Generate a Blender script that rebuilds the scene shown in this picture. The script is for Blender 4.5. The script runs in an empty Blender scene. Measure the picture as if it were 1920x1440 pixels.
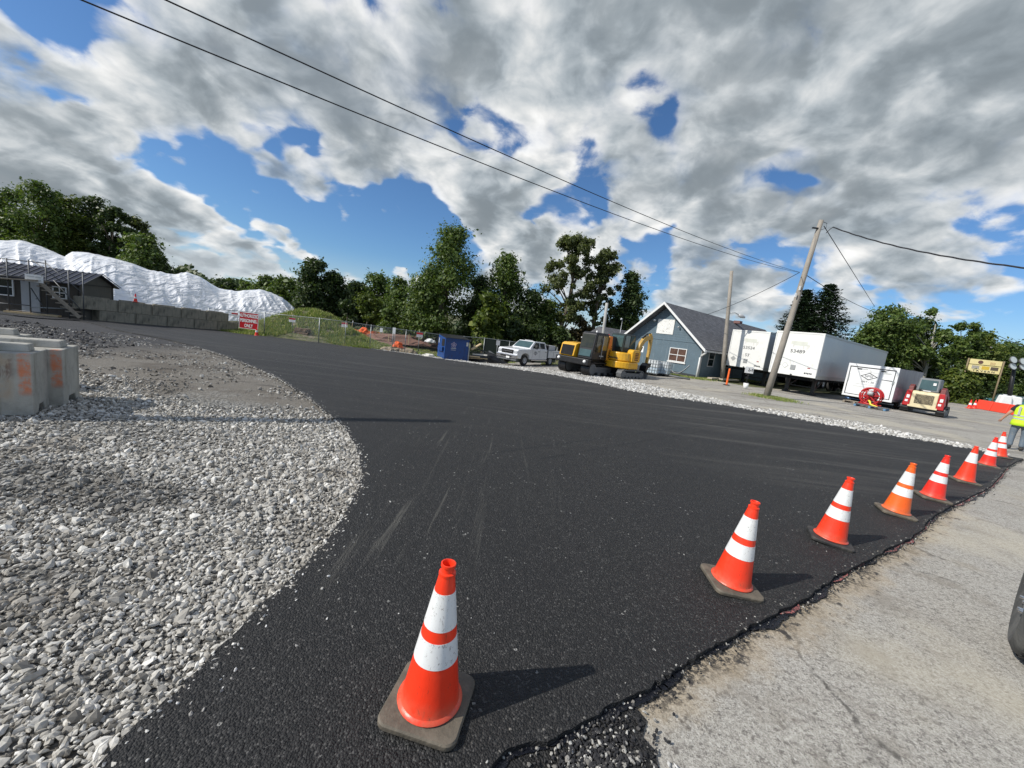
import bpy, bmesh, math, random
import numpy as np
from mathutils import Vector, Matrix, noise
from mathutils.geometry import delaunay_2d_cdt
R=random.Random(7); rad=math.radians; PI=math.pi
SC=bpy.context.scene; COL=SC.collection
# ---------------------------------------------------------------- view geometry
F=721.0; PIT=rad(8.0); ROL=rad(7.3); H=1.8
def sm(t): t=max(0.,min(1.,t)); return t*t*(3-2*t)
def Z(x,y):
    q=max(0.,min(y-6,30.)); s=q*q/12 if q<6 else q-3
    return -0.0575*s*sm((17-x)/25)
def ray(px,py):
    x,y,z=(px-960)/F,-(py-720)/F,-1.
    c,s=math.cos(ROL),math.sin(ROL); x,y=x*c-y*s,x*s+y*c
    a=PI/2-PIT; c,s=math.cos(a),math.sin(a); y,z=y*c-z*s,y*s+z*c
    return x,y,z
def G(px,py):
    d=ray(px,py); t=.5; st=.1
    while t<900 and H+d[2]*t>=Z(d[0]*t,d[1]*t): t+=st; st=max(.1,t*.01)
    lo=t-st
    for i in range(30):
        m=(lo+t)/2
        if H+d[2]*m<Z(d[0]*m,d[1]*m): t=m
        else: lo=m
    return Vector((d[0]*t,d[1]*t,H+d[2]*t))
def PT(px,py,Y):
    d=ray(px,py); t=Y/d[1]; return Vector((d[0]*t,Y,H+d[2]*t))
def proj(x,y,z):
    z-=H; a=-(PI/2-PIT); c,s=math.cos(a),math.sin(a); y,z=y*c-z*s,y*s+z*c
    c,s=math.cos(-ROL),math.sin(-ROL); x,y=x*c-y*s,x*s+y*c
    return 960+F*x/-z,720-F*y/-z
cam=bpy.data.cameras.new('camera'); cam.sensor_width=36; cam.lens=36*F/1920; cam.clip_start=.05; cam.clip_end=3000
co=bpy.data.objects.new('camera',cam); COL.objects.link(co); SC.camera=co
co.matrix_world=Matrix.Translation((0,0,H))@Matrix.Rotation(PI/2-PIT,4,'X')@Matrix.Rotation(ROL,4,'Z')
# ---------------------------------------------------------------- node helper
class NT:
    def __init__(s,nt): s.nt=nt; s.n=nt.nodes; s.l=nt.links
    def inp(s,sock,v):
        if v is None: return
        if isinstance(v,bpy.types.NodeSocket): s.l.new(v,sock)
        else:
            if isinstance(v,(tuple,list)) and len(v)==3 and sock.type=='RGBA': v=(*v,1)
            sock.default_value=v
    def node(s,t,**k):
        n=s.n.new(t)
        for a,b in k.items(): setattr(n,a,b)
        return n
    def m(s,op,a,b=None,c=None,clamp=False):
        n=s.node('ShaderNodeMath',operation=op,use_clamp=clamp); s.inp(n.inputs[0],a); s.inp(n.inputs[1],b); s.inp(n.inputs[2],c); return n.outputs[0]
    def vm(s,op,a,b=None,sc=None):
        n=s.node('ShaderNodeVectorMath',operation=op); s.inp(n.inputs[0],a); s.inp(n.inputs[1],b)
        if sc is not None: s.inp(n.inputs[3],sc)
        return n.outputs['Value'] if op in('LENGTH','DISTANCE','DOT_PRODUCT') else n.outputs[0]
    def ss(s,x,a,b,lo=0.,hi=1.):
        n=s.node('ShaderNodeMapRange',interpolation_type='SMOOTHSTEP'); s.inp(n.inputs[0],x)
        for i,v in enumerate((a,b,lo,hi)): s.inp(n.inputs[i+1],v)
        return n.outputs[0]
    def mix(s,f,a,b,mode='MIX'):
        n=s.node('ShaderNodeMix',data_type='RGBA',blend_type=mode); s.inp(n.inputs[0],f); s.inp(n.inputs[6],a); s.inp(n.inputs[7],b); return n.outputs[2]
    def noise(s,v,scale,detail=4,rough=.55,dist=0,col=False):
        n=s.node('ShaderNodeTexNoise'); s.inp(n.inputs['Vector'],v); s.inp(n.inputs['Scale'],scale); n.inputs['Detail'].default_value=detail; n.inputs['Roughness'].default_value=rough; n.inputs['Distortion'].default_value=dist
        return n.outputs['Color' if col else 'Fac']
    def vor(s,v,scale,feature='F1',out='Distance',rnd=1):
        n=s.node('ShaderNodeTexVoronoi',feature=feature); s.inp(n.inputs['Vector'],v); n.inputs['Scale'].default_value=scale; n.inputs['Randomness'].default_value=rnd; return n.outputs[out]
    def xyz(s,x,y,z):
        n=s.node('ShaderNodeCombineXYZ'); s.inp(n.inputs[0],x); s.inp(n.inputs[1],y); s.inp(n.inputs[2],z); return n.outputs[0]
    def sep(s,v):
        n=s.node('ShaderNodeSeparateXYZ'); s.inp(n.inputs[0],v); return n.outputs
    def ramp(s,f,stops):
        n=s.node('ShaderNodeValToRGB'); s.inp(n.inputs[0],f); e=n.color_ramp.elements
        while len(e)<len(stops): e.new(.5)
        for el,(p,c) in zip(e,stops): el.position=p; el.color=(*c,1) if len(c)==3 else c
        return n.outputs[0]
    def bump(s,h,dist,strength=1.):
        n=s.node('ShaderNodeBump'); s.inp(n.inputs['Height'],h); n.inputs['Distance'].default_value=dist; n.inputs['Strength'].default_value=strength; return n.outputs[0]
    def mapping(s,v,rot=(0,0,0),sc=(1,1,1),loc=(0,0,0)):
        n=s.node('ShaderNodeMapping'); s.inp(n.inputs[0],v); n.inputs[1].default_value=loc; n.inputs[2].default_value=rot; n.inputs[3].default_value=sc; return n.outputs[0]
def newmat(name):
    m=bpy.data.materials.new(name); m.use_nodes=True; nt=NT(m.node_tree); nt.n.clear()
    o=nt.node('ShaderNodeOutputMaterial'); b=nt.node('ShaderNodeBsdfPrincipled'); nt.l.new(b.outputs[0],o.inputs[0]); nt.out=o; nt.b=b
    nt.co=nt.node('ShaderNodeTexCoord'); return m,nt
def mat(name,col,rough=.6,metal=0.,var=.18,vs=3.,bump=.004,bs=60.,dirt=None,da=.35,spec=None,coat=0,alpha=None,trans=0,streak=0.):
    m,t=newmat(name); v=t.co.outputs['Object']
    n=t.noise(v,vs,5); f=t.noise(v,bs,3)
    c=t.mix(1.,col,t.mix(n,(1-var,)*3,(1+var,)*3),'MULTIPLY')
    if dirt:
        q=t.noise(t.mapping(v,sc=(1,1,.35)),vs*1.7,6,.65)
        c=t.mix(t.ss(q,.62-da*.35,.78,0,1),c,dirt)
    if streak:
        q=t.noise(t.mapping(v,sc=(14,14,.6)),1.,4,.6); c=t.mix(t.ss(q,.5,.75,0,streak),c,tuple(x*.45 for x in col))
    t.inp(t.b.inputs['Base Color'],c); t.inp(t.b.inputs['Roughness'],t.m('ADD',t.m('MULTIPLY',t.m('SUBTRACT',n,.5),.3),rough))
    t.b.inputs['Metallic'].default_value=metal
    if coat: t.b.inputs['Coat Weight'].default_value=coat; t.b.inputs['Coat Roughness'].default_value=.08
    if trans: t.b.inputs['Transmission Weight'].default_value=trans
    if alpha is not None: t.b.inputs['Alpha'].default_value=alpha
    if bump: t.inp(t.b.inputs['Normal'],t.bump(f,bump))
    return m
# ---------------------------------------------------------------- mesh builder
class MB:
    def __init__(s): s.v=[]; s.f=[]
    def add(s,vs,fs,M=None):
        o=len(s.v); s.v+=[tuple(M@Vector(p)) if M is not None else tuple(p) for p in vs]; s.f+=[tuple(i+o for i in f) for f in fs]; return s
    def box(s,a,b,M=None):
        x0,y0,z0=a; x1,y1,z1=b
        return s.add([(x0,y0,z0),(x1,y0,z0),(x1,y1,z0),(x0,y1,z0),(x0,y0,z1),(x1,y0,z1),(x1,y1,z1),(x0,y1,z1)],[(0,3,2,1),(4,5,6,7),(0,1,5,4),(1,2,6,5),(2,3,7,6),(3,0,4,7)],M)
    def cb(s,c,d,M=None):
        return s.box([c[i]-d[i]/2 for i in range(3)],[c[i]+d[i]/2 for i in range(3)],M)
    def bar(s,p,q,w,h=None,up=(0,0,1)):
        p=Vector(p);q=Vector(q);d=q-p;L=d.length;d.normalize();u=Vector(up)
        if abs(d.dot(u))>.98: u=Vector((1,0,0))
        a=d.cross(u).normalized(); b=a.cross(d); h=h or w
        M=Matrix(((d.x,a.x,b.x,p.x),(d.y,a.y,b.y,p.y),(d.z,a.z,b.z,p.z),(0,0,0,1)))
        return s.box((0,-w/2,-h/2),(L,w/2,h/2),M)
    def tube(s,pts,r,n=8,cap=True):
        pts=[Vector(p) for p in pts]; rs=r if isinstance(r,(list,tuple)) else [r]*len(pts); o=len(s.v)
        up=Vector((0,0,1)); 
        for i,p in enumerate(pts):
            d=(pts[min(i+1,len(pts)-1)]-pts[max(i-1,0)]).normalized()
            if abs(d.dot(up))>.95: a=d.cross(Vector((1,0,0))).normalized()
            else: a=d.cross(up).normalized()
            b=a.cross(d)
            for k in range(n):
                t=2*PI*k/n; s.v.append(tuple(p+(a*math.cos(t)+b*math.sin(t))*rs[i]))
        for i in range(len(pts)-1):
            for k in range(n):
                k2=(k+1)%n; s.f.append((o+i*n+k,o+i*n+k2,o+(i+1)*n+k2,o+(i+1)*n+k))
        if cap: s.f.append(tuple(o+k for k in range(n))[::-1]); s.f.append(tuple(o+(len(pts)-1)*n+k for k in range(n)))
        return s
    def lathe(s,prof,n=24,M=None):
        vs=[];fs=[]
        for r,z in prof:
            for k in range(n): t=2*PI*k/n; vs.append((r*math.cos(t),r*math.sin(t),z))
        for i in range(len(prof)-1):
            for k in range(n):
                k2=(k+1)%n; fs.append((i*n+k,i*n+k2,(i+1)*n+k2,(i+1)*n+k))
        return s.add(vs,fs,M)
    def prism(s,poly,y0,y1,M=None,ins=0.):
        # poly in (x,z), extruded along y
        n=len(poly); vs=[(x,y0,z) for x,z in poly]+[(x,y1,z) for x,z in poly]
        fs=[tuple(range(n)),tuple(range(2*n-1,n-1,-1))]+[(i,n+i,n+(i+1)%n,(i+1)%n) for i in range(n)]
        return s.add(vs,fs,M)
    def grid(s,fn,nu,nv):
        o=len(s.v)
        for i in range(nu+1):
            for j in range(nv+1): s.v.append(tuple(fn(i/nu,j/nv)))
        for i in range(nu):
            for j in range(nv):
                a=o+i*(nv+1)+j; s.f.append((a,a+nv+1,a+nv+2,a+1))
        return s
def link(name,me,m,parent=None,smooth=False,bevel=0.,bseg=2,label=None):
    if m is not None: me.materials.append(m)
    if smooth:
        me.polygons.foreach_set('use_smooth',[True]*len(me.polygons))
    o=bpy.data.objects.new(name,me); COL.objects.link(o)
    if parent: o.parent=parent
    if bevel:
        b=o.modifiers.new('bevel','BEVEL'); b.width=bevel; b.segments=bseg; b.limit_method='ANGLE'; b.angle_limit=rad(40)
    if label: o['label']=label
    return o
def obj(name,mb,m,parent=None,smooth=False,bevel=0.,fix=True,label=None,autosmooth=None):
    me=bpy.data.meshes.new(name); me.from_pydata(mb.v,[],mb.f); me.update()
    if fix:
        bm=bmesh.new(); bm.from_mesh(me); bmesh.ops.recalc_face_normals(bm,faces=bm.faces); bm.to_mesh(me); bm.free()
    if autosmooth is not None:
        smooth=True; me.update()
        o=link(name,me,m,parent,True,bevel,label=label)
        bm=bmesh.new(); bm.from_mesh(me)
        for e in bm.edges: e.smooth = e.calc_face_angle(0)<rad(autosmooth)
        bm.to_mesh(me); bm.free(); return o
    return link(name,me,m,parent,smooth,bevel,label=label)
def thing(name,label,cat,loc=(0,0,0),rz=0.,group=None,rot=None):
    o=bpy.data.objects.new(name,None); COL.objects.link(o); o.location=loc; o.rotation_euler=rot or (0,0,rz); o.empty_display_size=.2
    return tag(o,label,cat,group)
def tag(o,label=None,cat=None,group=None,kind=None):
    if label: o['label']=label
    if cat: o['category']=cat
    if group: o['group']=group
    if kind: o['kind']=kind
    return o
KIDS={}
def dup(o,loc=None,rz=None,label=None,group=None,parent=None,sc=None):
    r=o.copy(); COL.objects.link(r)
    if parent: r.parent=parent
    if loc is not None: r.location=loc
    if rz is not None: r.rotation_euler=(0,0,rz)
    if sc is not None: r.scale=sc
    if label: r['label']=label
    if group: r['group']=group
    for c in list(o.children): dup(c,parent=r)
    return r
def text(name,s,size,m,parent,M,align='CENTER',ext=.004,bold=0.,sx=1.):
    cu=bpy.data.curves.new(name,'FONT'); cu.body=s; cu.size=size; cu.align_x=align; cu.align_y='CENTER'; cu.extrude=ext; cu.offset=bold
    t=bpy.data.objects.new('tmp',cu); me=bpy.data.meshes.new_from_object(t); bpy.data.objects.remove(t)
    me.transform(M@Matrix.Diagonal((sx,1,1,1))); return link(name,me,m,parent)
def face(origin,xd,up=(0,0,1)):
    # matrix placing text (x right, y up) on a face
    x=Vector(xd).normalized(); y=Vector(up).normalized(); z=x.cross(y)
    M=Matrix((x,y,z)).transposed().to_4x4(); M.translation=Vector(origin); return M
def poly_sheet(name,pts,m,step=.5,dz=0.,skirt=0.,zf=None,jit=0.,kind='structure',stepf=None):
    # flat polygon draped over the terrain
    n=len(pts); P=[Vector((p[0],p[1])) for p in pts]
    xs=[p.x for p in P]; ys=[p.y for p in P]; ins=[]
    def inside(x,y):
        c=False; j=n-1
        for i in range(n):
            if (P[i].y>y)!=(P[j].y>y) and x<(P[j].x-P[i].x)*(y-P[i].y)/(P[j].y-P[i].y)+P[i].x: c=not c
            j=i
        return c
    y=min(ys)
    while y<max(ys):
        st=step if stepf is None else stepf(y); x=min(xs)
        while x<max(xs):
            q=(x+R.uniform(-.1,.1)*st,y+R.uniform(-.1,.1)*st)
            if inside(*q): ins.append(Vector(q))
            x+=st
        y+=st
    v,e,f,_,_,_=delaunay_2d_cdt(P+ins,[],[list(range(n))],1,1e-6)
    zf=zf or Z
    vs=[(a.x,a.y,zf(a.x,a.y)+dz) for a in v]; mb=MB(); mb.v=vs; mb.f=[tuple(q) for q in f]
    if skirt:
        for i in range(n):
            a=P[i]; b=P[(i+1)%n]; o=len(mb.v)
            mb.v+=[(a.x,a.y,zf(a.x,a.y)+dz),(b.x,b.y,zf(b.x,b.y)+dz),(b.x,b.y,zf(b.x,b.y)+dz-skirt),(a.x,a.y,zf(a.x,a.y)+dz-skirt)]; mb.f.append((o,o+1,o+2,o+3))
    o=obj(name,mb,m,fix=False)
    bm=bmesh.new(); bm.from_mesh(o.data)
    for q in bm.faces:
        if q.normal.z<-.3: q.normal_flip()
    bm.to_mesh(o.data); bm.free()
    if kind: o['kind']=kind
    return o
def smoothline(pts,n=6,jit=0.):
    out=[]; N=len(pts)
    for i in range(N-1):
        p0=pts[max(i-1,0)];p1=pts[i];p2=pts[i+1];p3=pts[min(i+2,N-1)]
        for k in range(n):
            t=k/n
            q=[.5*((2*p1[a])+(-p0[a]+p2[a])*t+(2*p0[a]-5*p1[a]+4*p2[a]-p3[a])*t*t+(-p0[a]+3*p1[a]-3*p2[a]+p3[a])*t**3) for a in range(2)]
            out.append((q[0]+R.uniform(-jit,jit),q[1]+R.uniform(-jit,jit)))
    out.append(tuple(pts[-1][:2])); return out
# ---------------------------------------------------------------- sun and sky
SUNAZ=Vector((-.94,-.34)); ELEV=rad(40)
sd=Vector((SUNAZ.x*math.cos(ELEV),SUNAZ.y*math.cos(ELEV),math.sin(ELEV))).normalized()
sl=bpy.data.lights.new('sun','SUN'); sl.energy=4.2; sl.angle=rad(.53); sl.color=(1,.95,.87)
so=bpy.data.objects.new('sun',sl); COL.objects.link(so); so.rotation_euler=sd.to_track_quat('Z','Y').to_euler(); so.location=(0,0,30)
SC.view_settings.view_transform='Standard'; SC.view_settings.look='None'; SC.view_settings.exposure=.13; SC.view_settings.gamma=1
W=bpy.data.worlds.new('World'); SC.world=W; W.use_nodes=True
def build_world():
    t=NT(W.node_tree); t.n.clear()
    out=t.node('ShaderNodeOutputWorld'); bg=t.node('ShaderNodeBackground'); t.l.new(bg.outputs[0],out.inputs[0])
    sky=t.node('ShaderNodeTexSky',sky_type='NISHITA'); sky.sun_disc=False; sky.sun_elevation=ELEV; sky.sun_rotation=math.atan2(sd.x,sd.y); sky.air_density=1.; sky.dust_density=.4; sky.ozone_density=2.5
    tc=t.node('ShaderNodeTexCoord'); d=tc.outputs['Generated']; x,y,z=t.sep(d)
    zc=t.m('MAXIMUM',z,0.); zz=t.m('ADD',zc,.44)
    px=t.m('DIVIDE',x,zz); py=t.m('DIVIDE',y,zz); P0=t.xyz(px,py,t.m('MULTIPLY',zc,.6))
    dw=t.vm('ADD',d,t.vm('SCALE',t.vm('SUBTRACT',t.noise(P0,3.2,3,.6,col=True),(.5,.5,.5)),None,.34))
    # coverage steering: (px,py,radius,amount) in directions of the sky
    S=[(330,300,.06,-.26),(440,360,.06,-.26),(560,405,.08,-.30),(690,425,.11,-.36),(770,410,.08,-.30),(520,350,.07,-.2),(760,350,.04,-.12),(230,320,.05,-.2),(30,240,.05,-.18),(760,480,.05,-.24),
       (1270,225,.05,-.30),(1300,300,.05,-.22),(1400,345,.06,-.26),(1490,370,.06,-.32),(1540,420,.05,-.2),(1250,455,.07,-.26),(1380,450,.06,-.22),(1080,300,.05,-.22),
       (1890,430,.06,-.32),(1650,610,.05,-.2),(1860,590,.05,-.2),(575,45,.05,-.3),(120,10,.07,-.26),(100,50,.05,-.2),(380,480,.04,-.1),(980,10,.04,-.1),(1130,360,.04,-.12),
       (880,390,.07,.34),(930,430,.10,.34),(980,480,.09,.28),(600,230,.16,.22),(450,200,.16,.18),(700,150,.2,.15),(150,140,.2,.14),(1600,150,.45,.22),(1800,200,.28,.20),(1500,60,.25,.16),(1700,60,.25,.14),(1620,280,.14,.16),(1100,100,.35,.18),(1050,480,.09,.22),(1330,500,.1,.18),(1780,500,.14,.14),(1370,410,.06,.14),
       (330,430,.08,.3),(230,380,.08,.3),(100,330,.09,.26),(400,440,.07,.25),(500,490,.05,.15),(60,170,.14,.2),(300,120,.14,.2),(440,290,.05,.12),(1200,350,.1,.2),(1000,340,.06,.1),(1500,480,.08,.1),(520,380,.05,.16),(480,465,.07,.16),(640,490,.05,.2)]
    cov=None
    for (a,b,r,s) in S:
        c=Vector(ray(a,b)).normalized(); dd=t.vm('DISTANCE',dw,tuple(c))
        g=t.ss(dd,r*1.75,0.,0.,s*(.75 if s<0 else .42)); cov=g if cov is None else t.m('ADD',cov,g)
    low=t.noise(P0,2.0,2,.5); cov=t.m('ADD',cov,t.m('MULTIPLY',t.m('SUBTRACT',low,.52),.42))
    T=None; C=None
    PW=t.vm('ADD',P0,t.vm('SCALE',t.vm('SUBTRACT',t.noise(P0,5.,2,.5,col=True),(.5,.5,.5)),None,.10))
    fine=t.m('MULTIPLY',t.m('SUBTRACT',t.noise(t.vm('ADD',PW,(3.,1.,7.)),13.,6,.6),.5),.24)
    puff=t.m('MULTIPLY',t.m('SUBTRACT',.42,t.vor(t.vm('ADD',PW,t.vm('SCALE',t.noise(PW,9.,2,col=True),None,.12)),8.5)),.20)
    fine=t.m('ADD',fine,puff)
    tex=t.noise(t.vm('ADD',PW,(9.,4.,2.)),4.2,6,.55); tex2=t.noise(t.vm('ADD',PW,(9.-sd.x*.06,4.-sd.y*.06,2.)),4.2,4,.55); texb=t.m('ADD',t.m('MULTIPLY',t.m('SUBTRACT',tex,.45),.95),t.m('MULTIPLY',t.m('SUBTRACT',tex2,tex),-1.5))
    rl=t.vm('LENGTH',P0); off=t.m('DIVIDE',.12,t.m('MAXIMUM',rl,.9))
    K=6; lit=None
    for k in range(K):
        h=k/(K-1)
        v=t.vm('ADD',t.vm('SCALE',PW,None,t.m('MULTIPLY_ADD',off,h,1.)),(0,0,.22*h))
        n=t.m('ADD',t.noise(v,3.0,3,.5),fine)
        if k in(0,3):
            ns=t.noise(t.vm('ADD',v,(sd.x*.085,sd.y*.085,.02)),3.0,3,.5)
            lit=t.m('SUBTRACT',n,ns)
        thr=THR+.13*h*h+(.055 if k==0 else .02 if k==1 else 0.)
        dens=t.m('SUBTRACT',t.m('ADD',n,cov),thr)
        al=t.ss(dens,-.005,.085+.05*h,0.,.46+.3*h)
        br=t.m('ADD',t.m('ADD',t.m('ADD',(.68 if k else .60)+.40*h**.8,t.m('MULTIPLY',lit,1.5)),t.m('MULTIPLY',t.m('MINIMUM',dens,.24),-1.5)),texb)
        br=t.m('MAXIMUM',t.m('MINIMUM',br,1.04),.30)
        col=t.vm('SCALE',t.mix(t.ss(br,.35,.95),(.80,.93,1.03),(1.,1.,.985)),None,br)
        if T is None: C=t.vm('SCALE',col,None,al); T=t.m('SUBTRACT',1.,al)
        else:
            C=t.vm('ADD',C,t.vm('SCALE',col,None,t.m('MULTIPLY',al,T))); T=t.m('MULTIPLY',T,t.m('SUBTRACT',1.,al))
    hz=t.ss(z,.0,.14)                                   # clouds thin out into bright haze low down
    skyc=t.vm('MULTIPLY',sky.outputs[0],(.60,.84,1.08))
    cl=t.vm('ADD',t.vm('SCALE',C,None,CLOUD),t.vm('SCALE',skyc,None,T))
    fin=t.mix(t.m('MULTIPLY',t.m('SUBTRACT',1.,hz),.5),cl,(6.1,6.7,7.2))
    t.l.new(fin,bg.inputs[0]); bg.inputs[1].default_value=.1
CLOUD=9.0; THR=.447
build_world()
W.cycles.sampling_method='MANUAL'; W.cycles.sample_map_resolution=256
SC.cycles.use_adaptive_sampling=True; SC.cycles.max_bounces=6; SC.cycles.transparent_max_bounces=8
# ================================================================= GROUND
def ground_mat(name,build,**k):
    m,t=newmat(name); build(t,t.co.outputs['Object']); return m
def g_base(t,v):
    n=t.noise(v,1.6,6,.7); f=t.noise(v,6.,5,.65); ff=t.noise(v,40.,3)
    c=t.ramp(f,[(.3,(.045,.06,.018)),(.5,(.085,.10,.03)),(.7,(.15,.145,.06))])
    d=t.ramp(ff,[(.3,(.13,.105,.07)),(.7,(.26,.22,.16))])
    t.inp(t.b.inputs['Base Color'],t.mix(t.ss(n,.5,.62),c,d)); t.b.inputs['Roughness'].default_value=.95
    t.inp(t.b.inputs['Normal'],t.bump(f,.06))
M_ground=ground_mat('ground_soil_grass',g_base)
def g_asph(t,v):
    x,y,z=t.sep(v)
    cell=t.vor(v,105.,'F1','Color'); cs=t.sep(cell)[0]; dist=t.vor(v,105.)
    big=t.noise(v,.55,5,.6); mid=t.noise(v,3.,5,.65)
    vr=t.mapping(v,rot=(0,0,rad(42)),sc=(.10,2.3,1)); st=t.noise(vr,1.,6,.66); vr2=t.mapping(v,rot=(0,0,rad(46)),sc=(.10,7.,1)); st2=t.noise(vr2,1.,4,.7)
    vs3=t.mapping(v,rot=(0,0,rad(-82)),sc=(.5,9.,1)); st3=t.noise(t.mapping(v,rot=(0,0,.12),sc=(11.,.35,1)),1.,5,.7,dist=.6)
    c=t.ramp(cs,[(0.,(.006,.006,.0058)),(.55,(.019,.0188,.0186)),(.88,(.041,.040,.039)),(1.,(.10,.098,.093))])
    c=t.mix(t.m('MULTIPLY',t.ss(st,.47,.70),t.m('MAXIMUM',t.ss(y,4.5,11.,0.,.7),t.m('MULTIPLY',t.ss(x,1.5,5.5),t.ss(y,4.2,6.5,0.,.95)))),c,(.088,.084,.076))
    c=t.mix(t.m('MULTIPLY',t.ss(st2,.56,.76),t.m('MULTIPLY',t.ss(y,4.,9.),.55)),c,(.13,.12,.10))
    c=t.mix(t.m('MULTIPLY',t.ss(st3,.56,.72),t.m('MULTIPLY',t.m('MULTIPLY',t.ss(y,9.,6.),t.ss(y,1.8,3.)),t.m('MULTIPLY',t.ss(t.m('ABSOLUTE',t.m('ADD',x,.5)),1.5,.3),.85))),c,(.12,.115,.10))
    c=t.mix(t.ss(y,6.,24.,0.,.30),c,(.05,.05,.052))
    spk=t.vor(v,70.,'F1','Color'); sx=t.sep(spk)[1]; sp=t.ss(sx,.985,.99)
    c=t.mix(t.m('MULTIPLY',sp,t.ss(mid,.50,.66)),c,(.42,.41,.38))
    c=t.mix(t.ss(big,.4,.7,0.,.3),c,(.012,.012,.014))
    t.inp(t.b.inputs['Base Color'],c); t.inp(t.b.inputs['Roughness'],t.m('ADD',.58,t.m('MULTIPLY',cs,.3))); t.b.inputs['Specular IOR Level'].default_value=.45
    h=t.m('ADD',t.m('MULTIPLY',t.m('ADD',t.m('SUBTRACT',1.,dist),t.m('MULTIPLY',cs,.5)),1.),t.m('MULTIPLY',t.noise(v,230.,2),.6)); h=t.m('ADD',h,t.m('MULTIPLY',t.noise(v,28.,3),.5))
    t.inp(t.b.inputs['Normal'],t.bump(h,.0105))
M_asph=ground_mat('new_asphalt',g_asph)
def g_pave(t,v):
    x,y,z=t.sep(v)
    cell=t.vor(v,90.,'F1','Color'); cs=t.sep(cell)[0]; mid=t.noise(v,2.2,6,.65); big=t.noise(v,.35,4,.6); fine=t.noise(v,150.,3,.7)
    c=t.ramp(t.m('ADD',t.m('MULTIPLY',cs,.55),t.m('MULTIPLY',t.noise(v,24.,5,.7),.5)),[(0.,(.20,.185,.16)),(.5,(.39,.37,.325)),(.8,(.47,.45,.40)),(1.,(.58,.56,.52))])
    c=t.mix(t.ss(fine,.50,.64,0.,.75),c,(.10,.09,.085))
    pit=t.noise(v,38.,4,.7); c=t.mix(t.ss(pit,.53,.63,0.,.72),c,(.10,.09,.08)); c=t.mix(t.ss(t.noise(v,75.,3,.6),.60,.68,0.,.7),c,(.68,.66,.60))
    c=t.mix(t.ss(mid,.50,.68,0.,.5),c,(.20,.175,.14)); c=t.mix(t.ss(t.noise(t.mapping(v,rot=(0,0,.6),sc=(1,2.6,1)),11.,5,.75),.56,.66,0.,.55),c,(.11,.095,.085))
    vr=t.mapping(v,rot=(0,0,rad(35)),sc=(.12,1.5,1)); st=t.noise(vr,1.,6,.6)
    c=t.mix(t.m('MULTIPLY',t.ss(st,.45,.7),t.ss(y,5.,11.,0.,.75)),c,(.15,.135,.115))
    cr=t.vor(t.vm('ADD',v,t.vm('SCALE',t.noise(v,1.3,4,col=True),None,.8)),.45,'DISTANCE_TO_EDGE'); crm=t.ss(cr,.010,.002)
    c=t.mix(t.m('MULTIPLY',t.m('MULTIPLY',crm,.75),t.m('MULTIPLY',t.ss(t.noise(v,.8,3),.42,.55),t.ss(t.noise(v,30.,3),.35,.55,.2,1.))),c,(.06,.054,.048))
    c=t.mix(t.ss(big,.5,.66,0.,.45),c,(.50,.45,.34))
    xs=t.m('SUBTRACT',x,1.12); ds=t.m('MULTIPLY',t.m('SUBTRACT',t.m('ADD',t.m('ADD',1.95,t.m('MULTIPLY',xs,.60)),t.m('MULTIPLY',t.m('MULTIPLY',xs,xs),.0105)),y),.85)
    dj=t.m('ADD',ds,t.m('MULTIPLY',t.m('SUBTRACT',t.noise(v,3.,5,.65),.5),.5))
    dj=t.m('ADD',dj,t.m('ADD',t.ss(ds,-.6,-1.,0.,900.),t.ss(y,9.6,10.4,0.,900.))); c=t.mix(t.ss(dj,.30,.02,0.,.6),c,(.40,.31,.19)); c=t.mix(t.m('MULTIPLY',t.ss(dj,.16,.0),t.ss(pit,.42,.56)),c,(.03,.028,.026)); c=t.mix(t.m('MULTIPLY',t.ss(dj,.34,.1),t.ss(t.noise(v,9.,5,.7),.56,.64)),c,(.05,.045,.04))
    t.inp(t.b.inputs['Base Color'],c); t.b.inputs['Roughness'].default_value=.92
    t.inp(t.b.inputs['Normal'],t.bump(t.m('ADD',fine,pit),.0032))
M_pave=ground_mat('old_pavement',g_pave)
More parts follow.
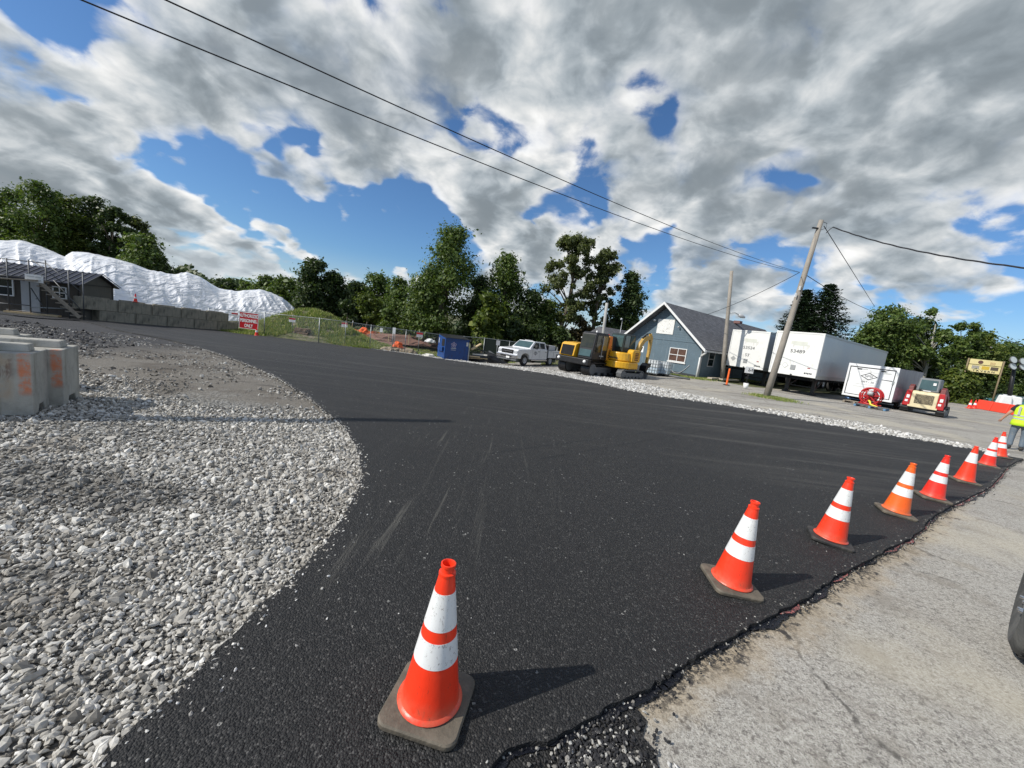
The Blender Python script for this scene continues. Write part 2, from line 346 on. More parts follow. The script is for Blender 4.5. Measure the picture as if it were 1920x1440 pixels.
def g_gravel(t,v):
    x,y,z=t.sep(v)
    w=t.vm('ADD',v,t.vm('SCALE',t.noise(v,9.,3,col=True),None,.05))
    cell=t.vor(w,27.,'F1','Color'); cs=t.sep(cell)[0]; dd=t.vor(w,27.); fine=t.noise(v,60.,4,.7); big=t.noise(v,.45,5,.65); mid=t.noise(v,2.5,5,.65)
    st=t.ramp(cs,[(0,(.20,.195,.18)),(.5,(.33,.325,.30)),(1,(.46,.45,.42))]); st=t.mix(t.ss(dd,.45,.75),st,(.09,.085,.075))
    dirt=t.ramp(fine,[(.3,(.085,.075,.062)),(.52,(.20,.18,.15)),(.72,(.40,.38,.34))])
    k=t.m('ADD',t.m('MULTIPLY',t.ss(y,4.6,7.5),1.),t.m('MULTIPLY',t.m('SUBTRACT',big,.5),2.2)); k=t.ss(k,.3,.9)
    k=t.m('MULTIPLY',k,t.ss(mid,.30,.50,.45,1.))
    c=t.mix(k,st,dirt); bp=t.ss(t.noise(v,.7,5,.6),.5,.62); c=t.mix(t.m('MULTIPLY',bp,.7),c,t.mix(fine,(.05,.042,.033),(.16,.135,.105)))
    mil=t.ss(t.m('ADD',x,t.m('MULTIPLY',mid,3.)),-7.5,-11.5); c=t.mix(t.m('MULTIPLY',mil,t.ss(mid,.30,.55,.8,1.)),c,t.mix(fine,(.012,.012,.014),(.075,.075,.08)))
    wet=t.ss(t.noise(t.mapping(v,sc=(.5,1.4,1)),1.,4,.6),.62,.7); c=t.mix(t.m('MULTIPLY',wet,t.ss(y,6.,9.,0.,.8)),c,(.045,.04,.034))
    t.inp(t.b.inputs['Base Color'],c); t.b.inputs['Roughness'].default_value=.93
    h=t.m('ADD',t.m('MULTIPLY',t.m('SUBTRACT',.6,dd),t.m('SUBTRACT',1.1,k)),t.m('MULTIPLY',fine,.8)); t.inp(t.b.inputs['Normal'],t.bump(h,.035))
M_gbed=ground_mat('gravel_and_millings',g_gravel)
def g_yard(t,v):
    fine=t.noise(v,45.,4,.7); mid=t.noise(v,1.5,5,.6); cell=t.sep(t.vor(v,22.,'F1','Color'))[0]
    c=t.ramp(fine,[(.3,(.17,.155,.13)),(.55,(.30,.28,.25)),(.75,(.46,.44,.40))]); c=t.mix(t.ss(mid,.5,.68,0.,.6),c,(.20,.165,.12)); c=t.mix(t.m('MULTIPLY',cell,.35),c,(.5,.49,.46))
    t.inp(t.b.inputs['Base Color'],c); t.b.inputs['Roughness'].default_value=.95; t.inp(t.b.inputs['Normal'],t.bump(fine,.03))
M_yard=ground_mat('stone_yard',g_yard)
def stone_mat(name,cols):
    m,t=newmat(name); g=t.node('ShaderNodeNewGeometry'); r=g.outputs['Random Per Island']; v=t.co.outputs['Object']
    c=t.ramp(r,cols); c=t.mix(1.,c,t.mix(t.noise(v,90.,3),(.7,.7,.7),(1.25,1.25,1.25)),'MULTIPLY')
    c=t.mix(t.ss(t.noise(v,.9,5,.65),.52,.68,0.,.55),c,(.20,.175,.14))
    if name=='limestone_gravel':
        x,y,z=t.sep(v); nn=t.m('MULTIPLY',t.m('SUBTRACT',t.noise(v,1.8,5,.65),.5),1.5)
        for px,py,sx,sy in((110,905,1.5,.40),(400,735,1.6,.7)):
            q=G(px,py); dd=t.m('ADD',t.m('SQRT',t.m('ADD',t.m('POWER',t.m('DIVIDE',t.m('SUBTRACT',x,q.x),sx),2.),t.m('POWER',t.m('DIVIDE',t.m('SUBTRACT',y,q.y),sy),2.))),nn)
            c=t.mix(t.ss(dd,1.15,.5,0.,.62),c,t.mix(r,(.06,.055,.048),(.20,.19,.17)))
    t.inp(t.b.inputs['Base Color'],c); t.b.inputs['Roughness'].default_value=.88; return m
M_stone=stone_mat('limestone_gravel',[(0,(.19,.175,.15)),(.3,(.36,.34,.30)),(.75,(.51,.49,.445)),(1,(.74,.72,.67))])
M_stoned=stone_mat('asphalt_crumbs',[(0,(.012,.012,.014)),(.7,(.035,.035,.038)),(.86,(.20,.19,.17)),(1,(.5,.49,.45))])
M_stonew=stone_mat('white_ballast',[(0,(.26,.25,.23)),(.4,(.45,.44,.41)),(1,(.72,.71,.68))])
ico=bmesh.new(); bmesh.ops.create_icosphere(ico,subdivisions=1,radius=1); ICV=np.array([v.co[:] for v in ico.verts]); ICF=np.array([[v.index for v in f.verts] for f in ico.faces]); ico.free()
rng=np.random.default_rng(5)
def bake_stones(name,pts,size,m,label=None,flat=.62,sink=.25,kind='stuff'):
    n=len(pts); pts=np.asarray(pts,float); size=np.asarray(size,float).reshape(-1,1,1)
    protos=[]
    for k in range(24):
        v=ICV*(1+rng.uniform(-.38,.25,(len(ICV),1)))*np.array([1.25,rng.uniform(.7,1.),flat*rng.uniform(.8,1.2)]); protos.append(v)
    protos=np.array(protos); V=protos[rng.integers(0,24,n)]
    q=rng.normal(size=(n,4)); q[:,1:3]*=.45; q/=np.linalg.norm(q,axis=1)[:,None]; w,x,y,z=q.T
    Rm=np.stack([1-2*(y*y+z*z),2*(x*y-z*w),2*(x*z+y*w),2*(x*y+z*w),1-2*(x*x+z*z),2*(y*z-x*w),2*(x*z-y*w),2*(y*z+x*w),1-2*(x*x+y*y)],1).reshape(n,3,3)
    V=np.einsum('nij,nkj->nki',Rm,V)*size*.5
    V=V+pts[:,None,:]; V[:,:,2]+=size[:,:,0]*.5*flat*(1-2*sink)
    nv=len(ICV); Fc=(ICF[None]+(np.arange(n)*nv)[:,None,None]).reshape(-1,3); V=V.reshape(-1,3)
    me=bpy.data.meshes.new(name); me.vertices.add(len(V)); me.vertices.foreach_set('co',V.ravel()); me.loops.add(len(Fc)*3); me.loops.foreach_set('vertex_index',Fc.ravel().astype(np.int32))
    me.polygons.add(len(Fc)); me.polygons.foreach_set('loop_start',np.arange(0,len(Fc)*3,3,dtype=np.int32)); me.polygons.foreach_set('loop_total',np.full(len(Fc),3,np.int32)); me.update(calc_edges=True)
    me.polygons.foreach_set('use_smooth',[False]*len(Fc))
    o=link(name,me,m); o['kind']=kind
    if label: o['label']=label
    return o
def inpoly(x,y,P):
    c=np.zeros(len(x),bool); j=len(P)-1
    for i in range(len(P)):
        xi,yi=P[i][:2]; xj,yj=P[j][:2]
        c^=((yi>y)!=(yj>y))&(x<(xj-xi)*(y-yi)/(yj-yi+1e-12)+xi); j=i
    return c
Zv=np.vectorize(Z)
def W2(pts): return [tuple(G(*p)[:2]) for p in pts]
# road outline from the two kerb-less edges
LEFT=[(-1.0,-1.5),(-1.15,0.2)]+W2([(195,1440),(330,1308),(430,1203),(530,1105),(600,1035),(650,965),(677,895),(668,845),(640,800),(605,768),(560,735),(500,700),(430,672),(380,655),(330,641),(275,630),(217,619),(150,602),(25,592)])+[(-34,19.5)]
FAR=[(-34,21.5)]+W2([(10,588),(150,595),(215,600),(282,605),(390,617),(447,626),(554,636),(597,642),(651,650),(716,657),(789,667),(833,674),(884,681),(960,692),(1020,700),(1070,709),(1120,719),(1217,740),(1340,757),(1460,779),(1560,798),(1672,817),(1747,829),(1822,843),(1895,858)])
NEAR=W2([(1919,862),(1892,875),(1858,912),(1814,936),(1775,955),(1746,975),(1714,1007),(1650,1041),(1575,1082),(1519,1120),(1462,1150),(1387,1191),(1324,1225),(1264,1262),(1222,1292),(1148,1332),(1040,1390),(925,1438)])+[(.05,.9),(-.15,0.),(-.2,-1.5)]
LEFTs=smoothline(LEFT,6,.012); FARs=smoothline(FAR,4,.03); NEARs=smoothline(NEAR,7,.012)
def far_edge(X):  # crude
    return X
road=poly_sheet('road',LEFTs+FARs+NEARs,M_asph,.7,.03,.06); 
pave_pts=[(-.9,-4),(30,-14),(120,10),(150,60),(92,62),(60,51),(41.5,37.5),(33,32.5),(26,30),(20.5,28.6),(16.2,26.4),(15,28.6),(13.2,29.3),(10,30.5),(7.2,27.5),(4.5,23.),(1,17),(-.9,8),(-1.0,2)]
pave=poly_sheet('pavement',pave_pts,M_pave,1.6,-.012)
yard=poly_sheet('stone_yard',[(0,14),(9,20),(9.5,30.5),(9,36),(2,38.5),(-4,33.5),(-9,31),(-8,26.5),(-3.5,20)],M_yard,1.,-.03)
gbed=poly_sheet('gravel_bed',[(-.6,-2),(-.9,8),(-6,16),(-14,22),(-24,22.5),(-40,25),(-45,12),(-30,0),(-14,-6)],M_gbed,1.2,-.02)
# mounds in the ground beyond the fence
def ZG(x,y):
    z=Z(x,y)-.07
    z+=2.55*math.exp(-(((x+19.2)/3.6)**2+((y-37.)/3.)**2))+.9*math.exp(-(((x+22.5)/3.2)**2+((y-35.6)/2.)**2))+.5*math.exp(-(((x+15)/3.)**2+((y-36.)/2.)**2))
    z+=.5*math.exp(-(((x+9)/6)**2+((y-47)/3.)**2))
    if y>34: z+=.06*noise.noise((x*.9,y*.9,0))*2
    if y>90: z+=.02*(y-90)*sm((y-90)/60)
    return z
def gridsheet(name,xs,ys,zf,m):
    mb=MB(); mb.v=[(x,y,zf(x,y)) for x in xs for y in ys]; ny=len(ys)
    mb.f=[(i*ny+j,(i+1)*ny+j,(i+1)*ny+j+1,i*ny+j+1) for i in range(len(xs)-1) for j in range(ny-1)]
    return obj(name,mb,m,smooth=True,fix=False)
def axis(lo,hi,a,b,st,big):
    r=[]; x=a
    while x<b: r.append(x); x+=st
    l=[];x=a;s=st
    while x>lo: s*=1.35; x-=s; l.append(max(x,lo))
    x=b; s=st; 
    while x<hi: r.append(min(x,hi)); s*=1.35; x+=s
    r.append(hi); return sorted(set(l+r))
grd=gridsheet('ground',axis(-1800,1800,-50,40,.8,1.35),axis(-60,2200,-8,60,.8,1.35),ZG,M_ground); grd['kind']='structure'
# ---- gravel
Lp=np.array(LEFTs)
bedpoly=[(-1.5,-.3)]+[p for p in LEFTs if p[1]<9.5 and p[1]>.0]+[(-5.8,9.4),(-11,8.5),(-12,5),(-8,1),(-5,-.3)]
def scatter(poly,dens,n=None):
    xs=[p[0] for p in poly]; ys=[p[1] for p in poly]; A=(max(xs)-min(xs))*(max(ys)-min(ys)); N=int(A*dens)
    x=rng.uniform(min(xs),max(xs),N); y=rng.uniform(min(ys),max(ys),N); k=inpoly(x,y,poly); return x[k],y[k]
x,y=scatter(bedpoly,3300)
r_=np.hypot(x,y); keep=(rng.uniform(size=len(x))<np.clip((4.4/np.maximum(r_,1))**1.5,0.12,1.))&(x>-9.5)
nz=np.array([noise.noise((a*.55,b*.8,3.)) for a,b in zip(x,y)]); pt=sum(a*np.exp(-(((x-cx)/sx)**2+((y-cy)/sy)**2)) for cx,cy,sx,sy,a in((G(110,905).x,G(110,905).y,1.5,.42,.8),(G(60,1075).x,G(60,1075).y,.5,.15,.75),(G(430,745).x,G(430,745).y,1.6,.8,.8),(G(250,690).x,G(250,690).y,2.5,.8,.8))); thin=np.clip((nz-.1)*3.5,0,.85)+pt+np.clip((y-5.4)*.3,0,.75); keep&=rng.uniform(size=len(x))>thin
x,y,r_=x[keep],y[keep],r_[keep]; s=rng.lognormal(math.log(.0235),.42,len(x))*np.clip(.8+r_*.06,.9,1.35); s=np.clip(s,.014,.085)
bake_stones('gravel',np.stack([x,y,Zv(x,y)-.02+rng.uniform(0,.008,len(x))],1),s,M_stone,'loose pale limestone gravel on the left shoulder')
# edge ridge of stones along the asphalt
ed=[p for p in LEFTs if .2<p[1]<14]; pts=[]
for (a,b) in zip(ed[:-1],ed[1:]):
    L=math.dist(a,b)
    for k in range(int(L*(260 if a[1]<6 else 90))):
        t=R.random(); q=R.gauss(0,.028)-.015; dx,dy=(b[0]-a[0])/L,(b[1]-a[1])/L
        px_,py_=a[0]+dx*L*t-dy*q,a[1]+dy*L*t+dx*q; pts.append((px_,py_,Z(px_,py_)+.012))
bake_stones('edge_gravel',pts,[R.uniform(.014,.042) for _ in pts],M_stone,'stones banked along the left edge of the new asphalt')
# white ballast strip along the far edge
STR=W2([(700,655),(800,667),(884,679),(960,688),(1020,693),(1120,706),(1181,715),(1242,729),(1340,749),(1411,764),(1500,777),(1560,787),(1635,797),(1729,820),(1785,829),(1860,846)])
sp=[p for p in FARs if p[0]>-8]
strip=sp+STR[::-1]
x,y=scatter(strip,230); s=rng.lognormal(math.log(.056),.35,len(x)); bake_stones('ballast_gravel',np.stack([x,y,Zv(x,y)-.01+rng.uniform(0,.03,len(x))],1),s,M_stonew,'strip of white crushed stone along the far road edge',sink=.15)
pts=[]
for (a,b) in zip(sp[:-1],sp[1:]):
    L=math.dist(a,b)
    for k in range(int(L*55)):
        t=R.random(); q=R.gauss(.05,.16); dx,dy=(b[0]-a[0])/L,(b[1]-a[1])/L; px_,py_=a[0]+dx*L*t-dy*q*-1,a[1]+dy*L*t+dx*q*-1
        px_=a[0]+dx*L*t+dy*(-q)*-1; 
        pts.append((px_,py_,Z(px_,py_)+.02))
for k in range(900):
    x=R.uniform(-9,8); y=R.uniform(22,34); pts.append((x,y,Z(x,y)-.02)) if inpoly(np.array([x]),np.array([y]),[(0,19),(9,24),(6,31),(-6,32),(-7,28)])[0] else None
bake_stones('loose_ballast',pts,[R.uniform(.04,.11) for _ in pts],M_stonew,'loose white stones spilled by the parked machines')
# crumbs along the near lip and small white chips on the asphalt
pts=[];sz=[]
for (a,b) in zip(NEARs[:-1],NEARs[1:]):
    L=math.dist(a,b)
    if L<1e-4: continue
    dx,dy=(b[0]-a[0])/L,(b[1]-a[1])/L
    for k in range(int(L*130)):
        t=R.random(); q=R.gauss(-.01,.03); x,y=a[0]+dx*L*t+dy*q,a[1]+dy*L*t-dx*q; pts.append((x,y,Z(x,y)+(.027 if q>0 else .004))); sz.append(R.uniform(.006,.020))
for k in range(1500):
    t=R.random(); x=R.gauss(.55,.13); y=1.38+R.gauss(0,.10)+(.55-x)*-.55; pts.append((x,y,Z(x,y)+.002)); sz.append(R.uniform(.008,.024))
bake_stones('asphalt_crumbs',pts,sz,M_stoned,'dark asphalt crumbs along the near seam')
pts=[];sz=[]
for k in range(260):
    x=R.uniform(-2.2,6); y=R.uniform(1.2,9); 
    if inpoly(np.array([x]),np.array([y]),LEFTs+FARs+NEARs)[0]: pts.append((x,y,Z(x,y)+.028)); sz.append(R.uniform(.004,.011))
for (a,b) in zip(ed[:-1],ed[1:]):
    for k in range(2): q=abs(R.gauss(0,.14)); t=R.random(); x=a[0]+(b[0]-a[0])*t+q; y=a[1]+(b[1]-a[1])*t; pts.append((x,y,Z(x,y)+.028)); sz.append(R.uniform(.008,.022))
bake_stones('stone_chips',pts,sz,M_stonew,'tiny pale stone chips scattered over the black asphalt')
pts=[(.62,1.33,0),(.72,1.36,0),(.79,1.42,0),(.58,1.4,0),(.66,1.27,0),(.83,1.35,0),(.70,1.25,0),(.75,1.3,0),(.9,1.46,0),(.5,1.3,0)]
bake_stones('loose_stones',[(a,b,.0) for a,b,_ in pts]+[(R.uniform(.35,.95),R.uniform(1.2,1.5),0) for _ in range(26)],[.026]*10+[R.uniform(.012,.028) for _ in range(26)],M_stonew,'pale pebbles scattered where asphalt and old pavement meet')
# tar seam: glossy tack coat squeezed out of the edge
m,t=newmat('wet_tar'); t.b.inputs['Base Color'].default_value=(.008,.009,.013,1); t.b.inputs['Roughness'].default_value=.22; t.inp(t.b.inputs['Normal'],t.bump(t.noise(t.co.outputs['Object'],40.,4,.7),.01)); M_tar=m
m,t=newmat('pink_paint'); v=t.co.outputs['Object']; t.inp(t.b.inputs['Base Color'],t.mix(t.ss(t.noise(v,60.,4,.7),.42,.56),(.40,.13,.12),(.05,.03,.03))); t.b.inputs['Roughness'].default_value=.8; M_pink=m
m,t=newmat('tan_stain'); v=t.co.outputs['Object']; q=t.noise(v,60.,5,.7); t.inp(t.b.inputs['Base Color'],t.mix(t.ss(q,.42,.6),(.34,.29,.20),(.10,.085,.06))); t.b.inputs['Roughness'].default_value=.9; M_tan=m
def ribbon(name,line,w0,w1,m,dz,lab,i0=0,i1=None,fr=3.):
    L=line[i0:i1]; mb=MB(); 
    for i,p in enumerate(L):
        a=L[max(i-1,0)]; b=L[min(i+1,len(L)-1)]; dx,dy=b[0]-a[0],b[1]-a[1]; l=math.hypot(dx,dy) or 1; nx,ny=dy/l,-dx/l
        k=noise.noise((p[0]*fr,p[1]*fr,dz*900)); k2=noise.noise((p[0]*fr*2.3,p[1]*fr*2.3,7)); e=min(1,i/3,(len(L)-1-i)/3)
        o1=-w0*(1+k)*e; o2=w1*max(.0,(.7+1.6*k+.8*k2))*e
        for o in (o1,o2): x=p[0]-nx*o;y=p[1]-ny*o; mb.v.append((x,y,Z(x,y)+dz))
        if i: n=len(mb.v); mb.f.append((n-4,n-3,n-1,n-2))
    o=obj(name,mb,m,fix=False)
    bm=bmesh.new(); bm.from_mesh(o.data)
    for q in bm.faces:
        if q.normal.z<0: q.normal_flip()
    bm.to_mesh(o.data); bm.free(); o['kind']='structure'; return o
nl=smoothline(NEAR,16,.006)
ribbon('tar_seam',nl,.05,.034,M_tar,.004,'')
for a,b in((16,60),(80,112),(118,135),(150,162)): ribbon('paint_line',nl,-.01,.028,M_pink,.0075,'',a,b,4.)

x,y=scatter([(-2.2,5.6)]+[p for p in LEFTs if 5.6<p[1]<15]+[(-15,15.5),(-22,14),(-16,6),(-9.5,5.4)],95)
s=rng.lognormal(math.log(.034),.4,len(x)); nz=np.array([noise.noise((a*.5,b*1.1,6.)) for a,b in zip(x,y)]); k=nz>-.12; x,y,s=x[k],y[k],s[k]
bake_stones('scattered_gravel',np.stack([x,y,Zv(x,y)-.03+rng.uniform(0,.012,len(x))],1),s,stone_mat('mixed_gravel',[(0,(.07,.065,.055)),(.5,(.22,.20,.175)),(.9,(.42,.41,.38)),(1,(.65,.64,.6))]),'sparser dusty gravel between the blocks and the road')
x,y=scatter([(-9.5,8.5),(-12,12.2),(-17,14.8),(-24,16.6),(-30,12),(-16,7.5)],45)
bake_stones('asphalt_millings',np.stack([x,y,Zv(x,y)-.035+rng.uniform(0,.02,len(x))],1),np.clip(rng.lognormal(math.log(.05),.45,len(x)),.02,.14),stone_mat('dark_millings',[(0,(.012,.012,.014)),(.7,(.05,.05,.052)),(1,(.20,.19,.18))]),'dark asphalt millings heaped before the shed',flat=.4)
ap=poly_sheet('asphalt_feather',W2([(1225,1290),(1150,1333),(1042,1391),(925,1440)])+[(.05,.8),(.55,.85)]+W2([(1236,1439),(1228,1405),(1205,1380),(1213,1350),(1192,1325),(1206,1306)]),M_asph,.15,-.003)
# ================================================================= MATERIALS
M_conc=mat('concrete',(.30,.31,.29),.85,var=.2,vs=4,bump=.006,dirt=(.14,.14,.12),da=.5,streak=.5)
M_orange=None
m,t=newmat('cone_vinyl_red'); v=t.co.outputs['Object']
def vinyl(name,col):
    m,t=newmat(name); v=t.co.outputs['Object']; n=t.noise(v,14.,5,.65); s=t.noise(t.mapping(v,sc=(30,30,5)),1.,4,.7); z=t.sep(v)[2]
    c=t.mix(t.ss(n,.55,.8,0.,.35),col,tuple(min(1,x*1.4+.04) for x in col)); c=t.mix(t.ss(s,.60,.74,0.,.7),c,(.38,.06,.03)); sk_=t.noise(t.mapping(v,rot=(.4,.2,0),sc=(1,1,.3)),26.,5,.75,dist=1.2); c=t.mix(t.ss(sk_,.62,.68,0.,.6),c,(.14,.035,.025)); c=t.mix(t.m('MULTIPLY',t.ss(z,.14,.03),t.ss(n,.35,.6,.1,.55)),c,(.45,.16,.09))
    t.inp(t.b.inputs['Base Color'],c); t.b.inputs['Roughness'].default_value=.38; t.b.inputs['Subsurface Weight'].default_value=0.
    t.inp(t.b.inputs['Normal'],t.bump(t.noise(v,35.,4),.0015)); return m
M_vin=[vinyl('cone_vinyl_red',(.90,.045,.012)),vinyl('cone_vinyl_orange',(.88,.13,.012)),vinyl('cone_vinyl_scarlet',(.86,.03,.015))]
m,t=newmat('reflective_sleeve'); v=t.co.outputs['Object']; 
sc=t.noise(t.mapping(v,sc=(1.4,1.4,.8)),38.,5,.75,dist=1.6); s2=t.noise(v,9.,4,.6); s3=t.noise(t.mapping(v,rot=(.5,.3,0),sc=(1,1,.25)),60.,3,.6,dist=.8)
c=t.mix(t.m('MULTIPLY',t.ss(sc,.57,.63),t.ss(s2,.40,.56,0.,.9)),(.78,.79,.78),(.24,.22,.20)); c=t.mix(t.m('MULTIPLY',t.ss(s3,.64,.69),t.ss(s2,.58,.4,0.,.7)),c,(.33,.30,.27)); c=t.mix(t.ss(s2,.5,.75,0.,.3),c,(.55,.53,.49))
t.inp(t.b.inputs['Base Color'],c); t.b.inputs['Roughness'].default_value=.35; M_sleeve=m
M_rub=mat('black_rubber_base',(.095,.082,.062),.75,var=.3,vs=9,bump=.003,dirt=(.17,.145,.11),da=.9)
M_rub2=mat('dark_rubber_base',(.03,.03,.03),.7,var=.3,vs=9,bump=.003,dirt=(.07,.065,.055),da=.6)
M_galv=mat('galvanised_steel',(.33,.35,.35),.45,.6,bump=0); M_scaf=mat('scaffold_steel',(.10,.105,.11),.5,.5,bump=0)
M_wood=mat('weathered_timber',(.26,.22,.17),.85,var=.35,vs=5,streak=.6); M_woodn=mat('raw_lumber',(.50,.38,.22),.8,var=.3,vs=5)
M_shed=mat('brown_siding',(.070,.060,.048),.85,var=.3,vs=3,streak=.7); M_shed2=mat('gable_siding',(.105,.10,.082),.85,var=.25,vs=3,streak=.4)
M_metalroof=mat('dark_metal_roof',(.035,.035,.045),.4,.3,bump=0); M_black=mat('black_paint',(.012,.012,.013),.45,bump=.001); M_dark=mat('dark_void',(.006,.006,.007),.9,bump=0)
M_white=mat('white_paint',(.72,.72,.70),.45,var=.06,bump=.001,dirt=(.42,.40,.36),da=.1); M_wp=mat('white_plastic',(.80,.80,.78),.4,var=.05,bump=0)
M_yel=mat('yellow_paint',(.72,.38,.015),.38,var=.1,bump=.001,dirt=(.30,.17,.04),da=.25,coat=.3); M_yel2=mat('amber_paint',(.62,.27,.02),.45,var=.15,bump=.001,dirt=(.2,.12,.05),da=.35)
M_red=mat('red_paint',(.42,.012,.014),.4,var=.12,bump=.001,dirt=(.2,.05,.04),da=.2); M_signred=mat('sign_red',(.50,.012,.02),.4,var=.04,bump=0)
M_glass=mat('dark_glass',(.012,.02,.022),.06,0,var=.1,bump=0); M_glass2=mat('tinted_glass',(.06,.10,.10),.05,0,var=.3,bump=0)
M_blue=mat('blue_steel',(.012,.06,.22),.45,var=.15,bump=.002,dirt=(.03,.03,.04),da=.3); M_blue.name='blue_dumpster_steel'  # same blue steel colour on every side of the dumpster
M_chrome=mat('chrome',(.6,.6,.62),.15,1.,bump=0); M_grey=mat('grey_plastic',(.12,.125,.13),.55,bump=0); M_tyre=mat('tyre_rubber',(.018,.018,.018),.8,bump=.004,bs=90,dirt=(.07,.065,.055),da=.5)
M_orn=mat('orange_netting',(.85,.13,.02),.7,bump=0); M_ltgrey=mat('pale_grey_panel',(.42,.43,.44),.5,bump=0); M_text=mat('dark_lettering',(.03,.03,.035),.6,bump=0)
M_faint=mat('faded_lettering',(.48,.49,.47),.6,bump=0); M_red2=mat('safety_red_plastic',(.80,.06,.03),.5,var=.1,bump=0)
m,t=newmat('chain_link'); v=t.co.outputs['Object']; x,y,z=t.sep(v); a=t.m('FRACT',t.m('MULTIPLY',t.m('ADD',t.m('ADD',x,y),z),14.)); b=t.m('FRACT',t.m('MULTIPLY',t.m('SUBTRACT',t.m('ADD',x,y),z),14.))
k=t.m('MAXIMUM',t.m('LESS_THAN',a,.07),t.m('LESS_THAN',b,.07)); t.b.inputs['Base Color'].default_value=(.35,.37,.37,1); t.b.inputs['Metallic'].default_value=.5; t.inp(t.b.inputs['Alpha'],k); M_link=m
# plane through Q with horizontal direction u, hit by a sight line
def PL(px,py,Q,u):
    d=ray(px,py); n=Vector((-u[1],u[0])); t=(Q[0]*n.x+Q[1]*n.y)/(d[0]*n.x+d[1]*n.y); return Vector((d[0]*t,d[1]*t,H+d[2]*t))
# ================================================================= TRAFFIC CONES
def rsq(s,r,n=6):
    out=[]
    for cx,cy,a0 in((s-r,s-r,0),(-s+r,s-r,90),(-s+r,-s+r,180),(s-r,-s+r,270)):
        for k in range(n+1): a=rad(a0+90*k/n); out.append((cx+r*math.cos(a),cy+r*math.sin(a)))
    return out
def cone_r(z): return .137-(z-.03)*(.137-.030)/.66
def mk_cone(name,label,vi,bands,rub,n=40):
    t=thing(name,label,'traffic cone'); mb=MB(); o=0
    rings=[(.178,.045,0),(.182,.05,.006),(.182,.05,.024),(.176,.046,.032),(.150,.04,.036)]
    L=[[(x,y,z) for x,y in rsq(s,r)] for s,r,z in rings]; k=len(L[0])
    for ring in L: mb.v+=ring
    for i in range(len(L)-1):
        for j in range(k): j2=(j+1)%k; mb.f.append((i*k+j,i*k+j2,(i+1)*k+j2,(i+1)*k+j))
    mb.f.append(tuple(range((len(L)-1)*k,len(L)*k))); mb.f.append(tuple(range(k))[::-1])
    obj('base',mb,rub,t,smooth=False,autosmooth=35)
    prof=[(.128,.0365),(.146,.038),(.150,.044),(.147,.050),(cone_r(.062)+.004,.058),(cone_r(.075),.075)]
    for z in (.2,.3,.4,.5,.6): prof.append((cone_r(z),z))
    prof+=[(cone_r(.655),.655),(cone_r(.66)+.003,.657),(cone_r(.66)+.003,.668),(.028,.672),(.027,.695),(.0335,.697),(.0335,.709),(.028,.71),(.024,.70),(.022,.60),(.0,.59)]
    obj('body',MB().lathe(prof,n),M_vin[vi],t,smooth=True,autosmooth=30)
    for z0,z1 in bands:
        zz=[z0+(z1-z0)*i/4 for i in range(5)]
        obj('reflective_band',MB().lathe([(cone_r(z0)+.0004,z0-.0002)]+[(cone_r(z)+.0016,z) for z in zz]+[(cone_r(z1)+.0005,z1)],n),M_sleeve,t,smooth=True,autosmooth=30)
    return t
B2=[(.265,.375),(.425,.585)]
c2=mk_cone('traffic_cone','x',0,B2,M_rub)
conespec=[((803,1330),(840,1068),0,B2,M_rub,-14,'closest and largest orange cone, scuffed white bands, brown rubber base'),
((1367.4,1101.8),(1423,950.3),0,B2,M_rub,17,'second cone from the camera, scratched bands, brown base turned cornerwise'),
((1553.6,1018),(1606.8,902),0,B2,M_rub2,-4,'third cone in the row, cleaner bands and a near-black base'),
((1676.8,966),(1718,871.6),1,B2,M_rub,2,'fourth cone in the row, paler true orange vinyl with dusty base'),
((1745.8,937.7),(1777.9,854),2,[(.28,.385),(.44,.585)],M_rub,6,'fifth cone, deep red vinyl, just beyond the paler orange one'),
((1806,905.7),(1832,836.6),0,[(.39,.575)],M_rub,10,'cone wearing only one wide white band, sixth along the seam'),
((1848.9,875.5),(1868,823),2,B2,M_rub,0,'seventh cone, directly before the farthest cone of the row'),
((1873,859),(1880,810),0,B2,M_rub,12,'farthest cone of the seam row, at the feet of the worker')]
first=True
for b,tp,vi,bands,rub,rz,lab in conespec:
    B=G(*b); d=Vector(ray(*tp)).normalized(); o=Vector((0,0,H)); best=None
    for i in range(400):
        s=(B-o).length*(.6+i*.002); p=o+d*s; a=(p-B).length
        if best is None or abs(a-.71)+ .35*math.hypot(p.x-B.x,p.y-B.y)<best[0]: best=(abs(a-.71)+.35*math.hypot(p.x-B.x,p.y-B.y),p)
    ax=(best[1]-B).normalized(); ang=ax.angle(Vector((0,0,1))); lim=rad(3.6)
    if ang>lim: ax=Vector((0,0,1)).lerp(ax,lim/ang).normalized()
    r0=math.atan2(B.x,B.y)
    q=Vector((0,0,1)).rotation_difference(ax)@Matrix.Rotation(rad(rz)-r0*.6,3,'Z').to_quaternion()
    if vi==0 and bands is B2 and rub is M_rub and not first: c=dup(c2)
    elif first: c=c2; first=False
    else: c=mk_cone('traffic_cone','x',vi,bands,rub)
    c.location=B+Vector((0,0,.033)); c.rotation_euler=q.to_euler(); tag(c,lab,'traffic cone','traffic cones in a row along the seam')
# small far cones share a coarse build
fc=mk_cone('traffic_cone','red cone with one white band below the red authorized-personnel sign',2,[(.30,.45)],M_vin[2],16); fc.location=G(481,630)
c=dup(fc,label='small red cone perched on top of the concrete block wall'); cone_wall=c; c.scale=(.75,)*3
for px,py,l in((1817,766,'left one of two cones standing at the end of the red barrier'),(1826,766,'right one of two cones, touching the end of the red barrier')): c=dup(fc,label=l,group='pair of cones by the red barrier'); c.location=G(px,py); c.scale=(1.15,)*3
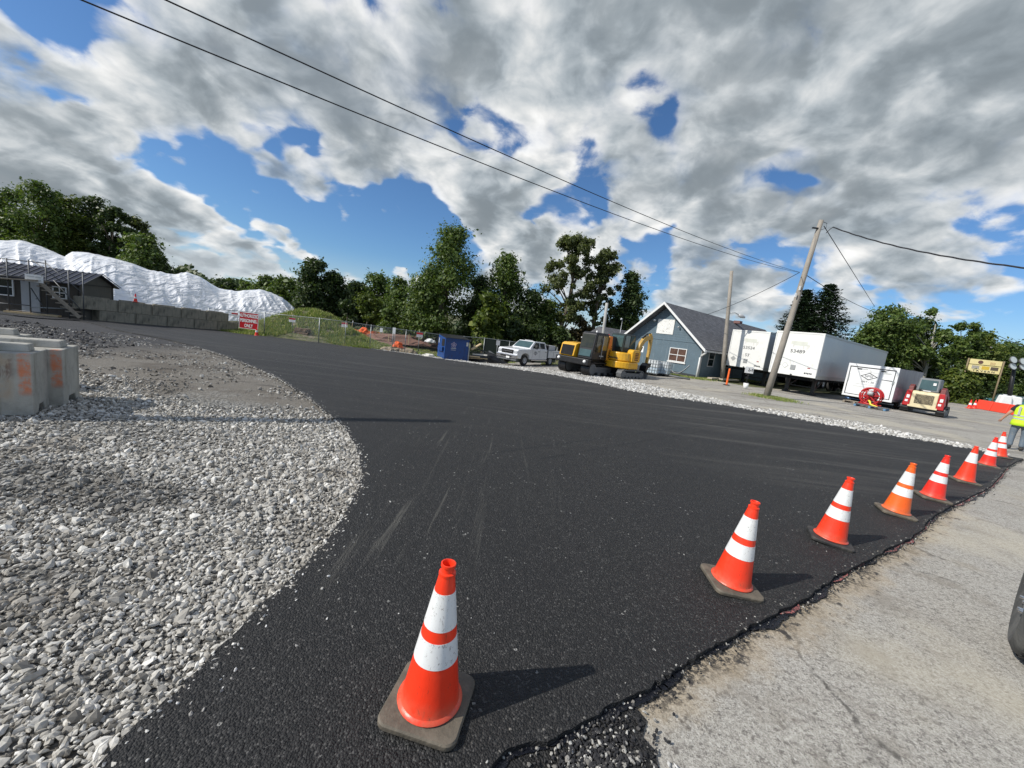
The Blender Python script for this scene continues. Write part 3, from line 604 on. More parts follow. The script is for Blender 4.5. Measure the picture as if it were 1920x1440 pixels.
# ================================================================= CONCRETE BLOCKS, front left
m,t=newmat('concrete_painted'); v=t.co.outputs['Object']; x,y,z=t.sep(v); n=t.noise(v,5.,6,.65); n2=t.noise(v,30.,4,.7)
c=t.ramp(n,[(.25,(.25,.245,.215)),(.5,(.38,.37,.33)),(.75,(.46,.445,.40))]); st=t.noise(t.mapping(v,sc=(9,9,.7)),1.,5,.6); c=t.mix(t.ss(st,.5,.72,0.,.6),c,(.16,.15,.12))
po=t.m('MULTIPLY',t.m('MULTIPLY',t.ss(x,-.13,-.09),t.ss(x,-.0,-.02)),t.m('MULTIPLY',t.ss(z,.22,.34),t.m('LESS_THAN',y,.03)))
po=t.m('MULTIPLY',po,t.ss(t.m('ADD',n,t.m('MULTIPLY',n2,.5)),.66,.86,1.,.15)); c=t.mix(t.m('MULTIPLY',po,.8),c,(.66,.19,.07))
pb=t.m('MULTIPLY',t.m('MULTIPLY',t.ss(x,-.50,-.40),t.ss(x,-.12,-.2)),t.m('MULTIPLY',t.ss(z,.10,.3),t.m('LESS_THAN',y,.03))); c=t.mix(t.m('MULTIPLY',pb,t.ss(n,.40,.62,.1,.75)),c,(.36,.27,.18))
bl=t.noise(t.mapping(v,sc=(6,6,2.5)),1.,5,.7,dist=.6); c=t.mix(t.m('MULTIPLY',t.m('MULTIPLY',pb,t.ss(z,.35,.55)),t.ss(bl,.52,.6,0.,.75)),c,(.14,.07,.05))
t.inp(t.b.inputs['Base Color'],c); t.b.inputs['Roughness'].default_value=.85; t.inp(t.b.inputs['Normal'],t.bump(t.m('ADD',n2,n),.006)); M_concp=m
def mk_block(L,w,h,label,m=M_concp,group='concrete barrier blocks at the left edge'):
    t=thing('concrete_block',label,'concrete block',group=group); ch=.05; mb=MB()
    # body: x from -L to 0 (end face at x=0), y 0..w ; two fork notches under it
    prof=[(-L,0),(-L,h),(0,h),(0,0)]
    pr=[(0,0),(.15,0),(.19,.10),(w-.20,.10),(w-.16,0),(w,0),(w,h),(0,h)]; n=len(pr)
    mb.v=[(-L,y,z) for y,z in pr]+[(0,y,z) for y,z in pr]; mb.f=[tuple(range(n))[::-1],tuple(range(n,2*n))]+[(i,(i+1)%n,n+(i+1)%n,n+i) for i in range(n)]
    obj('block_body',mb,m,t,bevel=.012)
    k=MB(); P=[(-L+.2,.17),(-.06,.17),(-.06,w-.17),(-L+.2,w-.17)]; s=.035
    k.v=[(x,y,h+.001) for x,y in P]+[(x+(s if i in(0,3) else -s*.3),y+(s if i<2 else -s),h+.095) for i,(x,y) in enumerate(P)]; k.f=[(0,1,5,4),(1,2,6,5),(2,3,7,6),(3,0,4,7),(4,5,6,7),(3,2,1,0)]
    obj('top_key',k,m,t,bevel=.012)
    return t
bu=Vector((.955,.295))
for i,(px,py,dx,lab) in enumerate([(64,779,0,'nearest grey concrete block with brown and orange paint stains'),(121,761,0,'right-hand concrete block with a thin orange stripe on its near corner'),(30,728,0,'farther concrete block, only its pale top showing at the left edge')]):
    b=mk_block([1.7,1.5,1.6][i],[.54,.60,.5][i],.77,lab); g=G(px,py); b.location=g; b.rotation_euler=(0,0,rad([37,35,30][i]))
# ================================================================= UNSEEN POLE whose shadow crosses the road
pl=thing('utility_pole','tall wooden pole left of the view, casting the long thin shadow','utility pole',(-11.0,2.1,0)); obj('pole',MB().tube([(0,0,-.1),(.35,1.2,8.6)],[.15,.10],12),M_wood,pl,True)
# ================================================================= ECOLOGY BLOCK WALL
W0=G(222,605); W1=G(385,618); wu=Vector((W1.x-W0.x,W1.y-W0.y)); bl=wu.length/2.95; wu.normalize(); ang=math.atan2(wu.y,wu.x); bh=.70
eb=None; z0=min(Z(W0.x,W0.y),Z(W1.x,W1.y))-.02
rowlab={0:'bottom-row',1:'top-row'}
M_eb=mat('mossy_concrete',(.30,.275,.215),.9,var=.3,vs=2.5,bump=.01,dirt=(.10,.095,.075),da=.6,streak=.55)
nb=0; names=['first','second','third','fourth','fifth','sixth']
for row in(0,1):
    for k in range(-1 if row else -1,4 if row else 4):
        s=(k+(.5 if row==0 else 0))*bl; p=Vector((W0.x,W0.y))+wu*s; zz=-.9-.0545*max(0,s)+.0
        zz=Z(*(Vector((W0.x,W0.y))+wu*(3)))+ -(s-3)*.042 + row*(bh+.004)-.02
        if eb is None:
            eb=thing('retaining_wall_block','x','concrete block'); kk=MB(); kk.box((.02,0,.0),(bl-.02,.6,bh)); obj('block_body',kk,M_eb,eb,bevel=.03); kk=MB(); kk.box((.3,.2,bh),(bl-.3,.4,bh+.06)); obj('top_key',kk,M_eb,eb,bevel=.02); o=eb
        else: o=dup(eb)
        o.location=(p.x,p.y,zz); o.rotation_euler=(0,rad(2.4),ang)
        tag(o,f'{names[k+1]} stained block from the shed in the {"upper" if row else "lower"} course of the retaining wall',None,'stacked blocks of the retaining wall')
        if row==1 and k==0: cone_wall.location=(p.x+wu.x*.9-.1,p.y+wu.y*.9+.2,zz+bh-.01)
# ================================================================= PLASTIC COVERED PILE
m,t=newmat('white_plastic_sheeting'); v=t.co.outputs['Object']; n=t.noise(v,.5,4); 
wv=t.noise(t.mapping(v,sc=(1.5,.8,.10)),.8,3,.45,dist=.7); wv2=t.noise(t.mapping(v,rot=(0,.5,.2),sc=(3.2,1.2,.2)),.8,3,.5,dist=.8)
c=t.mix(t.ss(n,.4,.7,0,.4),(.84,.85,.86),(.70,.71,.72)); sp_=t.sep(v)[0]; c=t.mix(t.ss(sp_,-41.,-46.,0.,.5),c,(.60,.52,.40)); t.inp(t.b.inputs['Base Color'],c); t.b.inputs['Roughness'].default_value=.28; t.b.inputs['Specular IOR Level'].default_value=.6
t.inp(t.b.inputs['Normal'],t.bump(t.m('ADD',t.m('MULTIPLY',wv,.5),t.m('MULTIPLY',wv2,.7)),.42)); M_sheet=m
def lerpl(x,L):
    if x<=L[0][0]: return L[0][1]
    for (a,b),(c,d) in zip(L[:-1],L[1:]):
        if x<=c: return b+(d-b)*(x-a)/(c-a)
    return L[-1][1]
TOP=[(-120,448),(0,451),(42,451),(72,460),(100,471),(122,481),(135,471),(165,473),(212,484),(250,495),(280,506),(300,511),(322,514),(350,511),(375,519),(395,531),(410,539),(445,546),(486,543),(508,547),(530,558),(552,577)]
BOT=[(-120,560),(215,566),(360,588),(449,592),(498,590),(553,590)]; YB=[(-120,22.),(60,25),(215,27.3),(305,30.),(385,33),(450,35.5),(553,41)]
def pile(u,v):
    px=-120+u*672; yb=lerpl(px,YB); e=sm((552-px)/60)
    b=PT(px,lerpl(px,BOT),yb); b.z-=.5; tp=PT(px,lerpl(px,TOP),yb*1.17+.6)
    if v<=.6:
        q=v/.6; p=b.lerp(tp,q); s=math.sin(q*PI/2)**.8; p.z=b.z+(tp.z-b.z)*s
    else:
        q=(v-.6)/.4; bk=tp+(tp-b)*1.1; p=tp.lerp(bk,q); p.z=tp.z+(b.z-tp.z)*(1-math.cos(q*PI/2))
    w=min(1,v*6)*(1 if v<.55 else max(.1,1-(v-.55)*6)); s=p.x*.8+p.y*.5
    r=1-abs(noise.noise((s*.55+.5*p.z,p.z*.16+3,v*.7)))*2; r2=(1-abs(noise.noise((s*1.3+p.z*.75,p.z*.22,v)))*2)**3 if True else 0; r3=(1-abs(noise.noise((s*2.6-p.z*1.3,p.z*.35,9)))*2)
    k_=max(0,noise.noise((s*.23,p.z*.3,5))+.25); d=(r*.26+r2*.24*(k_+.35)+max(0,r3-.4)*.34*k_-.2)*w
    nrm=Vector((.45,-.75,.5)); return p+nrm*d
o=obj('covered_stockpile',MB().grid(pile,330,70),M_sheet,smooth=True); tag(o,'long soil stockpile wrapped in crumpled white plastic sheeting behind the block wall','stockpile')
# ================================================================= SHED
A=G(149,599); sh=thing('shed','low dark brown shed with ribbed metal roof and tan gable end','shed',(A.x,A.y,A.z-.05),rad(18)); Ls,Ds,hw,hr=3.9,2.8,2.05,.62
mb=MB(); mb.box((-Ls,0,0),(0,.08,hw)); mb.box((-Ls,Ds-.08,0),(0,Ds,hw)); mb.box((-Ls,.08,0),(-Ls+.08,Ds-.08,hw)); obj('wall',mb,M_shed,sh)
mb=MB(); mb.add([(0,0,0),(0,Ds,0),(0,Ds,hw),(0,Ds/2,hw+hr),(0,0,hw),(-.08,0,0),(-.08,Ds,0),(-.08,Ds,hw),(-.08,Ds/2,hw+hr),(-.08,0,hw)],[(0,1,2,3,4),(9,8,7,6,5),(0,5,6,1),(1,6,7,2),(2,7,8,3),(3,8,9,4),(4,9,5,0)]); obj('gable_wall',mb,M_shed2,sh)
mb=MB()
for s in(-1,1):
    y0=Ds/2; y1=Ds/2+s*(Ds/2+.22); z0_=hw+hr+.06; z1_=hw-.04; mb.add([(-Ls-.2,y0,z0_),(.22,y0,z0_),(.22,y1,z1_),(-Ls-.2,y1,z1_),(-Ls-.2,y0,z0_-.06),(.22,y0,z0_-.06),(.22,y1,z1_-.06),(-Ls-.2,y1,z1_-.06)],[(0,1,2,3),(7,6,5,4),(0,4,5,1),(1,5,6,2),(2,6,7,3),(3,7,4,0)])
rf=obj('roof',mb,M_metalroof,sh); mb=MB()
for k in range(15):
    x=-Ls+k*.3
    for s in(-1,1): mb.bar((x,Ds/2,hw+hr+.075),(x,Ds/2+s*(Ds/2+.21),hw-.02),.03,.035)
obj('roof_rib',mb,M_ltgrey if False else M_grey,rf)
mb=MB(); mb.box((.003,0,hw-.06),(.03,Ds,hw+.0)); mb.box((.003,0,0),(.03,.10,hw-.06)); mb.box((.003,Ds-.1,0),(.03,Ds,hw-.06)); obj('trim',mb,M_black,sh)
mb=MB(); mb.box((.003,1.35,1.1),(.02,1.75,1.14)); obj('vent',mb,M_black,sh)
def window(parent,x0,x1,z0,z1,y=-.0,nx=2,nz=2,fm=M_white,gm=M_glass,lab=None):
    g=obj('window',MB().box((x0,y-.03,z0),(x1,y-.004,z1)),gm,parent); mb=MB(); w=.055
    mb.box((x0-w,y-.06,z0-w),(x0,y,z1+w)); mb.box((x1,y-.06,z0-w),(x1+w,y,z1+w)); mb.box((x0,y-.06,z1),(x1,y,z1+w)); mb.box((x0,y-.06,z0-w),(x1,y,z0))
    for i in range(1,nx): x=x0+(x1-x0)*i/nx; mb.box((x-.02,y-.05,z0),(x+.02,y-.031,z1))
    for i in range(1,nz): z=z0+(z1-z0)*i/nz; mb.box((x0,y-.056,z-.025),(x1,y-.033,z+.025))
    obj('frame',mb,fm,g); return g
window(sh,-3.35,-2.75,1.0,1.85,nx=1); window(sh,-1.05,-.55,1.15,1.7,nx=2)
dr=obj('door',MB().box((-2.4,-.05,.02),(-1.65,-.003,1.85)),M_ltgrey,sh); obj('handle',MB().cb((-1.75,-.07,.95),(.06,.05,.03)),M_black,dr)
# yellow bollard
g=G(161,597); o=thing('bollard','yellow steel bollard before the brown shed','bollard',g); obj('post',MB().lathe([(0,0),(.075,0),(.075,.78),(.06,.84),(0,.86)],14),M_yel,o,True); obj('chain',MB().tube([(.0,-.07,.8),(-.05,-.1,.95),(-.02,-.1,1.1)],.012,6),M_galv,o)
# scaffold stair platform in front of the shed
ux=Vector((math.cos(rad(18)),math.sin(rad(18)))); Q=Vector((A.x,A.y))+Vector((ux.y,-ux.x))*.75
def S(px,py,off=0): return PL(px,py,Q+Vector((ux.y,-ux.x))*off,ux)
scf=thing('scaffold_stair','scaffold pipe staircase and railings leaning before the shed','scaffold',S(86,590)); base=scf.location.copy()
def rel(p): return p-base
posts=[(14,484,588),(55,487,589),(87,488,592),(130,508,590),(157,512,597)]
for px,a,b in posts:
    tp=S(px-2,a); bt=S(px,b); bt.x,bt.y=tp.x,tp.y; bt.z=Z(bt.x,bt.y)-.02; obj('post',MB().tube([rel(bt),rel(tp)],.028,8),M_scaf,scf,True)
rails=[((-40,480),(87,494)),((-40,497),(54,506)),((60,487),(120,532)),((87,494),(158,552)),((56,576),(128,579)),((-40,565),(58,573)),((12,580),(112,590)),((58,540),(86,583)),((-40,512),(52,520)),((100,525),(152,581))]
for a,b in rails: obj('rail',MB().tube([rel(S(*a)),rel(S(*b))],.024,8),M_scaf if a[1]!=576 else M_galv,scf,True)
mb=MB()
for k in range(9):
    q=k/8; p=S(76+q*70,530+q*62); mb.cb(rel(p)+Vector((0,0,0)),(.34,.5,.05),Matrix.Identity(4))
obj('stair_tread',mb,M_wood,scf); mb=MB(); mb.bar(rel(S(74,528)),rel(S(150,596)),.05,.16); mb.bar(rel(S(74,528,.5)),rel(S(150,596,.5)),.05,.16); obj('stair_stringer',mb,M_wood,scf)
mb=MB(); mb.bar(rel(S(-40,519,.3)),rel(S(80,527,.3)),.9,.06); obj('platform',mb,M_wood,scf)
p=S(64,522,.55); o=thing('notice_board','small pale notice board wired to the scaffold railing','sign',p,rad(18)); obj('panel',MB().box((-.36,-.01,-.2),(.36,.01,.2)),M_white,o)
obj('lettering',MB().box((-.28,-.016,.06),(.02,-.012,.11)).box((.06,-.016,.03),(.27,-.012,.12)).box((-.28,-.016,-.1),(.05,-.012,-.05)).box((.09,-.016,-.12),(.27,-.012,-.03)),M_faint,o)
# pale timber skids before the shed
o=thing('timber_skid','long pale plank lying under the scaffold','plank',S(60,588)); a=S(10,584)-S(60,588); b=S(112,593)-S(60,588); obj('board',MB().bar(a,b,.25,.10),M_woodn,o)
# ================================================================= FENCE
FP=[(391,579,616),(445,583,621),(495,587,630),(547,592,636),(597,597,643),(646,603,649),(693,610,654),(738,616,660)]
fen=thing('chain_link_fence','galvanised chain link fence with bare posts along the road edge','fence',G(391,616)); fb=fen.location.copy(); tops=[];bots=[]
for px,a,b in FP:
    g=G(px,b); t_=PT(px+2,a,g.y); t_.x=g.x; tops.append(t_-fb); bots.append(g-fb+Vector((0,0,.02)))
for i,(a,b) in enumerate(zip(bots,tops)): obj('post',MB().tube([a-Vector((0,0,.1)),b+Vector((0,0,.06))],.035 if i%2==0 else .022,8),M_galv,fen,True)
obj('top_rail',MB().tube(tops,.024,6),M_galv,fen,True); obj('bottom_rail',MB().tube(bots[-3:],.03,6),M_galv,fen,True)
mb=MB(); n=len(tops)
for a,b in zip(tops,bots): mb.v+=[tuple(a),tuple(b)]
mb.f=[(2*i,2*i+1,2*i+3,2*i+2) for i in range(n-1)]; obj('mesh_panel',mb,M_link,fen,fix=False)
FP2=[(738,616,660,32.4),(762,619,0,33.2),(787,622,0,34),(830,628,0,35),(870,631,0,35.6),(909,634,0,36),(934,637,0,36.2),(956,640,0,36.4),(1000,646,0,36.6),(1045,652,0,36.8)]
fe2=thing('chain_link_fence','chain link fence with dark screen running behind dumpster and pickup','fence',G(738,660)+Vector((.1,.02,0))); fb=fe2.location.copy(); tops=[];bots=[]
for px,a,b,Y in FP2:
    t_=PT(px,a,Y); z=ZG(t_.x,t_.y); tops.append(t_-fb); bots.append(Vector((t_.x,t_.y,min(z+.03,t_.z-1.5)))-fb)
for a,b in zip(bots,tops): obj('post',MB().tube([a,b+Vector((0,0,.06))],.03,8),M_galv,fe2,True)
obj('top_rail',MB().tube(tops,.024,6),M_galv,fe2,True)
def strip_(T,B,a,b):
    mb=MB()
    for i in range(a,b): mb.v+=[tuple(T[i]),tuple(B[i])]
    mb.f=[(2*i,2*i+1,2*i+3,2*i+2) for i in range(b-a-1)]; return mb
obj('mesh_panel',strip_(tops,bots,0,6),M_link,fe2,fix=False); M_screen=mat('dark_green_screen',(.012,.022,.016),.9,bump=0); obj('privacy_screen',strip_(tops,bots,4,10),M_screen,fe2,fix=False)
# small notices on the fence
def notice(px,py,Y,w,h,lab,m=M_white,bar=M_red,extra=0.):
    p=PT(px,py,Y); o=thing('fence_sign',lab,'sign',p,rad(6)); obj('panel',MB().box((-w/2,-.008,-h/2),(w/2,.008,h/2)),m,o)
    if bar: obj('header_band',MB().box((-w/2+.01,-.013,h*.1),(w/2-.01,-.009,h/2-.01)),bar,o); obj('lettering',MB().box((-w*.36,-.013,-h*.12),(w*.36,-.009,-h*.04)).box((-w*.28,-.013,-h*.32),(w*.3,-.009,-h*.22)),M_faint,o)
notice(402,587,31.6,.5,.28,'pale notice on the fence nearest the block wall',M_ltgrey); notice(440,590,31.3,.5,.30,'white notice just left of the red authorized-personnel sign')
notice(548,600,31.5,.5,.34,'white notice with red header on the fence before the grassy mound'); notice(646,609,33.8,.5,.40,'notice with faded header on fence right of the mound')
notice(715,619,33,.25,.36,'blank white paper notice between two close fence posts',M_wp,None); notice(739,620,32.1,.24,.5,'narrow white tag tied to the thick fence post',M_wp,None); notice(787,628,33.6,.55,.42,'grey weathered notice on the fence left of the blue dumpster',M_ltgrey)
notice(934,643,36.,.35,.45,'pale notice on the fence left of the white pickup',M_ltgrey,None)
# authorised personnel sign
gA=G(497,630); p=PT(466.5,601.5,31.2); o=thing('warning_sign','red square sign reading AUTHORIZED PERSONNEL ONLY on the fence','sign',p,rad(4)); w=1.5;h=1.32
obj('panel',MB().box((-w/2,-.015,-h/2),(w/2,.015,h/2)),M_signred,o); mb=MB(); e=.035
mb.box((-w/2,-.022,h/2-e),(w/2,-.016,h/2)).box((-w/2,-.022,-h/2),(w/2,-.016,-h/2+e)).box((-w/2,-.022,-h/2+e),(-w/2+e,-.016,h/2-e)).box((w/2-e,-.022,-h/2+e),(w/2,-.016,h/2-e)); obj('border',mb,M_wp,o)
for s,z in(('AUTHORIZED',.38),('PERSONNEL',-.02),('ONLY',-.42)): text('lettering',s,.36,M_wp,o,face((0,-.020,z),(1,0,0)),ext=.003,bold=.012,sx=.68)
# straw log, netting, spoil and rocks behind the fence
M_straw=mat('brown_straw',(.13,.085,.055),.95,var=.5,vs=14,bump=.04,bs=30)
g=PT(567,621,33.4); o=obj('straw_bale',MB().cb((0,0,0),(1.15,.5,.48)),M_straw,bevel=.12); o.location=g; bm=bmesh.new(); bm.from_mesh(o.data); bmesh.ops.subdivide_edges(bm,edges=bm.edges,cuts=5,use_grid_fill=True)
for v_ in bm.verts: v_.co+=Vector((noise.noise(v_.co*6),noise.noise(v_.co*6+Vector((5,0,0))),noise.noise(v_.co*6+Vector((0,9,0)))))*.09
bm.to_mesh(o.data); bm.free(); o.modifiers.clear(); tag(o,'dark brown straw bale lying at the foot of the grassy mound','straw bale')
m,t=newmat('orange_mesh_net'); v=t.co.outputs['Object']; x,y,z=t.sep(v); k=t.m('MAXIMUM',t.m('LESS_THAN',t.m('FRACT',t.m('MULTIPLY',x,9.)),.55),t.m('LESS_THAN',t.m('FRACT',t.m('MULTIPLY',z,9.)),.5)); t.b.inputs['Base Color'].default_value=(.75,.13,.03,1); t.b.inputs['Roughness'].default_value=.8; t.inp(t.b.inputs['Alpha'],k); M_net=m
def netting(name,pts,Y,lab,h=.6,m=M_net):
    P=[PT(px,py,Y+k*.0) for k,(px,py) in enumerate(pts)]; o=thing(name,lab,'safety netting',P[0]); mb=MB()
    n=len(P)-1
    def fn(u,v):
        i=min(int(u*n),n-1); q=u*n-i; p=P[i].lerp(P[i+1],q)-P[0]; return p+Vector((0,.12*math.sin(u*19),-h*v+.05*math.sin(u*23)))
    obj('net',mb.grid(fn,40,4),m,o,fix=False)
    for i in range(n+1): p=P[i]-P[0]; obj('stake',MB().bar(p+Vector((0,.03,.15)),p+Vector((0,.03,-h-.35)),.05),M_woodn,o)
netting('safety_net',[(655,616),(676,618),(692,621),(712,622),(738,625)],45,'orange mesh netting on stakes behind the fence, left of the red spoil',.7); netting('safety_net',[(745,627),(765,628),(783,628)],47,'short bright orange net panel nearer the dumpster',.55,M_orn)
def crumple(name,c,sz,lab,cat,m,seed=0,nn=10):
    bm=bmesh.new(); bmesh.ops.create_icosphere(bm,subdivisions=3,radius=1)
    for v_ in bm.verts:
        p=v_.co.copy(); r=1+.35*noise.noise(p*1.7+Vector((seed,0,0)))+.18*noise.noise(p*4+Vector((seed,2,0))); v_.co=Vector((p.x*r*sz[0],p.y*r*sz[1],max(-.1,p.z)*r*sz[2]))
    me=bpy.data.meshes.new(name); bm.to_mesh(me); bm.free(); o=link(name,me,m); o.location=c; return tag(o,lab,cat)
def onZ(px,py,Y):
    p=PT(px,py,Y); p.z=min(p.z,ZG(p.x,p.y)+.0); return p
M_spoil=mat('red_brown_soil',(.20,.11,.085),.95,var=.3,vs=2,bump=.05,bs=9); M_rock=mat('tan_rock',(.34,.27,.19),.9,var=.35,vs=3,bump=.03,bs=9,dirt=(.12,.10,.08),da=.5); M_cream=mat('pale_sheet',(.62,.60,.54),.8,bump=.01)
crumple('soil_heap',PT(760,642,43),(5.2,2.,.85),'low heap of red-brown soil behind the fence','soil heap',M_spoil,3); crumple('soil_heap',PT(715,648,39),(2.6,1.,.45),'small dark soil heap just inside the double fence post','soil heap',M_spoil,8)
for i,(px,py,s,lab) in enumerate([(722,653,.42,'tan boulder at the left of the rock pile'),(731,651,.5,'upper tan boulder in the middle of the rock pile'),(742,659,.45,'cream boulder behind the thick fence post'),(752,656,.4,'small boulder in front of the orange sheet'),(765,660,.6,'grey-brown boulder, largest of the rock pile'),(775,661,.4,'mossy boulder at the right end of the rock pile')]):
    o=crumple('boulder',onZ(px,py,34+i*.1),(s,s*.8,s*.8),lab,'rock',M_rock,i*5.3); o['group']='rock pile inside the fence'
crumple('orange_sheet',PT(746,650,35.5),(.45,.3,.5),'crumpled orange plastic on the rock pile','plastic sheet',M_orn,2); crumple('orange_sheet',PT(682,622,40),(.42,.3,.45),'folded bright orange netting lying against the stakes','plastic sheet',M_orn,5)
crumple('white_bag',PT(806,641,38),(.5,.3,.28),'white bag on the ground left of the dumpster','bag',M_wp,4); crumple('white_sheeting',G(803,669)+Vector((0,0,.02)),(.55,.4,.25),'rumpled white sheeting at the foot of the dumpster','plastic sheet',M_cream,6)
p=PT(617,599,58); o=thing('canopy_tent','white domed canopy beyond the mound','canopy',(p.x,p.y,-1.6)); obj('canopy',MB().lathe([(.9,1.75),(.7,1.95),(.35,2.1),(0,2.15)],16),M_wp,o,True); obj('body',MB().lathe([(.78,0),(.8,1.72)],16),M_grey,o,True)
p=PT(661,610,42); o=thing('marker_post','leaning white-topped stake left of the orange netting','stake',p); obj('stake',MB().bar((0,0,.35),(-.12,0,-.9),.06),M_woodn,o); obj('tip',MB().bar((.025,-.002,.5),(-.004,-.002,.33),.065),M_wp,o)
for i,(px,py,l) in enumerate([(729,630,'upright stake right of the white paper notice'),(767,630,'short stake near the right orange net')]): p=PT(px,py,41); o=thing('marker_post','pale wooden '+l,'stake',p,group='survey stakes'); obj('stake',MB().bar((0,0,.2),(0,0,-.9),.07),M_woodn,o)
# ================================================================= DUMPSTER
g=G(832,674); du=thing('dumpster','dark blue steel dumpster with white emblem at the road edge','dumpster',g,rad(30)); Wd,Dd,Hd=1.98,1.7,1.72
mb=MB(); mb.add([(0,0,.08),(Wd,0,.08),(Wd,Dd,.08),(0,Dd,.08),(0,-.0,Hd-.06),(Wd,0,Hd-.06),(Wd,Dd,Hd+.12),(0,Dd,Hd+.12)],[(0,3,2,1),(4,5,6,7),(0,1,5,4),(1,2,6,5),(2,3,7,6),(3,0,4,7)]); obj('body',mb,M_blue,du,bevel=.015)
mb=MB(); mb.box((-.04,-.05,Hd-.09),(Wd+.04,-.002,Hd-.01)); obj('rim',mb,M_blue,du,bevel=.01); obj('skid',MB().box((-.03,-.03,.0),(Wd+.03,.0,.1)),M_blue,du)
ld=MB(); ld.add([(-.03,-.09,Hd-.02),(Wd+.03,-.09,Hd-.02),(Wd+.03,Dd,Hd+.17),(-.03,Dd,Hd+.17),(-.03,-.09,Hd+.02),(Wd+.03,-.09,Hd+.02),(Wd+.03,Dd,Hd+.22),(-.03,Dd,Hd+.22)],[(0,3,2,1),(4,5,6,7),(0,1,5,4),(1,2,6,5),(2,3,7,6),(3,0,4,7)]); obj('lid',ld,M_black,du,bevel=.02)
mb=MB(); mb.box((-.14,.25,.62),(-.004,1.35,.70)); mb.box((-.14,.25,.9),(-.004,1.35,.95)); mb.box((-.14,.25,.70),(-.10,1.35,.9)); obj('fork_pocket',mb,M_blue,du,bevel=.01); obj('side_door',MB().box((-.02,.15,1.02),(-.005,.75,1.58)),M_dark,du)
obj('bracket',MB().box((-.05,1.35,1.2),(-.005,1.42,1.6)),M_wp,du); obj('corner_post',MB().box((Wd+.01,-.06,0),(Wd+.07,-.01,1.05)),M_ltgrey,du); obj('sticker',MB().box((Wd-.22,-.012,1.2),(Wd-.06,-.003,1.5)),M_cream,du)
mb=MB(); cx,cz=.70,1.20
for k in range(5):
    a=PI/2+k*2*PI/5; x,z=cx+.15*math.cos(a),cz+.15*math.sin(a)
    mb.lathe([(.052,0),(.052,.006),(.082,.006),(.082,0)],14,Matrix.Translation((x,-.004,z))@Matrix.Rotation(PI/2,4,'X'))
mb.lathe([(0,.007),(.05,.007),(.05,0)],14,Matrix.Translation((cx,-.004,cz))@Matrix.Rotation(PI/2,4,'X')); obj('emblem',mb,mat('emblem_pale',(.55,.45,.55),.5,bump=0),du)
obj('lettering',MB().box((cx-.22,-.010,.90),(cx+.22,-.003,.96)).box((cx-.2,-.010,.78),(cx+.2,-.003,.82)),M_ltgrey,du)
# debris pile
g=G(902,676)+Vector((0,1.2,0)); db=crumple('debris_pile',onZ(905,672,32.5)+Vector((.1,.0,.0)),(1.9,1.1,.75),'heap of dark broken decking and scrap between dumpster and pickup','scrap heap',M_black,11)
RR=random.Random(3)
for i,(px,py,L,a,tl,lab) in enumerate([(885,668,1.3,5,2,'plank sticking out toward the dumpster'),(893,650,1.0,50,40,'short pale board standing up from the scrap heap'),(900,665,1.2,-4,4,'pale beam lying level on the front of the scrap heap'),(897,672,1.5,8,6,'flat split log on the ground before the scrap heap'),(912,660,1.7,-12,-16,'long dark board sloping down the scrap heap'),(925,664,.9,-30,-34,'grey sheet leaning at the right of the scrap heap')]):
    p=PT(px,py,31.2+.1*i); o=thing('plank',lab,'board',p,rad(a),'loose boards on the scrap heap'); q=L/2; z=math.tan(rad(tl))*q*.6; obj('board',MB().bar((-q,0,-z),(q,0,z),.22,.09),[M_woodn,M_woodn,M_cream,M_woodn,M_black,M_grey][i],o)
# ================================================================= WHEEL helper
def wheel(parent,c,r,w,axis='Y',rim=M_ltgrey,rr=.58,name='wheel',side=-1,lugs=0,n=26):
    # lathe about local Y; side = direction of outer face
    M=Matrix.Translation(c)@Matrix.Rotation(-side*PI/2,4,'X') if axis=='Y' else Matrix.Translation(c)@Matrix.Rotation(side*PI/2,4,'Y')
    g=bpy.data.objects.new(name,None); COL.objects.link(g); g.parent=parent
    h=w/2
    prof=[(r*rr,-h*.8),(r*.85,-h),(r*.97,-h*.8),(r,-h*.55),(r,h*.55),(r*.97,h*.8),(r*.85,h),(r*rr,h*.8),(r*rr*.97,h*.5),(r*rr*.97,-h*.5),(r*rr,-h*.8)]
    obj('tyre',MB().lathe(prof,n,M),M_tyre,g,True,autosmooth=50)
    prof=[(r*rr*.99,h*.82),(r*rr*.9,h*.72),(r*rr*.75,h*.35),(r*rr*.45,h*.35),(r*rr*.38,h*.7),(r*rr*.3,h*.8),(0,h*.8)]
    obj('rim',MB().lathe(prof,n,M),rim,g,True,autosmooth=30); return g
# ================================================================= PICKUP (front at x=0, rear +x, y across, near side y=0)
g=G(983,686); tr=thing('pickup_truck','white crew-cab pickup with utility body parked facing the road','pickup truck',g,rad(52)); 
M_pw=mat('truck_white',(.70,.71,.72),.3,var=.04,bump=0,coat=.6); Wt=1.98
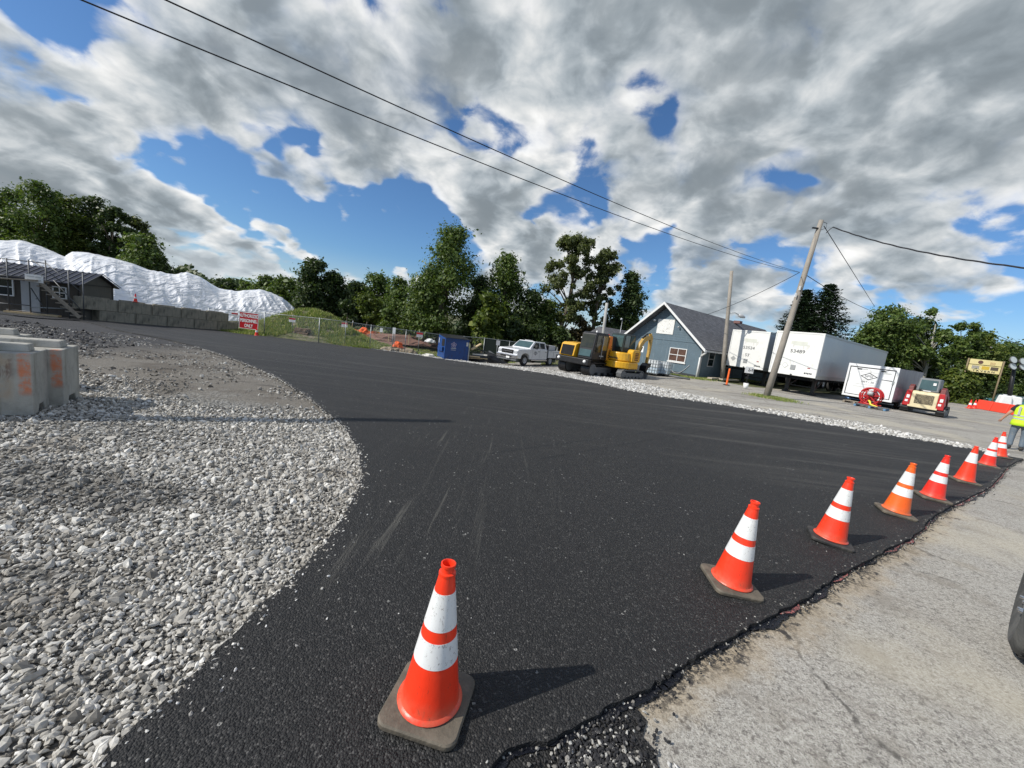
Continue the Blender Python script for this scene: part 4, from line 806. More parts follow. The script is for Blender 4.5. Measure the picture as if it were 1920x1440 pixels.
# wheel centre is at x=0 -> bumper at x=-1.0
prof=[(-1.02,.55),(-1.05,.80),(-1.02,1.14),(-.9,1.24),(.55,1.33),(.62,1.36),(2.98,1.36),(3.02,.62),(2.95,.52),(.55,.50),(.48,.78),(.3,.92),(0,.97),(-.3,.92),(-.48,.78),(-.55,.52)]
obj('body',MB().prism(prof,0,Wt),M_pw,tr,bevel=.05)
mb=MB(); y0,y1=.06,Wt-.06; y2,y3=.20,Wt-.20
b=[(.55,1.34),(2.96,1.34),(2.86,1.93),(1.22,1.95)]; bt=[(1.25,1.93),(2.80,1.92)]
mb.v=[(.55,y0,1.34),(2.96,y0,1.34),(2.96,y1,1.34),(.55,y1,1.34),(1.28,y2,1.94),(2.80,y2,1.92),(2.80,y3,1.92),(1.28,y3,1.94)]; mb.f=[(0,1,5,4),(1,2,6,5),(2,3,7,6),(3,0,4,7),(4,5,6,7),(3,2,1,0)]
obj('cab',mb,M_pw,tr,bevel=.05)
def quad(name,P,m,parent,th=.012,nrm=None,bevel=0):
    P=[Vector(p) for p in P]; n=(P[1]-P[0]).cross(P[2]-P[0]).normalized() if nrm is None else Vector(nrm).normalized(); mb=MB(); k=len(P)
    mb.v=[tuple(p+n*.002) for p in P]+[tuple(p+n*th) for p in P]; mb.f=[tuple(range(k))[::-1],tuple(range(k,2*k))]+[(i,(i+1)%k,k+(i+1)%k,k+i) for i in range(k)]
    return obj(name,mb,m,parent,bevel=bevel)
def onside(x,z): # point on the near greenhouse side
    q=(z-1.34)/.6; return (x,y0+(y2-y0)*q-.004,z)
quad('windshield',[(.62,y0+.14,1.40),(1.21,y2+.06,1.88),(1.21,y3-.06,1.88),(.62,y1-.14,1.40)],M_glass2,tr,nrm=(-.6,0,.7))
quad('side_window',[onside(.92,1.40),onside(1.86,1.40),onside(1.86,1.84),onside(1.36,1.85)],M_glass,tr,nrm=(0,-1,.2)); quad('side_window',[onside(1.98,1.40),onside(2.66,1.40),onside(2.62,1.83),onside(1.98,1.84)],M_glass,tr,nrm=(0,-1,.2))
obj('grille',MB().box((-1.075,.42,.86),(-1.045,Wt-.42,1.16)),M_dark,tr,bevel=.01); obj('grille_bar',MB().box((-1.10,.5,1.0),(-1.078,Wt-.5,1.05)),M_chrome,tr)
for a,b_ in((.04,.38),(Wt-.38,Wt-.04)): obj('headlight',MB().box((-1.07,a,.92),(-.9,b_,1.12)),M_ltgrey,tr,bevel=.03)
obj('front_bumper',MB().box((-1.18,-.02,.52),(-.95,Wt+.02,.80)),M_chrome,tr,bevel=.04); obj('bumper_intake',MB().box((-1.2,.45,.60),(-1.181,Wt-.45,.70)),M_dark,tr); obj('air_dam',MB().box((-1.1,.05,.36),(-.9,Wt-.05,.52)),M_grey,tr)
obj('number_plate',MB().box((-1.215,.62,.50),(-1.2,.95,.64)),M_wp,tr)
for x in(1.90,): obj('door_seam',MB().box((x,-.003,.62),(x+.015,.001,1.34)).box((2.88,-.003,.62),(2.895,.001,1.34)).box((.86,-.003,.62),(.875,.001,1.34)),M_grey,tr)
for x in(1.62,2.62): obj('door_handle',MB().box((x,-.03,1.14),(x+.2,-.002,1.18)),M_black,tr,bevel=.005)
obj('mirror',MB().box((.98,-.30,1.36),(1.10,-.10,1.64)),M_black,tr,bevel=.02); obj('running_board',MB().box((.65,-.10,.44),(2.9,.05,.50)),M_chrome,tr)
def diamond(parent,cx,cz,w,h,y,m,txt=None,ts=.2,th=.02,tsx=1):
    mb=MB(); P=[(-w,0),(0,h),(w,0),(0,-h)]; P2=[(-w*.82,0),(0,h*.80),(w*.82,0),(0,-h*.80)]
    for i in range(4): j=(i+1)%4; o=len(mb.v); mb.v+=[(cx+P[i][0],y,cz+P[i][1]),(cx+P[j][0],y,cz+P[j][1]),(cx+P2[j][0],y,cz+P2[j][1]),(cx+P2[i][0],y,cz+P2[i][1])]; mb.f.append((o,o+1,o+2,o+3))
    o=obj('logo',mb,m,parent,fix=False)
    if txt: text('lettering',txt,ts,m,parent,face((cx,y,cz-.0),(1,0,0)),ext=.001,sx=tsx)
diamond(tr,1.28,1.02,.27,.17,-.006,M_text); obj('logo_ring',MB().lathe([(.055,0),(.055,.006),(.09,.006),(.09,0)],12,Matrix.Translation((1.28,-.002,1.02))@Matrix.Rotation(PI/2,4,'X')),M_text,tr)
for x,y in((0,.14),(0,Wt-.14),(3.6,.14),(3.6,Wt-.14)): wheel(tr,(x,y,.42),.42,.27,side=-1 if y<1 else 1)
mb=MB(); mb.box((3.10,-.08,.70),(5.3,Wt+.08,1.30)); obj('utility_body',mb,M_pw,tr,bevel=.02); obj('headboard',MB().box((3.04,.0,.7),(3.09,Wt,1.75)),M_black,tr); obj('tank',MB().box((3.4,.3,1.31),(4.6,1.5,1.72)),M_ltgrey,tr,bevel=.05); obj('compartment_seam',MB().box((3.15,-.09,1.22),(5.25,-.082,1.24)).box((3.8,-.09,.75),(3.82,-.082,1.22)),M_grey,tr); obj('frame_rail',MB().box((2.9,.5,.5),(5.2,1.4,.69)),M_dark,tr)
obj('roof_light',MB().box((1.5,.6,1.95),(1.6,1.4,2.0)),M_ltgrey,tr)
# ================================================================= TRACK helper
def track(parent,x0,x1,y0,y1,r,m=M_tyre,name='track',lugs=26):
    g=bpy.data.objects.new(name,None); COL.objects.link(g); g.parent=parent
    path=[]; n=10
    for k in range(n+1): a=PI/2+PI*k/n; path.append((x0+r+r*math.cos(a),r+r*math.sin(a)))
    for k in range(n+1): a=-PI/2+PI*k/n; path.append((x1-r+r*math.cos(a),r+r*math.sin(a)))
    inn=[(x0+r+(x-x0-r)*.86 if x<x0+r else (x1-r+(x-x1+r)*.86 if x>x1-r else x), r+(z-r)*.86) for x,z in path]
    mb=MB(); N=len(path)
    for (x,z) in path: mb.v+=[(x,y0,z),(x,y1,z)]
    for (x,z) in inn: mb.v+=[(x,y0,z),(x,y1,z)]
    for i in range(N):
        j=(i+1)%N; mb.f+=[(2*i,2*j,2*j+1,2*i+1),(2*N+2*i,2*N+2*i+1,2*N+2*j+1,2*N+2*j),(2*i,2*N+2*i,2*N+2*j,2*j),(2*i+1,2*j+1,2*N+2*j+1,2*N+2*i+1)]
    obj('belt',mb,m,g); mb=MB(); L=[]; tot=0
    for i in range(N): j=(i+1)%N; L.append(math.dist(path[i],path[j])); tot+=L[-1]
    for k in range(lugs):
        s=tot*k/lugs; i=0
        while s>L[i]: s-=L[i]; i+=1
        a=path[i]; b_=path[(i+1)%N]; q=s/L[i]; x=a[0]+(b_[0]-a[0])*q; z=a[1]+(b_[1]-a[1])*q; an=math.atan2(b_[1]-a[1],b_[0]-a[0])
        mb.cb((0,0,0),(.06,(y1-y0)*1.0,.05),Matrix.Translation((x,(y0+y1)/2,z))@Matrix.Rotation(-an,4,'Y'))
    obj('track_lug',mb,m,g); mb=MB()
    nr=4
    for k in range(nr+2):
        x=x0+r+(x1-x0-2*r)*k/(nr+1); rr_=r*.78 if k in(0,nr+1) else r*.38; mb.lathe([(0,(y1-y0)*.9),(rr_,(y1-y0)*.9),(rr_,0),(rr_*.5,-.01),(0,-.01)],14,Matrix.Translation((x,y0+.02,r if k in(0,nr+1) else r*.45))@Matrix.Rotation(-PI/2,4,'X'))
    obj('roller',mb,M_grey,g,autosmooth=30); obj('track_frame',MB().box((x0+r*.9,y0+.03,r*.55),(x1-r*.9,y1-.05,r*1.35)),M_grey if m!=M_tyre else M_black,g); return g
# ================================================================= CRAWLER CARRIER (front x=0)
M_glass3=mat('cab_glass_olive',(.035,.035,.02),.08,0,var=.6,vs=3,bump=0)
g=G(1108,706); cr=thing('crawler_dumper','yellow and black tracked dump carrier between pickup and mini excavator','crawler carrier',g,rad(44)); Wc=2.5; cr.scale=(.97,.97,.93)
track(cr,-.35,4.4,0,.62,.46,M_black,lugs=34); track(cr,-.35,4.4,Wc-.62,Wc,.46,M_black,lugs=34)
obj('chassis',MB().box((-.35,.3,.75),(4.5,Wc-.3,1.08)),M_black,cr,bevel=.02); obj('front_bumper',MB().box((-.62,-.05,.70),(-.30,Wc+.05,1.10)),M_black,cr,bevel=.04)
for y in(.22,Wc-.22): obj('headlight',MB().lathe([(0,.07),(.07,.07),(.11,.0),(.11,-.1)],14,Matrix.Translation((-.63,y,.93))@Matrix.Rotation(-PI/2,4,'Y')),M_wp,cr,True)
mb=MB(); mb.prism([(-.32,1.09),(-.50,1.15),(-.35,1.93),(-.15,2.03),(.85,2.1),(.85,1.09)],1.22,Wc-.1); obj('hood',mb,M_yel,cr,bevel=.04)
obj('radiator_grille',MB().add([(-.49,1.32,1.2),(-.49,2.28,1.2),(-.365,2.28,1.86),(-.365,1.32,1.86),(-.525,1.32,1.2),(-.525,2.28,1.2),(-.395,2.28,1.86),(-.395,1.32,1.86)],[(0,1,2,3),(7,6,5,4),(0,4,5,1),(1,5,6,2),(2,6,7,3),(3,7,4,0)]),M_dark,cr)
mb=MB(); mb.prism([(-.25,1.10),(-.22,1.55),(-.02,2.78),(.12,2.88),(1.30,2.88),(1.38,2.76),(1.38,1.10)],.02,1.10); obj('cab',mb,M_black,cr,bevel=.05)
def q_front(z): return -.22+(z-1.55)*(.2/1.23)-.006
quad('windscreen',[(q_front(1.85),.12,1.85),(q_front(1.85),1.0,1.85),(q_front(2.7),1.0,2.7),(q_front(2.7),.12,2.7)],M_glass3,cr,nrm=(-1,0,.16)); quad('lower_window',[(q_front(1.3)-.01,.12,1.28),(q_front(1.3)-.01,1.0,1.28),(q_front(1.72),1.0,1.72),(q_front(1.72),.12,1.72)],M_glass2,cr,nrm=(-1,0,.16))
quad('side_window',[(.08,.015,1.6),(.62,.015,1.6),(.62,.015,2.7),(.14,.015,2.7)],M_glass3,cr,nrm=(0,-1,0)); quad('side_window',[(.74,.015,1.75),(1.26,.015,1.75),(1.26,.015,2.7),(.74,.015,2.7)],mat('amber_glass',(.25,.17,.05),.1,bump=0),cr,nrm=(0,-1,0))
obj('grab_rail',MB().tube([(.66,-.05,1.2),(.66,-.08,2.6)],.02,6),M_ltgrey,cr,True)
mb=MB(); mb.prism([(1.42,1.10),(1.42,2.15),(1.50,2.75),(1.80,2.75),(1.95,1.60),(2.6,1.45),(2.6,1.10)],.02,.5); obj('engine_cover',mb,M_yel2,cr,bevel=.02); mb=MB()
for k in range(6): z=1.3+k*.15; mb.box((1.55,.004,z),(1.82,.017,z+.06))
obj('louvre',mb,M_dark,cr)
mb=MB(); mb.prism([(1.9,1.35),(1.75,2.72),(1.9,2.80),(4.6,2.45),(5.0,1.55),(4.4,1.12),(2.2,1.12)],.06,Wc-.06); obj('dump_body',mb,mat('dark_purple_grey_steel',(.035,.032,.042),.55,bump=0),cr,bevel=.04); obj('side_stripe',MB().box((1.45,.0,1.9),(1.75,.018,2.72)),mat('orange_panel',(.75,.20,.02),.5,bump=0),cr)
obj('beacon',MB().lathe([(0,.14),(.05,.12),(.06,0)],10,Matrix.Translation((1.2,.9,2.89))),M_wp,cr,True); obj('hose_coil',MB().tube([(1.7+.14*math.cos(a),.5+.22*math.sin(a),2.83+.02*math.sin(a*3)) for a in [k*.5 for k in range(14)]],.04,6),M_red2,cr,True)
text('lettering','MOROOKA' if False else '',.1,M_wp,cr,face((.8,-.0,1.3),(1,0,0))) if False else obj('nameplate',MB().box((.55,.004,1.33),(1.0,.014,1.40)),M_ltgrey,cr)
# ================================================================= MINI EXCAVATOR (x forward along tracks to the right)
g=G(1177,709.5); ex=thing('mini_excavator','small yellow excavator with folded arm beside the blue building','mini excavator',G(1166,710),rad(34)); 
track(ex,-.15,2.05,0,.38,.27,M_grey,lugs=26); track(ex,-.15,2.05,1.55,1.93,.27,M_grey,lugs=26)
obj('undercarriage',MB().box((.35,.39,.18),(1.6,1.54,.5)),M_black,ex,bevel=.02); obj('slew_ring',MB().lathe([(.0,.6),(.48,.6),(.48,.5),(0,.5)],20,Matrix.Translation((.85,.96,0))),M_black,ex)
ho=bpy.data.objects.new('house',None); COL.objects.link(ho); ho.parent=ex; ho.location=(.85,.96,.60); ho.rotation_euler=(0,0,rad(9))
# house local: x forward, y left ; counterweight at -x
def arc(cx,cy,r,a0,a1,n): return [(cx+r*math.cos(rad(a0+(a1-a0)*k/n)),cy+r*math.sin(rad(a0+(a1-a0)*k/n))) for k in range(n+1)]
mb=MB(); P=arc(-.15,0,1.02,118,242,12)+[(.45,-.92),(.62,-.6),(.62,.85)]; k=len(P); mb.v=[(x,y,0) for x,y in P]+[(x,y,.42) for x,y in P]; mb.f=[tuple(range(k))[::-1],tuple(range(k,2*k))]+[(i,(i+1)%k,k+(i+1)%k,k+i) for i in range(k)]; obj('counterweight',mb,M_yel,ho,bevel=.06)
mb=MB(); P=arc(-.15,0,.90,122,238,10)+[(-.15,-.86),(-.15,.8)]; k=len(P); mb.v=[(x,y,.44) for x,y in P]+[(x*.97,y*.97,.98) for x,y in P]; mb.f=[tuple(range(k))[::-1],tuple(range(k,2*k))]+[(i,(i+1)%k,k+(i+1)%k,k+i) for i in range(k)]; obj('engine_hood',mb,M_yel,ho,bevel=.07)
mb=MB(); mb.prism([(-.38,.44),(-.38,1.10),(-.25,1.22),(.42,1.22),(.58,1.08),(.58,.44)],-.93,-.50); obj('side_pod',mb,M_yel,ho,bevel=.07); mb=MB(); mb.box((-.12,-.945,.55),(.30,-.932,1.05)); sg=obj('side_grille',mb,M_yel2,ho); mb=MB()
for k in range(5): mb.box((-.10,-.952,.58+k*.10),(.28,-.946,.62+k*.10))
obj('slat',mb,M_dark,sg)
mb=MB(); mb.prism([(-.30,.99),(-.30,1.25),(-.26,2.05),(-.18,2.14),(.95,2.14),(1.05,2.05),(1.16,1.3),(1.0,.44),(.65,.44),(.65,.99)],-.12,.88); obj('cab',mb,mat('cab_dark_green_grey',(.02,.03,.027),.4,bump=0),ho,bevel=.04)
quad('rear_window',[(-.31,.80,1.30),(-.31,-.04,1.30),(-.272,-.04,2.02),(-.272,.80,2.02)],M_glass2,ho,nrm=(-1,0,0)); quad('side_window',[(-.18,-.125,1.3),(.35,-.125,1.3),(.35,-.125,2.04),(-.14,-.125,2.04)],mat('pale_glass',(.22,.28,.28),.1,bump=0),ho,nrm=(0,-1,0)); quad('side_window',[(.45,-.125,1.2),(1.05,-.125,1.2),(.95,-.125,2.04),(.45,-.125,2.04)],M_glass2,ho,nrm=(0,-1,0))
text('lettering','KOMATSU',.13,M_text,ho,Matrix.Translation((-1.035,0,.60))@Matrix.Rotation(-PI/2,4,'Z')@Matrix.Rotation(PI/2,4,'X'),ext=.012,bold=.004)
# boom, stick
M_boom=mat('worn_ochre_boom',(.50,.31,.07),.5,var=.2,bump=.001,dirt=(.22,.15,.07),da=.4)
def limb(name,pts,w,hs,m,parent,y):
    mb=MB(); n=len(pts)
    for i,(x,z) in enumerate(pts):
        a=Vector((pts[min(i+1,n-1)][0]-pts[max(i-1,0)][0],pts[min(i+1,n-1)][1]-pts[max(i-1,0)][1])).normalized(); h=hs[i]/2
        mb.v+=[(x-a.y*h,y-w/2,z+a.x*h),(x-a.y*h,y+w/2,z+a.x*h),(x+a.y*h,y+w/2,z-a.x*h),(x+a.y*h,y-w/2,z-a.x*h)]
    for i in range(n-1):
        for k in range(4): k2=(k+1)%4; mb.f.append((4*i+k,4*i+4+k,4*i+4+k2,4*i+k2))
    mb.f+=[(0,1,2,3),(4*n-1,4*n-2,4*n-3,4*n-4)]; return obj(name,mb,m,parent,bevel=.012)
yb=-.38
limb('boom',[(.75,.45),(.98,1.05),(1.25,1.58),(1.62,1.95),(2.05,2.10),(2.45,2.10)],.20,[.24,.27,.32,.32,.26,.18],M_boom,ho,yb); limb('stick',[(2.30,2.38),(2.47,2.12),(2.52,1.3),(2.45,.35)],.17,[.14,.28,.22,.14],M_boom,ho,yb)
obj('boom_cylinder',MB().tube([(1.0,yb-.0,.60),(1.55,yb,1.45)],.055,8),M_black,ho,True); obj('stick_cylinder',MB().tube([(1.4,yb,2.05),(1.95,yb,2.34)],.06,8).tube([(1.95,yb,2.34),(2.3,yb,2.42)],.03,8),M_black,ho,True); obj('bucket_cylinder',MB().tube([(2.67,yb,1.9),(2.66,yb,1.0)],.05,8).tube([(2.66,yb,1.0),(2.6,yb,.5)],.028,8),M_chrome,ho,True)
mb=MB(); mb.prism([(2.68,.40),(2.35,.42),(2.11,.25),(2.05,.0),(2.13,-.30),(2.31,-.42),(2.25,-.1),(2.39,.1),(2.63,.18)],yb-.24,yb+.24); obj('bucket',mb,M_black,ho,bevel=.01); obj('swing_bracket',MB().box((.55,yb-.14,.12),(.95,yb+.14,.62)),M_black,ho,bevel=.02)
obj('dozer_blade',MB().prism([(2.25,.02),(2.35,.35),(2.42,.35),(2.36,.02)],.0,1.93),M_grey,ex)
# ================================================================= BLUE BUILDING (corner at the right front, u along the front wall to the left, v back)
Cn=G(1306,709); u=Vector((.64,-.77)).normalized(); v=Vector((-u.y,u.x)); Wb=6.5; Lb=21.; zg=Cn.z; he=2.52; hr=5.35; 
org=Vector((Cn.x-u.x*Wb,Cn.y-u.y*Wb,zg)); bd=thing('blue_building','blue-grey gabled building with dark shingle roof and white rake boards','building',org,math.atan2(u.y,u.x))
def siding(name,col):
    m,t=newmat(name); w=t.co.outputs['Object']; x,y,z=t.sep(w); k=t.m('FRACT',t.m('MULTIPLY',z,5.5)); n=t.noise(w,2.,5,.6); s=t.noise(t.mapping(w,sc=(5,5,.5)),1.,5,.65)
    c=t.mix(n,tuple(q*.8 for q in col),tuple(q*1.2 for q in col)); c=t.mix(t.ss(s,.55,.75,0.,.35),c,(.40,.44,.46)); up=t.ss(z,2.62,2.64); c=t.mix(t.m('MULTIPLY',t.ss(k,.14,.0),t.m('ADD',t.m('MULTIPLY',up,.55),.15)),c,tuple(q*.35 for q in col))
    t.inp(t.b.inputs['Base Color'],c); t.b.inputs['Roughness'].default_value=.7; t.inp(t.b.inputs['Normal'],t.bump(k,.02)); return m
M_sid=siding('blue_siding',(.115,.165,.20))
def shingle(name,col):
    m,t=newmat(name); w=t.co.outputs['Object']; br=t.node('ShaderNodeTexBrick'); t.inp(br.inputs['Vector'],t.mapping(w,rot=(0,0,PI/2))); br.inputs['Scale'].default_value=1.; br.inputs['Brick Width'].default_value=.35; br.inputs['Row Height'].default_value=.16; br.inputs['Mortar Size'].default_value=.012
    br.inputs['Color1'].default_value=(col[0]*.8,col[1]*.8,col[2]*.8,1); br.inputs['Color2'].default_value=(col[0]*1.25,col[1]*1.25,col[2]*1.25,1); br.inputs['Mortar'].default_value=(col[0]*.45,)*3+(1,)
    n=t.noise(w,1.2,5,.6); f=t.noise(w,60.,3,.6); t.inp(t.b.inputs['Base Color'],t.mix(1.,t.mix(1.,br.outputs[0],t.mix(n,(.8,.8,.8),(1.2,1.2,1.2)),'MULTIPLY'),t.mix(f,(.6,.6,.6),(1.4,1.4,1.4)),'MULTIPLY')); t.b.inputs['Roughness'].default_value=.9; return m
M_shin=shingle('grey_shingles',(.12,.123,.135))
mb=MB(); mb.add([(0,0,-.2),(Wb,0,-.2),(Wb,0,he),(Wb/2,0,hr-.08),(0,0,he),(0,.12,-.2),(Wb,.12,-.2),(Wb,.12,he),(Wb/2,.12,hr-.08),(0,.12,he)],[(0,1,2,3,4),(9,8,7,6,5),(0,5,6,1),(1,6,7,2),(2,7,8,3),(3,8,9,4),(4,9,5,0)]); obj('front_wall',mb,M_sid,bd)
obj('side_wall',MB().box((Wb-.12,.121,-.2),(Wb-.002,Lb,he)),M_sid,bd); obj('left_wall',MB().box((.002,.121,-.2),(.12,Lb,he)),M_sid,bd); obj('foundation',MB().box((-.0,-.03,-.3),(Wb+.03,-.001,.22)),mat('dark_foundation',(.04,.045,.05),.9),bd)
mb=MB(); ov=.75; oe=.55
for s in(-1,1):
    xr=Wb/2; xe=Wb/2+s*(Wb/2+oe); sl_=(hr-he)/(Wb/2); ze=hr-sl_*(Wb/2+oe)+.02; mb.add([(xr,-ov,hr),(xe,-ov,ze),(xe,Lb+.4,ze),(xr,Lb+.4,hr),(xr,-ov,hr+.14),(xe,-ov,ze+.14),(xe,Lb+.4,ze+.14),(xr,Lb+.4,hr+.14)],[(0,1,2,3),(7,6,5,4),(0,4,5,1),(1,5,6,2),(2,6,7,3),(3,7,4,0)])
rf=obj('roof',mb,M_shin,bd)
for s in(-1,1):
    xe=Wb/2+s*(Wb/2+oe+.04); ze=hr-sl_*(Wb/2+oe+.04)+.02; mb=MB(); mb.add([(Wb/2,-ov-.05,hr-.03),(xe,-ov-.05,ze-.03),(xe,-ov-.05,ze+.17),(Wb/2,-ov-.05,hr+.17),(Wb/2,-ov-.005,hr-.03),(xe,-ov-.005,ze-.03),(xe,-ov-.005,ze+.17),(Wb/2,-ov-.005,hr+.17)],[(0,1,2,3),(7,6,5,4),(0,4,5,1),(1,5,6,2),(2,6,7,3),(3,7,4,0)]); obj('rake_board',mb,M_white,bd)
xe=Wb+oe; ze=hr-sl_*(Wb/2+oe); obj('gutter',MB().box((xe+.003,-ov,ze-.02),(xe+.12,Lb,ze+.11)),M_ltgrey,bd); obj('soffit',MB().box((Wb+.003,.0,ze+.02),(xe-.01,Lb,ze+.05)).box((-xe+Wb+.01,.0,ze+.02),(-.003,Lb,ze+.05)),M_grey,bd)
obj('downspout',MB().tube([(xe+.05,-ov+.12,ze-.02),(xe+.02,-ov+.15,ze-.12),(Wb+.08,-.1,ze-.3),(Wb+.02,-.1,ze-.5),(Wb+.02,-.1,-.12)],.07,8),M_white,bd,True); obj('corner_board',MB().box((Wb+.001,-.02,.0),(Wb+.03,.22,he-.1)),M_ltgrey,bd)
obj('belt_trim',MB().box((.02,-.03,2.58),(Wb-.02,-.001,2.64)),M_sid,bd)
wf=window(bd,4.05,5.35,1.05,2.0,nx=2,nz=2,gm=mat('painted_reflection_glass',(.10,.055,.04),.15,var=.6,vs=3,bump=0)); obj('sill',MB().box((3.95,-.09,.90),(5.45,-.005,.985)),M_white,wf)  # brown reflection in the window is put into the pane colour
m,t=newmat('stained_white_board'); w=t.co.outputs['Object']; n=t.noise(w,5.,5,.75,dist=1.5); t.inp(t.b.inputs['Base Color'],t.mix(t.ss(n,.56,.63,0.,.75),(.74,.74,.71),(.28,.25,.2))); M_stb=m
obj('gable_panel',MB().box((2.55,-.05,3.05),(4.0,-.002,4.22)),M_stb,bd,bevel=.01); sw=window(bd,0,0.01,0,0.01) if False else None
w2=thing('x','x','x') if False else None
# side windows (on the shaded long wall)
for y0 in(1.3,4.2):
    gq=obj('window',MB().box((Wb+.003,y0,1.0),(Wb+.02,y0+.9,2.05)),M_glass,bd); mb=MB(); mb.box((Wb+.002,y0-.07,.93),(Wb+.05,y0,2.12)).box((Wb+.002,y0+.9,.93),(Wb+.05,y0+.97,2.12)).box((Wb+.002,y0,2.05),(Wb+.05,y0+.9,2.12)).box((Wb+.002,y0,.93),(Wb+.05,y0+.9,1.0)).box((Wb+.021,y0,1.5),(Wb+.04,y0+.9,1.55)); obj('frame',mb,M_ltgrey,gq)
obj('side_door',MB().box((Wb+.003,9,.0),(Wb+.04,10,2.0)),M_ltgrey,bd)
obj('flood_lamp',MB().lathe([(0,0),(.05,0),(.10,-.16),(0,-.17)],10,Matrix.Translation((2.35,-.12,4.12))@Matrix.Rotation(rad(-70),4,'X')),M_wp,bd,True); obj('flood_lamp',MB().lathe([(0,0),(.04,0),(.07,-.14),(0,-.15)],10,Matrix.Translation((4.45,-.1,3.72))@Matrix.Rotation(rad(-60),4,'X')),M_ltgrey,bd,True)
obj('hanging_cable',MB().tube([(3.9+1.9*k/14,-.03,1.0-.95*math.sin(PI*min(1,k/14)**.9*.92)+(.12*k/14)) for k in range(15)],.022,6),M_ltgrey,bd,True)
obj('wall_notice',MB().box((1.2,-.02,1.35),(1.65,-.003,1.85)),M_wp,bd); obj('roof_vent',MB().box((Wb/2+.2,12,hr-.1),(Wb/2+.8,12.6,hr+.16)),mat('rusty_vent',(.18,.09,.08),.7),rf)
# grass strip and ramp boards along the building
M_plank=mat('pale_ramp_timber',(.42,.37,.29),.85,bump=0)
# annex behind left
p=PT(1150,645,36); an=thing('annex_building','low dark-roofed annex peeking out behind the dump carrier','building',(p.x,p.y,-.4),math.atan2(u.y,u.x)); obj('wall',MB().box((-3.2,0,-.3),(0,5,2.5)),M_sid,an); mb=MB(); mb.prism([(-3.6,2.35),(-1.6,3.55),(.4,2.35)],-.4,5.4); obj('roof',mb,M_shin,an); obj('fascia',MB().box((-3.6,-.44,2.28),(.4,-.41,2.38)),M_white,an)
# IBC totes
m,t=newmat('translucent_tote'); w=t.co.outputs['Object']; z=t.sep(w)[2]; t.inp(t.b.inputs['Base Color'],t.mix(t.ss(z,.62,.66),(.50,.60,.68),(.66,.70,.72))); t.b.inputs['Roughness'].default_value=.3; M_tote=m
for i,(px,py,lab) in enumerate([(1222,700,'caged liquid tote with blue tint nearest the excavator'),(1244,701,'right-hand caged liquid tote against the blue wall')]):
    p=PT(px,py,28.4+i*.2); o=thing('liquid_tote',lab,'liquid tote',(p.x,p.y,Z(p.x,p.y)-.01),rad(-36),'liquid totes by the building'); sz=1.0 if i==0 else .8; h=1.12 if i==0 else 1.05
    obj('tank',MB().box((-sz/2+.04,-.46,.16),(sz/2-.04,.46,h)),M_tote,o,bevel=.06); mb=MB()
    for k in range(6): x=-sz/2+sz*k/5; mb.box((x-.012,-.5,.14),(x+.012,-.476,h+.03)).box((x-.012,.476,.14),(x+.012,.5,h+.03))
    for k in range(5): z=.2+(h-.2)*k/4; mb.box((-sz/2,-.512,z-.012),(sz/2,-.502,z+.012)).box((-sz/2-.012,-.5,z-.012),(-sz/2-.002,.5,z+.012)).box((sz/2+.002,-.5,z-.012),(sz/2+.012,.5,z+.012))
    for k in range(5): y=-.4+.2*k; mb.box((-sz/2-.025,y-.012,.14),(-sz/2-.013,y+.012,h+.03))
    obj('cage',mb,M_galv,o); obj('pallet',MB().box((-sz/2,-.5,.10),(sz/2,.5,.139)).box((-sz/2,-.5,0),(-sz/2+.12,.5,.10)).box((-.06,-.5,0),(.06,.5,.10)).box((sz/2-.12,-.5,0),(sz/2,.5,.10)),M_black,o)
g=G(1268,709); o=thing('steel_pipe','grey pipe lying on the ground along the blue wall','pipe',g+Vector((.1,.2,.08)),rad(-42)); obj('pipe',MB().tube([(-1.3,.2,0),(.9,0,0)],.07,8),M_grey,o,True)
# ================================================================= POLES AND WIRES
Mp=mat('grey_pole_wood',(.30,.27,.23),.85,var=.3,vs=3,streak=.7,bump=.01,bs=12)
def pole(pb,pt,Y,r0,r1,lab,name='utility_pole',m=None,sink=.2,yt=None):
    b=PT(*pb,Y); t_=PT(*pt,yt or Y); b.z=min(b.z,ZG(b.x,b.y)+.1); o=thing(name,lab,'pole',b); d=t_-b; obj('pole',MB().tube([-d.normalized()*sink,d*.33,d*.66,d],[r0,r0+(r1-r0)*.33,r0+(r1-r0)*.66,r1],14),m or Mp,o,True); return o,b,t_
P1,b1,t1=pole((1437,744),(1540,413),20.5,.165,.105,'tall grey wooden utility pole leaning right in front of the trailers',sink=.25)
mb=MB(); mb.tube([t1-b1+Vector((.05,0,-.05)),t1-b1+Vector((.30,-.02,-.12)),t1-b1+Vector((.30,-.02,-.35)),t1-b1+Vector((.1,0,-.45))],.012,6); obj('hardware_loop',mb,M_black,P1,True); obj('pole_bracket',MB().cb(tuple(t1-b1+Vector((-.25,-.05,-.42))),(.28,.08,.06)),M_black,P1)
for px,py in((1500,540),(1492,553)): p=PT(px,py,20.35); obj('pole_tag',MB().cb(tuple(p-b1),(.07,.03,.2)),M_wp,P1)
P2,b2,t2=pole((1354,712),(1372,508),29.,.16,.11,'straight wooden pole with a street lamp in front of the blue building')
o=thing('street_lamp','grey cobra-head lamp on a short arm on the pole by the roof','street lamp',PT(1369,587,28.95)); obj('arm',MB().tube([(0,0,0),(.35,-.02,.06),(.65,-.02,-.05)],.03,8),M_galv,o,True); obj('lamp_head',MB().lathe([(0,.32),(.07,.26),(.14,0),(.10,-.22),(0,-.25)],12,Matrix.Translation((.85,-.02,-.12))@Matrix.Rotation(rad(105),4,'Y')),M_ltgrey,o,True)
